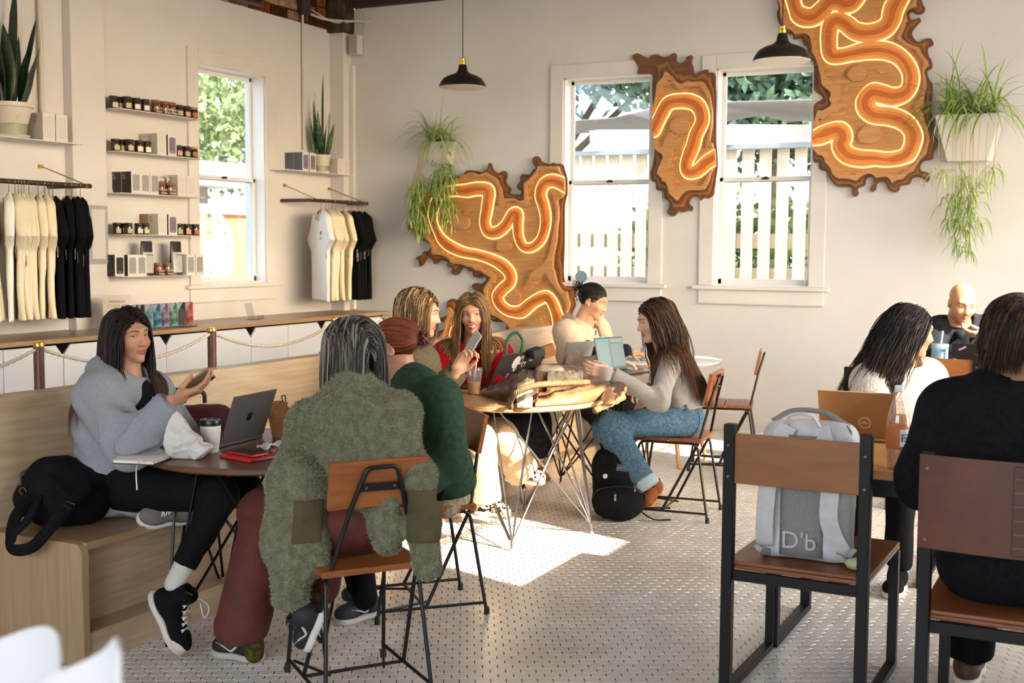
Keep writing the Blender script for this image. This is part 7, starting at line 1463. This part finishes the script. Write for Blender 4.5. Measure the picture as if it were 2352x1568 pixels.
ex_ = nrm(qs[1]-qs[0]); R = frame(np.cross(UP, ex_)*1.0); t = thing('wallet_case', 'red wallet case lying on the walnut table under a phone', 'phone case', V3(c[0], c[1], .7455)); MB().box((0, 0, .006), (np.linalg.norm(qs[1]-qs[0]), np.linalg.norm(qs[2]-qs[1]), .012), np.stack([ex_, np.cross(UP, ex_), UP], 1)).build('case', redp, t, bevel=.004, seg=3)
MB().box(nrm(qs[2]-qs[1])*0-np.cross(UP, ex_)*-.0+ex_*np.linalg.norm(qs[1]-qs[0])*.5+UP*.006, (.0015, np.linalg.norm(qs[2]-qs[1])*.8, .004), np.stack([ex_, np.cross(UP, ex_), UP], 1)).build('dark_slot', blackpl, t)
t = thing('phone', 'black phone in red bumper lying on the red wallet case', 'phone', V3(c[0]-.012, c[1]+.004, .758)); Rq = np.stack([ex_, np.cross(UP, ex_), UP], 1); MB().box((0, 0, .0045), (.152, .076, .009), Rq).build('bumper', redp, t, bevel=.004, seg=3); MB().box((0, 0, .0092), (.145, .070, .001), Rq).build('screen', M('screen_dark'), t)
c = onz(622, 1032, .745); t = tag(MB().sheet(np.array([[c+Rv*.05*(i/7-.5)*2+Fv*.03*(j/6-.5)*2+UP*(.012+.012*sin(i*1.7+j)+.02*(i/7)**2) for j in range(7)] for i in range(8)]), .0015).build('napkin', papw, smooth=True, org=c, loc=c), 'crumpled white napkin behind the red phone case', 'napkin')
# --- bags on the bench
def bag_blob(label, name, c, f, lo, hi, h, mat, cat): t = thing(name, label, cat, c); sdf('bag_body', f, lo, hi, h, mat, t, V3(*c), smooth=1); return t
bg1 = M('burgundy_nylon', '#4d0f14', '#3d0a0f', rough=.8, scale=60, bump=.15, bscale=200)
c = PX(455, 940, 5.22); c[2] = .47; o = V3(*c); bR = frame(cdir(.25, -.97))
f = uni(.04, rbox(o+UP*.185-cdir(.2, -.97)*.02, (.15, .075, .20), .06, bR), ell(o+UP*.13+cdir(.25, -.97)*.05, (.12, .07, .12), bR)); f = disp(f, *folds(141, .006, 14))
t = bag_blob('burgundy backpack on the bench behind the hooded woman', 'backpack', c, f, o-.28, o+(.28, .28, .48), .009, bg1, 'backpack')
MB().tube(spline([UP*.40-Rv*.06, UP*.445-Rv*.05, UP*.445+Rv*.02, UP*.40+Rv*.03], 5), .009, 6).build('handle', blackpl, t, smooth=True); MB().lathe([(.018, .40), (.018, .455), (.010, .465), (0, .465)], 14, -Rv*.09).build('bottle_cap', blackpl, t, smooth=True)
MB().box(bR@V3(.03, .108, .205), (.055, .004, .011), bR).build('name_tag', M('tag_silver', '#cfc3b8', rough=.4), t, bevel=.002)
MB().tube(spline([bR@V3(.12, .06, .36), bR@V3(.10, .11, .27), bR@V3(.115, .12, .16), bR@V3(.10, .1, .05)], 5), .010, 6).build('side_piping', M('burgundy_piping', '#7a1718', rough=.7), t, smooth=True)
blc = M('black_canvas', '#0f0e10', '#161518', rough=.85, scale=60, bump=.2, bscale=220)
c = PX(140, 1190, 4.72); c[2] = .462; o = V3(*c)
f = uni(.05, ell(o+UP*.10, (.18, .16, .10)), ell(o+UP*.17-Rv*.03+Fv*.03, (.11, .10, .08)), cone(o+UP*.08+Rv*.1, o+UP*.15+Rv*.17+Fv*.1, .08, .06)); f = inter(disp(f, *folds(151, .010, 15), wob(40, .004, 8)), plane(o, -UP))
t = bag_blob('black canvas shoulder bag slumped on near end of the bench', 'shoulder_bag', c, f, o-.3, o+(.32, .32, .36), .010, blc, 'bag')
def strap(mb, pts, w_, nn): 
    P = spline(pts, 6); T = np.gradient(P, axis=0); s = np.cross(T, V3(*nn)); s /= np.linalg.norm(s, axis=1, keepdims=True)+1e-9; return mb.sheet(np.stack([P-s*w_/2, P+s*w_/2], 1), .003)
mb = MB(); strap(mb, [PX(95, 1128, 4.6)-o, PX(40, 1180, 4.48)-o, PX(25, 1235, 4.42)-o, PX(30, 1262, 4.38)-o, PX(75, 1255, 4.38)-o, PX(120, 1205, 4.42)-o, PX(165, 1155, 4.5)-o, PX(215, 1110, 4.6)-o], .045, CAMW*-1+UP*.2); mb.build('strap', blc, t, smooth=True)
mb = MB(); strap(mb, [PX(95, 1128, 4.58)-o, PX(80, 1160, 4.5)-o, PX(62, 1195, 4.45)-o, PX(22, 1232, 4.42)-o], .030, CAMW*-1); mb.build('strap', blc, t, smooth=True)
MB().tube([PX(150, 1150, 4.46)-o, PX(172, 1158, 4.46)-o, PX(168, 1170, 4.45)-o, PX(146, 1161, 4.45)-o], .003, 5, closed=True).build('buckle', M('buckle_bronze', '#3d2f20', rough=.4, metal=.8), t); MB().tube([PX(52, 1127, 4.6)-o+V3(cos(a)*.0, 0, 0)+Rv*.012*cos(a)+UP*.012*sin(a) for a in np.arange(12)*pi/6], .002, 5, closed=True).build('ring', brass, t)
MB().tube(spline([PX(48, 1120, 4.65)-o, PX(50, 1085, 4.68)-o, PX(90, 1076, 4.72)-o, PX(130, 1088, 4.72)-o], 5), .005, 6).build('zip_edge', M('zip_grey', '#4b4a4c', rough=.5), t, smooth=True)
# --- table 2
c = onz(1089, 905, .745); t = thing('iced_drink', 'clear cup of orange iced drink with straw on the light table', 'drink', c); cl = clear('clear_plastic', '#f4f4f2', .10, .05, .06)
MB().lathe([(0, .002), (.031, .002), (.0445, .128), (.0435, .128), (.0305, .005), (0, .005)], 32).build('plastic_cup', cl, t, smooth=True, auto=40); MB().lathe([(0, .006), (.0298, .006), (.0360, .068), (0, .068)], 32).build('orange_drink', M('juice', '#eda93c', '#f0bd66', rough=.2, scale=60), t, smooth=True, auto=40)
MB().lathe([(.0455, .126), (.0475, .128), (.0475, .133), (.044, .136), (.042, .146), (0, .147)], 32).build('lid', cl, t, smooth=True, auto=30); MB().tube([(-.012, 0, .03), (.018, .004, .205)], .004, 10).build('straw', M('straw_white', '#e2ddd4', rough=.4), t)
for k in range(5): MB().box((.014*cos(k*1.3), .014*sin(k*1.3), .060+.006*k), (.02, .02, .02), rotm('Z', k)@rotm('X', k*.7)).build('ice_cube', cl, t, bevel=.003)
t, c, ex_, up, inn = laptop('dark laptop covered in stickers on the light table', onz(1118, 898, .745), onz(1224, 876, .745), cdir(-.45, .9), .215, radians(28), M('slate_lid', '#4a4443', rough=.4, metal=.4))
R, q = logo_frame(c, ex_, up, inn); o = V3(*t.location); stw = M('sticker_white', '#dedad2', rough=.5); stk = M('sticker_ink', '#2a2827', rough=.6)
MB().lathe([(0, .0006), (.040, .0006), (.040, .0)], 40, q-o+R@V3(-.075, .045, 0), R).build('round_sticker', stw, t); MB().tube([q-o+R@V3(-.075+.027*cos(a), .045+.027*sin(a), .0008) for a in np.arange(24)*pi/12], .0009, 4, closed=True).tube([q-o+R@V3(-.075+.014*cos(a), .045+.014*sin(a), .0008) for a in np.arange(24)*pi/12], .0007, 4, closed=True).build('sticker_rings', M('sticker_grey', '#a6a29b', rough=.6), t)
for x, y, w_, h_ in ((-.018, .055, .036, .056), (.036, .022, .040, .034), (.108, .062, .036, .052), (.075, -.035, .04, .03)):
    MB().box(q-o+R@V3(x, y, .0004), (w_, h_, .0008), R).build('sticker', stw, t); MB().box(q-o+R@V3(x, y-.004, .0010), (w_*.6, h_*.5, .0006), R@rotm('Z', .3)).build('sticker_print', stk, t)
for x, y, r, cc in ((-.105, -.045, .020, '#d98ab0'), (-.122, -.075, .016, '#d05f98'), (-.055, .0, .017, '#d9d4cf')): MB().lathe([(0, .0008), (r, .0008), (r, 0)], 14, q-o+R@V3(x, y, 0), R).build('sticker', M('stick_'+cc, cc, rough=.5), t); MB().lathe([(0, .0014), (r*.45, .0014)], 10, q-o+R@V3(x, y, 0), R).build('sticker_print', stk if cc != '#d9d4cf' else M('stick_o', '#b06a3a', rough=.5), t)
# leather jacket
jo = V3(-2.78, 5.78, .746); t = thing('leather_jacket', 'tan leather jacket with ribbed hem lying across two tables', 'jacket', jo); lea = M('tan_leather', '#7d5534', '#93683f', rough=.42, scale=9, bump=.12, bscale=60, coat=.15); lead = M('tan_leather_shaded', '#4a2c1a', '#5d3922', rough=.4, scale=9, bump=.12, bscale=60)  # two tones of one leather: the darker has the shade in its colour
Z = lambda u, v, z: onz(u, v, z)
def drape(N_, F_, H_, B_, n, m, seed, amp, front=.5):
    """crumpled cloth between a near and a far edge; H heights and B bulge directions per station"""
    g = np.linspace(0, 1, len(N_)); q = np.linspace(0, 1, n); ip = lambda A: np.stack([np.interp(q, g, np.array(A, float)[:, k]) for k in range(3)], 1)
    NN, FF, BB = ip(N_), ip(F_), ip(B_); HH = np.interp(q, g, H_); t = np.linspace(0, 1, m); w1, w2, w3 = wob(9, 1.5, seed), wob(14, 1.3, seed+1), wob(70, 1, seed+2)
    env = np.clip(np.sin(pi*t**front), 0, 1)**.55; G = NN[:, None]*(1-t)[None, :, None]+FF[:, None]*t[None, :, None]+BB[:, None]*(HH[:, None]*env[None])[..., None]
    P = (G[..., 0], G[..., 1], G[..., 2]); s_, t_ = np.meshgrid(q, t, indexing='ij')
    f1 = 1-np.abs(np.sin(s_*19+t_*5+w1(P)))**.7; f2 = 1-np.abs(np.sin(s_*9-t_*12+w2(P)))**.8; k = amp*(f1*.9+f2*.7-.45)+.0012*w3(P); G = G+BB[:, None]*(k*np.clip(env*1.3, 0, 1)[None])[..., None]-CAMW[None, None]*0+(CAMW*.4)[None, None]*(k*np.sin(pi*t)[None])[..., None]; return G
up_ = [0, 0, 1]; Zt = lambda u, v: Z(u, v, .748)
def piece(nm, N_, F_, H_, mat, seed, amp=.016, B_=None, n=48, m=26, **k): return MB().sheet(drape(N_, F_, H_, B_ or [up_]*len(N_), n, m, seed, amp)[:, ::-1]-jo, .003).build(nm, mat, t, smooth=True, **k)
piece('jacket_body', [Zt(1106, 908), Zt(1150, 921), Zt(1200, 930), Zt(1236, 930)], [Zt(1150, 884), Zt(1180, 872), Zt(1215, 864), Zt(1250, 862)], [.02, .075, .115, .10], lead, 5, .012)
piece('jacket_back', [Zt(1225, 900), Zt(1280, 895), Zt(1340, 890), Zt(1385, 885)], [Zt(1240, 850), Zt(1290, 848), Zt(1350, 850), Zt(1400, 850)], [.10, .085, .075, .03], lea, 7, .014)
bd = nrm(Rv*.8+CAMW*.6); piece('sleeve', [Zt(1228, 934), Zt(1270, 931), Zt(1330, 927), Zt(1378, 918), PX(1386, 925, 5.86), PX(1366, 942, 5.88)], [Zt(1250, 905), Zt(1290, 888), Zt(1345, 878), Zt(1400, 868), PX(1436, 880, 6.12), PX(1432, 912, 6.05)], [.02, .045, .060, .066, .055, .04], lea, 11, .015, [up_, up_, up_, nrm(UP+bd*.5), bd, bd], 64)
MB().tube([PX(1366+11*k, 943-5.2*k, 5.84+.03*k)-jo for k in range(7)], .017, 8).build('ribbed_cuff', M('rib_knit', '#8a6a48', '#6f5236', rough=.95, scale=30), t, smooth=True)
knit = M('rib_knit', '#8a6a48', '#6f5236', rough=.95, scale=30); R0 = spline([Z(1172, 934, .758), Z(1172, 920, .80), Z(1192, 898, .855), Z(1236, 884, .872), Z(1300, 880, .852), Z(1350, 878, .835)], 14)
mb = MB(); mb.tube(R0-jo, .0135, 10); P = R0
for i in range(0, len(P), 1): mb.tube([P[i]-jo+V3(0, 0, .0)+(cos(a)*.0145)*nrm(np.cross(np.gradient(P, axis=0)[i], UP))+UP*.0145*sin(a) for a in np.arange(8)*pi/4], .0026, 4, closed=True)
mb.build('ribbed_hem', knit, t, smooth=True, org=None)
lin = M('lining_cream', '#cdbd9f', '#b9a683', rough=.6, scale=60, bump=.6, bscale=60)
piece('quilted_lining', [Zt(1186, 936), Zt(1205, 937), Zt(1222, 935)], [Zt(1200, 880), Zt(1220, 875), Zt(1240, 872)], [.095, .115, .10], lin, 15, .006, n=14); piece('quilted_lining', [Zt(1256, 900), Zt(1300, 897), Zt(1338, 893)], [Zt(1262, 868), Zt(1300, 866), Zt(1340, 866)], [.095, .09, .075], lin, 16, .008, n=24)
c = onz(1312, 852, .76); t = tag(MB().box((0, 0, .02), (.30, .20, .03), frame(cdir(.9, .3))).build('folder', M('rose_folder', '#a8564e', rough=.6), bevel=.008, seg=3, loc=(c[0], c[1], .746)), 'rose coloured soft case behind the leather jacket', 'case')
# cream tote with dark and kraft contents, green strapped bag behind it
c = PX(1250, 850, 6.95); c[2] = .47; o = V3(*c); t = thing('tote_bag', 'cream cloth tote bag with dark box inside on the bench', 'tote bag', c); f = disp(uni(.04, ell(o+UP*.19, (.11, .09, .23)), ell(o+UP*.31+Rv*.06, (.07, .07, .09))), *folds(161, .02, 16)); sdf('cloth', inter(f, plane(o, -UP)), o-.3, o+(.3, .3, .6), .011, M('cream_canvas', '#cdbfa6', '#c0b096', rough=.9, scale=20), t, o, smooth=1)
MB().box(UP*.475-Rv*.05, (.10, .08, .05), frame(cdir(.8, .4, .25))).build('dark_box', M('navy_box', '#20242b', rough=.7), t, bevel=.006); MB().box(UP*.485+Rv*.02, (.035, .08, .07), frame(cdir(.8, .4, .25))).build('kraft_flap', kb, t, bevel=.004)
c = PX(1182, 850, 7.1); c[2] = .47; o = V3(*c); t = thing('gift_bag', 'bag with green ribbon handles standing on the bench', 'bag', c); grn = M('ribbon_green', '#1f5a38', rough=.5); MB().box((0, 0, .13), (.18, .10, .26), frame(cdir(.2, 1))).build('bag', M('bag_green', '#5f7f63', '#7f8f6a', rough=.7, scale=14), t)
mb = MB(); strap(mb, [PX(1164, 822, 7.05)-o, PX(1163, 793, 7.05)-o, PX(1170, 773, 7.05)-o, PX(1186, 763, 7.05)-o, PX(1198, 775, 7.05)-o, PX(1201, 790, 7.05)-o, PX(1193, 820, 7.05)-o], .018, CAMW); mb.build('handle', grn, t, smooth=True)
# --- table 3 and 4
t, c, ex_, up, inn = laptop('silver laptop with four square emblem seen from behind on the dark wire table', onz(1288, 847, .745), onz(1352, 843, .745), cdir(-.35, .93), .18, radians(22), silver)
R, q = logo_frame(c, ex_, up, inn); o = V3(*t.location)
for i in (0, 1):
    for j in (0, 1): MB().box(q-o+R@V3(.02-.0115*i+.006, .0-.0115*j, .0004), (.0102, .0102, .0008), R).build('emblem_square', M('emblem_grey', '#75716b', rough=.3, metal=.6), t)
scr = M('lit_screen', '#3f4c48', emit='#a9c4ba', es=.10, rough=.25); a, b = onz(1376, 858, .745), onz(1440, 852, .745)
t, c, ex_, up, inn = laptop('open laptop with green tinted documents on screen facing the room', b, a, cdir(.55, -.8), .215, radians(14), blackpl, scr, deep=.20)
R = np.stack([np.cross(up, inn), up, inn], 1); q = c+inn*.0042; o = V3(*t.location); Wd = np.linalg.norm(b-a)
MB().box(q-o+R@V3(-Wd*.24, .088, .0004), (Wd*.44, .014, .0005), R).build('screen_bar', M('bar_teal', '#3f7f93', emit='#3f7f93', es=.06), t); MB().box(q-o+R@V3(Wd*.24, .085, .0004), (Wd*.44, .022, .0005), R).build('screen_bar', M('bar_grey', '#5b6b6b', rough=.3), t)
MB().box(q-o+R@V3(Wd*.005, -.0, .0004), (.004, .19, .0005), R).box(q-o+R@V3(Wd*.24, .066, .0004), (Wd*.46, .004, .0005), R).box(q-o+R@V3(0, -.093, .0004), (Wd*.94, .014, .0005), R).build('screen_frame_lines', M('bar_dark', '#2c3a3a', rough=.3), t, kind='stuff')
mb = MB()
for k in range(16): mb.box(q-o+R@V3(-Wd*.25+.0*k, .070-.0095*k, .0005), (Wd*(.40-.1*((k*7) % 3)/3), .0022, .0004), R)
mb.build('screen_text', M('text_teal', '#6f8f88', emit='#6f8f88', es=.04), t, kind='stuff')
c = onz(1391, 872, .82); c = PX(1392, 858, 6.60); t = thing('plastic_cup', 'small clear plastic cup in hand of the long haired woman', 'cup', c-UP*.035); MB().lathe([(0, .0), (.030, .0), (.040, .075), (.041, .077), (.039, .075), (.029, .002)], 24).build('cup_wall', clear('frosted', '#eeeeec', .1, .1, .35, '#e9e6e1'), t, smooth=True, auto=40)
for k, (u, v, w_, d_, m_, l) in enumerate([(1452, 826, .26, .2, M('folder_blue', '#3f6fa3', rough=.5), 'blue folder on white round table by the beige jacket'), (1462, 833, .24, .18, papw, 'white papers on the white round table')]):
    c = onz(u, v, .747+.004*(1-k)); tag(MB().box((0, 0, .002), (w_, d_, .004), frame(cdir(.9, .35))).build('folder' if k == 0 else 'paper_stack', m_, loc=c), l, 'folder' if k == 0 else 'paper')
c = onz(1483, 829, .746); t = thing('paper_cup', 'white cup on the white round table behind long hair', 'cup', c); MB().lathe([(0, 0), (.028, 0), (.037, .095), (.039, .097), (.036, .095)], 24).build('cup_wall', M('cup_white'), t, smooth=True, auto=40)
c = ony(1337, 640, YB-.02); t = tag(MB().lathe([(.0, -.012), (.058, -.012), (.058, .0), (0, .0)], 8, (0, 0, .05), rotm('X', pi/2)@rotm('Z', pi/8)).build('sill_sensor', M('blue_grey', '#7f97a3', rough=.5), loc=(c[0], YB-.045, 1.238)), 'blue grey octagonal disc standing on the left back window sill', 'disc')
# --- black backpack on the floor
c = onz(1412, 1198, 0); c = V3(-2.52, 6.36, 0); o = V3(*c); bR = frame(cdir(-.12, -.99)); bk_ = M('black_cordura', '#121113', '#1a181a', rough=.85, scale=80, bump=.25, bscale=260)
f = uni(.05, rbox(o+UP*.20+Fv*.03, (.135, .075, .185), .07, bR), ell(o+UP*.30+Fv*.02, (.12, .085, .10), bR), ell(o+UP*.12-Fv*.06, (.145, .085, .115), bR)); f = inter(disp(f, *folds(171, .008, 14), wob(60, .0018, 2)), plane(o, -UP))
t = bag_blob('black backpack with blue brand patch standing on the tiled floor', 'backpack', c, f, o-.27, o+(.27, .27, .46), .008, bk_, 'backpack')
MB().box(bR@V3(-.02, .075, .315)+CAMW*.018, (.062, .004, .040), bR@rotm('Y', -.08)).build('brand_patch', M('patch_blue', '#31506b', rough=.7), t, bevel=.002)
text('brand_lettering', 'JANSPORT', .0135, M('patch_pink', '#d07a76', rough=.7), t, bR@V3(-.02, .075, .315)+CAMW*.0215, np.stack([Rv, UP, CAMW], 1), .0006)
MB().lathe([(0, .003), (.013, .003), (.014, 0)], 16, bR@V3(-.0, .075, .27)+CAMW*.03-Rv*.075, np.stack([Rv, UP, CAMW], 1)).build('pin_badge', M('pin_blue', '#7fb0c4', '#dfe4e2', rough=.4, scale=40), t)
for s in (0, 1): MB().box((bR@V3(.03-.11*s, .0, 0))*1+UP*(.155+.055*s)+CAMW*(.150-.01*s), (.010, .006, .035), bR).tube([(bR@V3(.03-.11*s, 0, 0))+UP*(.18+.055*s)+CAMW*.148, (bR@V3(.03-.11*s, 0, 0))+UP*(.15+.055*s)+CAMW*.152], .004, 5).build('zip_pull', rawsteel, t)
MB().tube(spline([bR@V3(x, 0, 0)+UP*z+CAMW*y for x, y, z in ((.145, .06, .12), (.13, .115, .185), (.05, .14, .215), (-.05, .14, .215), (-.13, .11, .18), (-.145, .06, .12))], 6), .005, 5).build('pocket_seam', M('seam_black', '#050505', rough=.6), t, smooth=True)
MB().tube(spline([(.12, 0, .38), (.06, .02, .43), (-.02, .04, .42), (-.08, .05, .36)], 5), .010, 6).build('top_handle', bk_, t, smooth=True); mb = MB(); strap(mb, [bR@V3(-.12, .02, .06), bR@V3(-.20, .03, .012), bR@V3(-.30, .0, .006)], .022, UP); mb.build('loose_strap', bk_, t)
# --- white backpack on the chair
o = V3(-.955, 4.20, .4715); wbp = M('white_shell', '#c3c1bf', '#b8b6b4', rough=.55, scale=30, bump=.08, bscale=200); gp = M('grey_pad', '#8d8a88', '#7f7c7a', rough=.9, scale=200, bump=.4, bscale=400); t = thing('backpack', 'white backpack standing on the near square chair', 'backpack', o)
Rw = rotm('X', -.10); f = uni(.03, rbox(o+UP*.235+V3(0, .02, 0), (.165, .085, .245), .06, Rw), ell(o+UP*.20+V3(0, .07, 0), (.15, .08, .17))); f = inter(disp(f, *folds(181, .004, 13)), plane(o, -UP)); sdf('shell', f, o-.28, o+(.28, .3, .58), .008, wbp, t, o, smooth=1)
yb = -.095
MB().sheet(np.array([[(x, yb+.012-.016*(1-(x/.075)**2)+.024*(z-.2), z) for x in np.linspace(-.072, .078, 9)] for z in np.linspace(.02, .44, 9)])[::-1], .006).build('back_pad', gp, t, smooth=True)
for s in (-1, 1):
    pts = [(s*.055, yb-.005+.03, .47), (s*.085, yb-.028+.012, .40), (s*(.105), yb-.034, .28), (s*(.115 if s < 0 else .105), yb-.032, .16), (s*(.12 if s < 0 else .145), yb-.01, .06), (s*(.12 if s < 0 else .175), yb+.02, .035)]; mb = MB(); strap(mb, pts, .062, (0, 1, .0)); mb.build('shoulder_strap', wbp, t, smooth=True, bevel=.003)
    q = pts[-1]; MB().box(V3(*q)+V3(0, -.012, -.012), (.035, .008, .026)).build('buckle', M('buckle_grey', '#5f5c58', rough=.4), t, bevel=.003)
    mb = MB(); strap(mb, [V3(*q)+V3(0, -.008, -.02), V3(*q)+V3(s*.03, -.02, -.03+.03), V3(*q)+V3(s*.05, .02, -.02)], .02, (0, 1, 0)); mb.build('webbing', M('webbing_pale', '#b5ab9c', rough=.9), t)
text('logo', "D'b", .085, M('logo_pale', '#b3afab', rough=.6), t, (-.0, yb-.012, .075), np.array([[1, 0, 0], [0, 0, -1], [0, 1, 0]], float), .0025)
MB().tube(spline([(-.06, -.05, .465), (-.05, -.06, .505), (.02, -.06, .508), (.05, -.05, .465)], 5), .010, 7, flat=.6).build('grab_handle', wbp, t, smooth=True); MB().tube(spline([(-.13, .02, .47), (-.07, .06, .505), (.04, .06, .505), (.13, .03, .465)], 6), .014, 7, flat=.6).build('top_zip_band', gp, t, smooth=True)
MB().tube([(.13, .0, .47), (.145, -.01, .455), (.15, -.01, .43)], .005, 6).build('zip_pull', M('buckle_grey'), t)
tk = thing('key_charm', 'pale green oval charm clipped to the white backpack on the chair', 'charm', (-.752, 4.09, .473)); MB().lathe([(0, -.045), (.016, -.035), (.021, -.015), (.019, .012), (.010, .032), (0, .036)], 18, (0, 0, .021), rotm('Y', pi/2)).build('oval', M('charm_green', '#a9ad7c', rough=.4), tk, smooth=True); MB().tube([(-.04, 0, .03), (-.06, .0, .045), (-.075, .0, .05)], .003, 5).build('clasp', rawsteel, tk)
# --- right hand tables
a, b = onz(1908, 1000, .752), onz(2046, 1012, .752); a, b = V3(-1.115, 5.12, .752), V3(-.80, 5.12, .752)
t, c, ex_, up, inn = laptop('bronze laptop with round brand emblem on the right slab table', a, b, (0, 1, 0), .21, radians(20), M('bronze_lid', '#a07850', rough=.35, metal=.55), deep=.12)
R, q = logo_frame(c, ex_, up, inn); o = V3(*t.location); pale = M('emblem_pale', '#e3d3b4', rough=.3, metal=.3)
MB().tube([q-o+R@V3(.03+.024*cos(k), -.035+.024*sin(k), .0008) for k in np.arange(36)*pi/18], .0016, 5, closed=True).build('emblem_ring', pale, t); text('emblem_text', 'DELL', .0165, pale, t, q-o+R@V3(.03, -.035, .0002), R, .0005)
c = onz(2060, 1076, .75); t = thing('soda_bottle', 'large clear soda bottle with orange label at the table edge', 'bottle', c); bcl = clear('bottle_clear', '#f6f4f0', .12, .03, .04); s_ = 1.0
MB().lathe([(0, .012), (.02, .004), (.034, .0), (.040, .012), (.041, .05), (.039, .06), (.0415, .07), (.0415, .165), (.041, .18), (.036, .205), (.026, .24), (.0165, .268), (.0145, .275), (.0145, .29)], 36).build('bottle_body', bcl, t, smooth=True, auto=50)
MB().lathe([(0, .006), (.036, .006), (.038, .06), (.040, .07), (.040, .165), (.036, .198), (0, .198)], 30).build('soda', clear('soda_peach', '#f0cda8', .05, .02, .22, '#e9c4a0'), t, smooth=True, auto=50); MB().lathe([(.0422, .078), (.0424, .08), (.0424, .158), (.0422, .16)], 40).build('orange_label', M('label_orange', '#d9682a', '#cf5c22', rough=.45, scale=20), t, smooth=True)
ca = atan2(CAMW[1], CAMW[0])
def wrap(mb, a0, a1, z0, z1, r): arc(mb, (0, 0), r, z0, z1, a0, a1, 8); return mb
wrap(MB(), ca-.15, ca+.85, .088, .150, .0428).build('label_panel', M('label_pale', '#c9c0c0', rough=.5), t, smooth=True); wrap(MB(), ca-.02, ca+.75, .106, .134, .0431).build('label_badge', M('label_navy', '#24365f', rough=.5), t, smooth=True)
for k, w_ in enumerate(('SAN', 'BLU')): nn = V3(cos(ca+.36), sin(ca+.36), 0); text('label_text', w_, .014, M('print_white'), t, nn*.0434+UP*(.126-.013*k), np.stack([np.cross(UP, nn), UP, nn], 1), .0004)
MB().lathe([(.0155, .283), (.0165, .285), (.0165, .303), (.015, .306), (0, .306)], 24).build('white_cap', M('cap_white', '#d9d7d3', rough=.4), t, smooth=True, auto=40)
c = V3(-.895, 4.62, .75); t = thing('deli_cup', 'low clear plastic cup with rim lid in front of the bronze laptop', 'cup', c); MB().lathe([(0, 0), (.035, 0), (.047, .062), (.051, .064), (.051, .07), (.046, .072), (.04, .08), (0, .081)], 30).build('plastic_cup', cl, t, smooth=True, auto=40); MB().lathe([(0, .003), (.034, .003), (.040, .036), (0, .036)], 24).build('contents', M('cup_contents', '#c9a27a', rough=.6), t)
c = V3(-1.17, 4.95, .75); t = tag(MB().box((0, 0, .012), (.06, .045, .024)).build('earbud_case', M('earbud_white'), bevel=.008, seg=3, loc=c), 'small white earbud case left of the bronze laptop', 'case')
c = V3(-.99, 7.86, .75); t = thing('tumbler', 'light blue tumbler with handle and straw on the far table', 'tumbler', c); tb = M('tumbler_blue', '#8fb3c6', rough=.45)
MB().lathe([(0, 0), (.036, 0), (.038, .01), (.040, .05), (.05, .09), (.05, .20), (.048, .205)], 32).build('body', tb, t, smooth=True, auto=40); MB().lathe([(.051, .198), (.053, .202), (.053, .215), (.05, .22), (0, .22)], 32).build('lid', M('tumbler_lid', '#b9cdd8', rough=.2), t, smooth=True, auto=30); MB().tube([(.005, 0, .21), (.014, 0, .30)], .006, 10).build('straw', M('straw_clear', '#c9d6de', rough=.1), t)
MB().tube(fillet([(.045, -.02, .185), (.045, -.095, .185), (.043, -.09, .06), (.04, -.02, .055)], .03), .010, 8).build('handle', tb, t, smooth=True)
t, c, ex_, up, inn = laptop('black laptop in front of the bald man', V3(-.93, 8.02, .752), V3(-.61, 8.02, .752), (0, 1, 0), .21, radians(18), M('black_lid', '#17171a', rough=.4), deep=.17)
R, q = logo_frame(c, ex_, up, inn); MB().box(q-V3(*t.location)+R@V3(-.10, .075, .0005), (.05, .012, .0008), R@rotm('Z', .5)).build('small_sticker', M('stick_pink', '#b58a9c', rough=.5), t)
# --- pale holder out of focus at the lower left corner
o = V3(-.95, .75, 1.0); ph_ = thing('white_holder', 'blurred white open topped holder in the near lower left corner', 'holder', o); whp = M('white_plastic', '#c9c6c3', rough=.5)
def wallp(pts, nm, down=.16):
    P = spline([PX(*q_) for q_ in pts], 6); MB().sheet(np.stack([P-o, P-UP*down*.5-o, P-UP*down-o], 1), .006).build(nm, whp, ph_, smooth=True, bevel=.002)
wallp([(-90, 1492, 1.5), (0, 1466, 1.45), (70, 1442, 1.40), (110, 1436, 1.36), (136, 1450, 1.31), (144, 1490, 1.27), (144, 1540, 1.24)], 'back_wall'); wallp([(20, 1620, 1.30), (100, 1560, 1.22), (190, 1520, 1.17), (240, 1494, 1.14), (262, 1476, 1.12), (276, 1462, 1.10), (282, 1490, 1.06)], 'front_wall')
MB().sheet(np.array([[PX(-90, 1700, 1.5)-o, PX(144, 1700, 1.26)-o], [PX(0, 1760, 1.2)-o, PX(282, 1760, 1.06)-o]]), .006).build('tray_floor', whp, ph_)
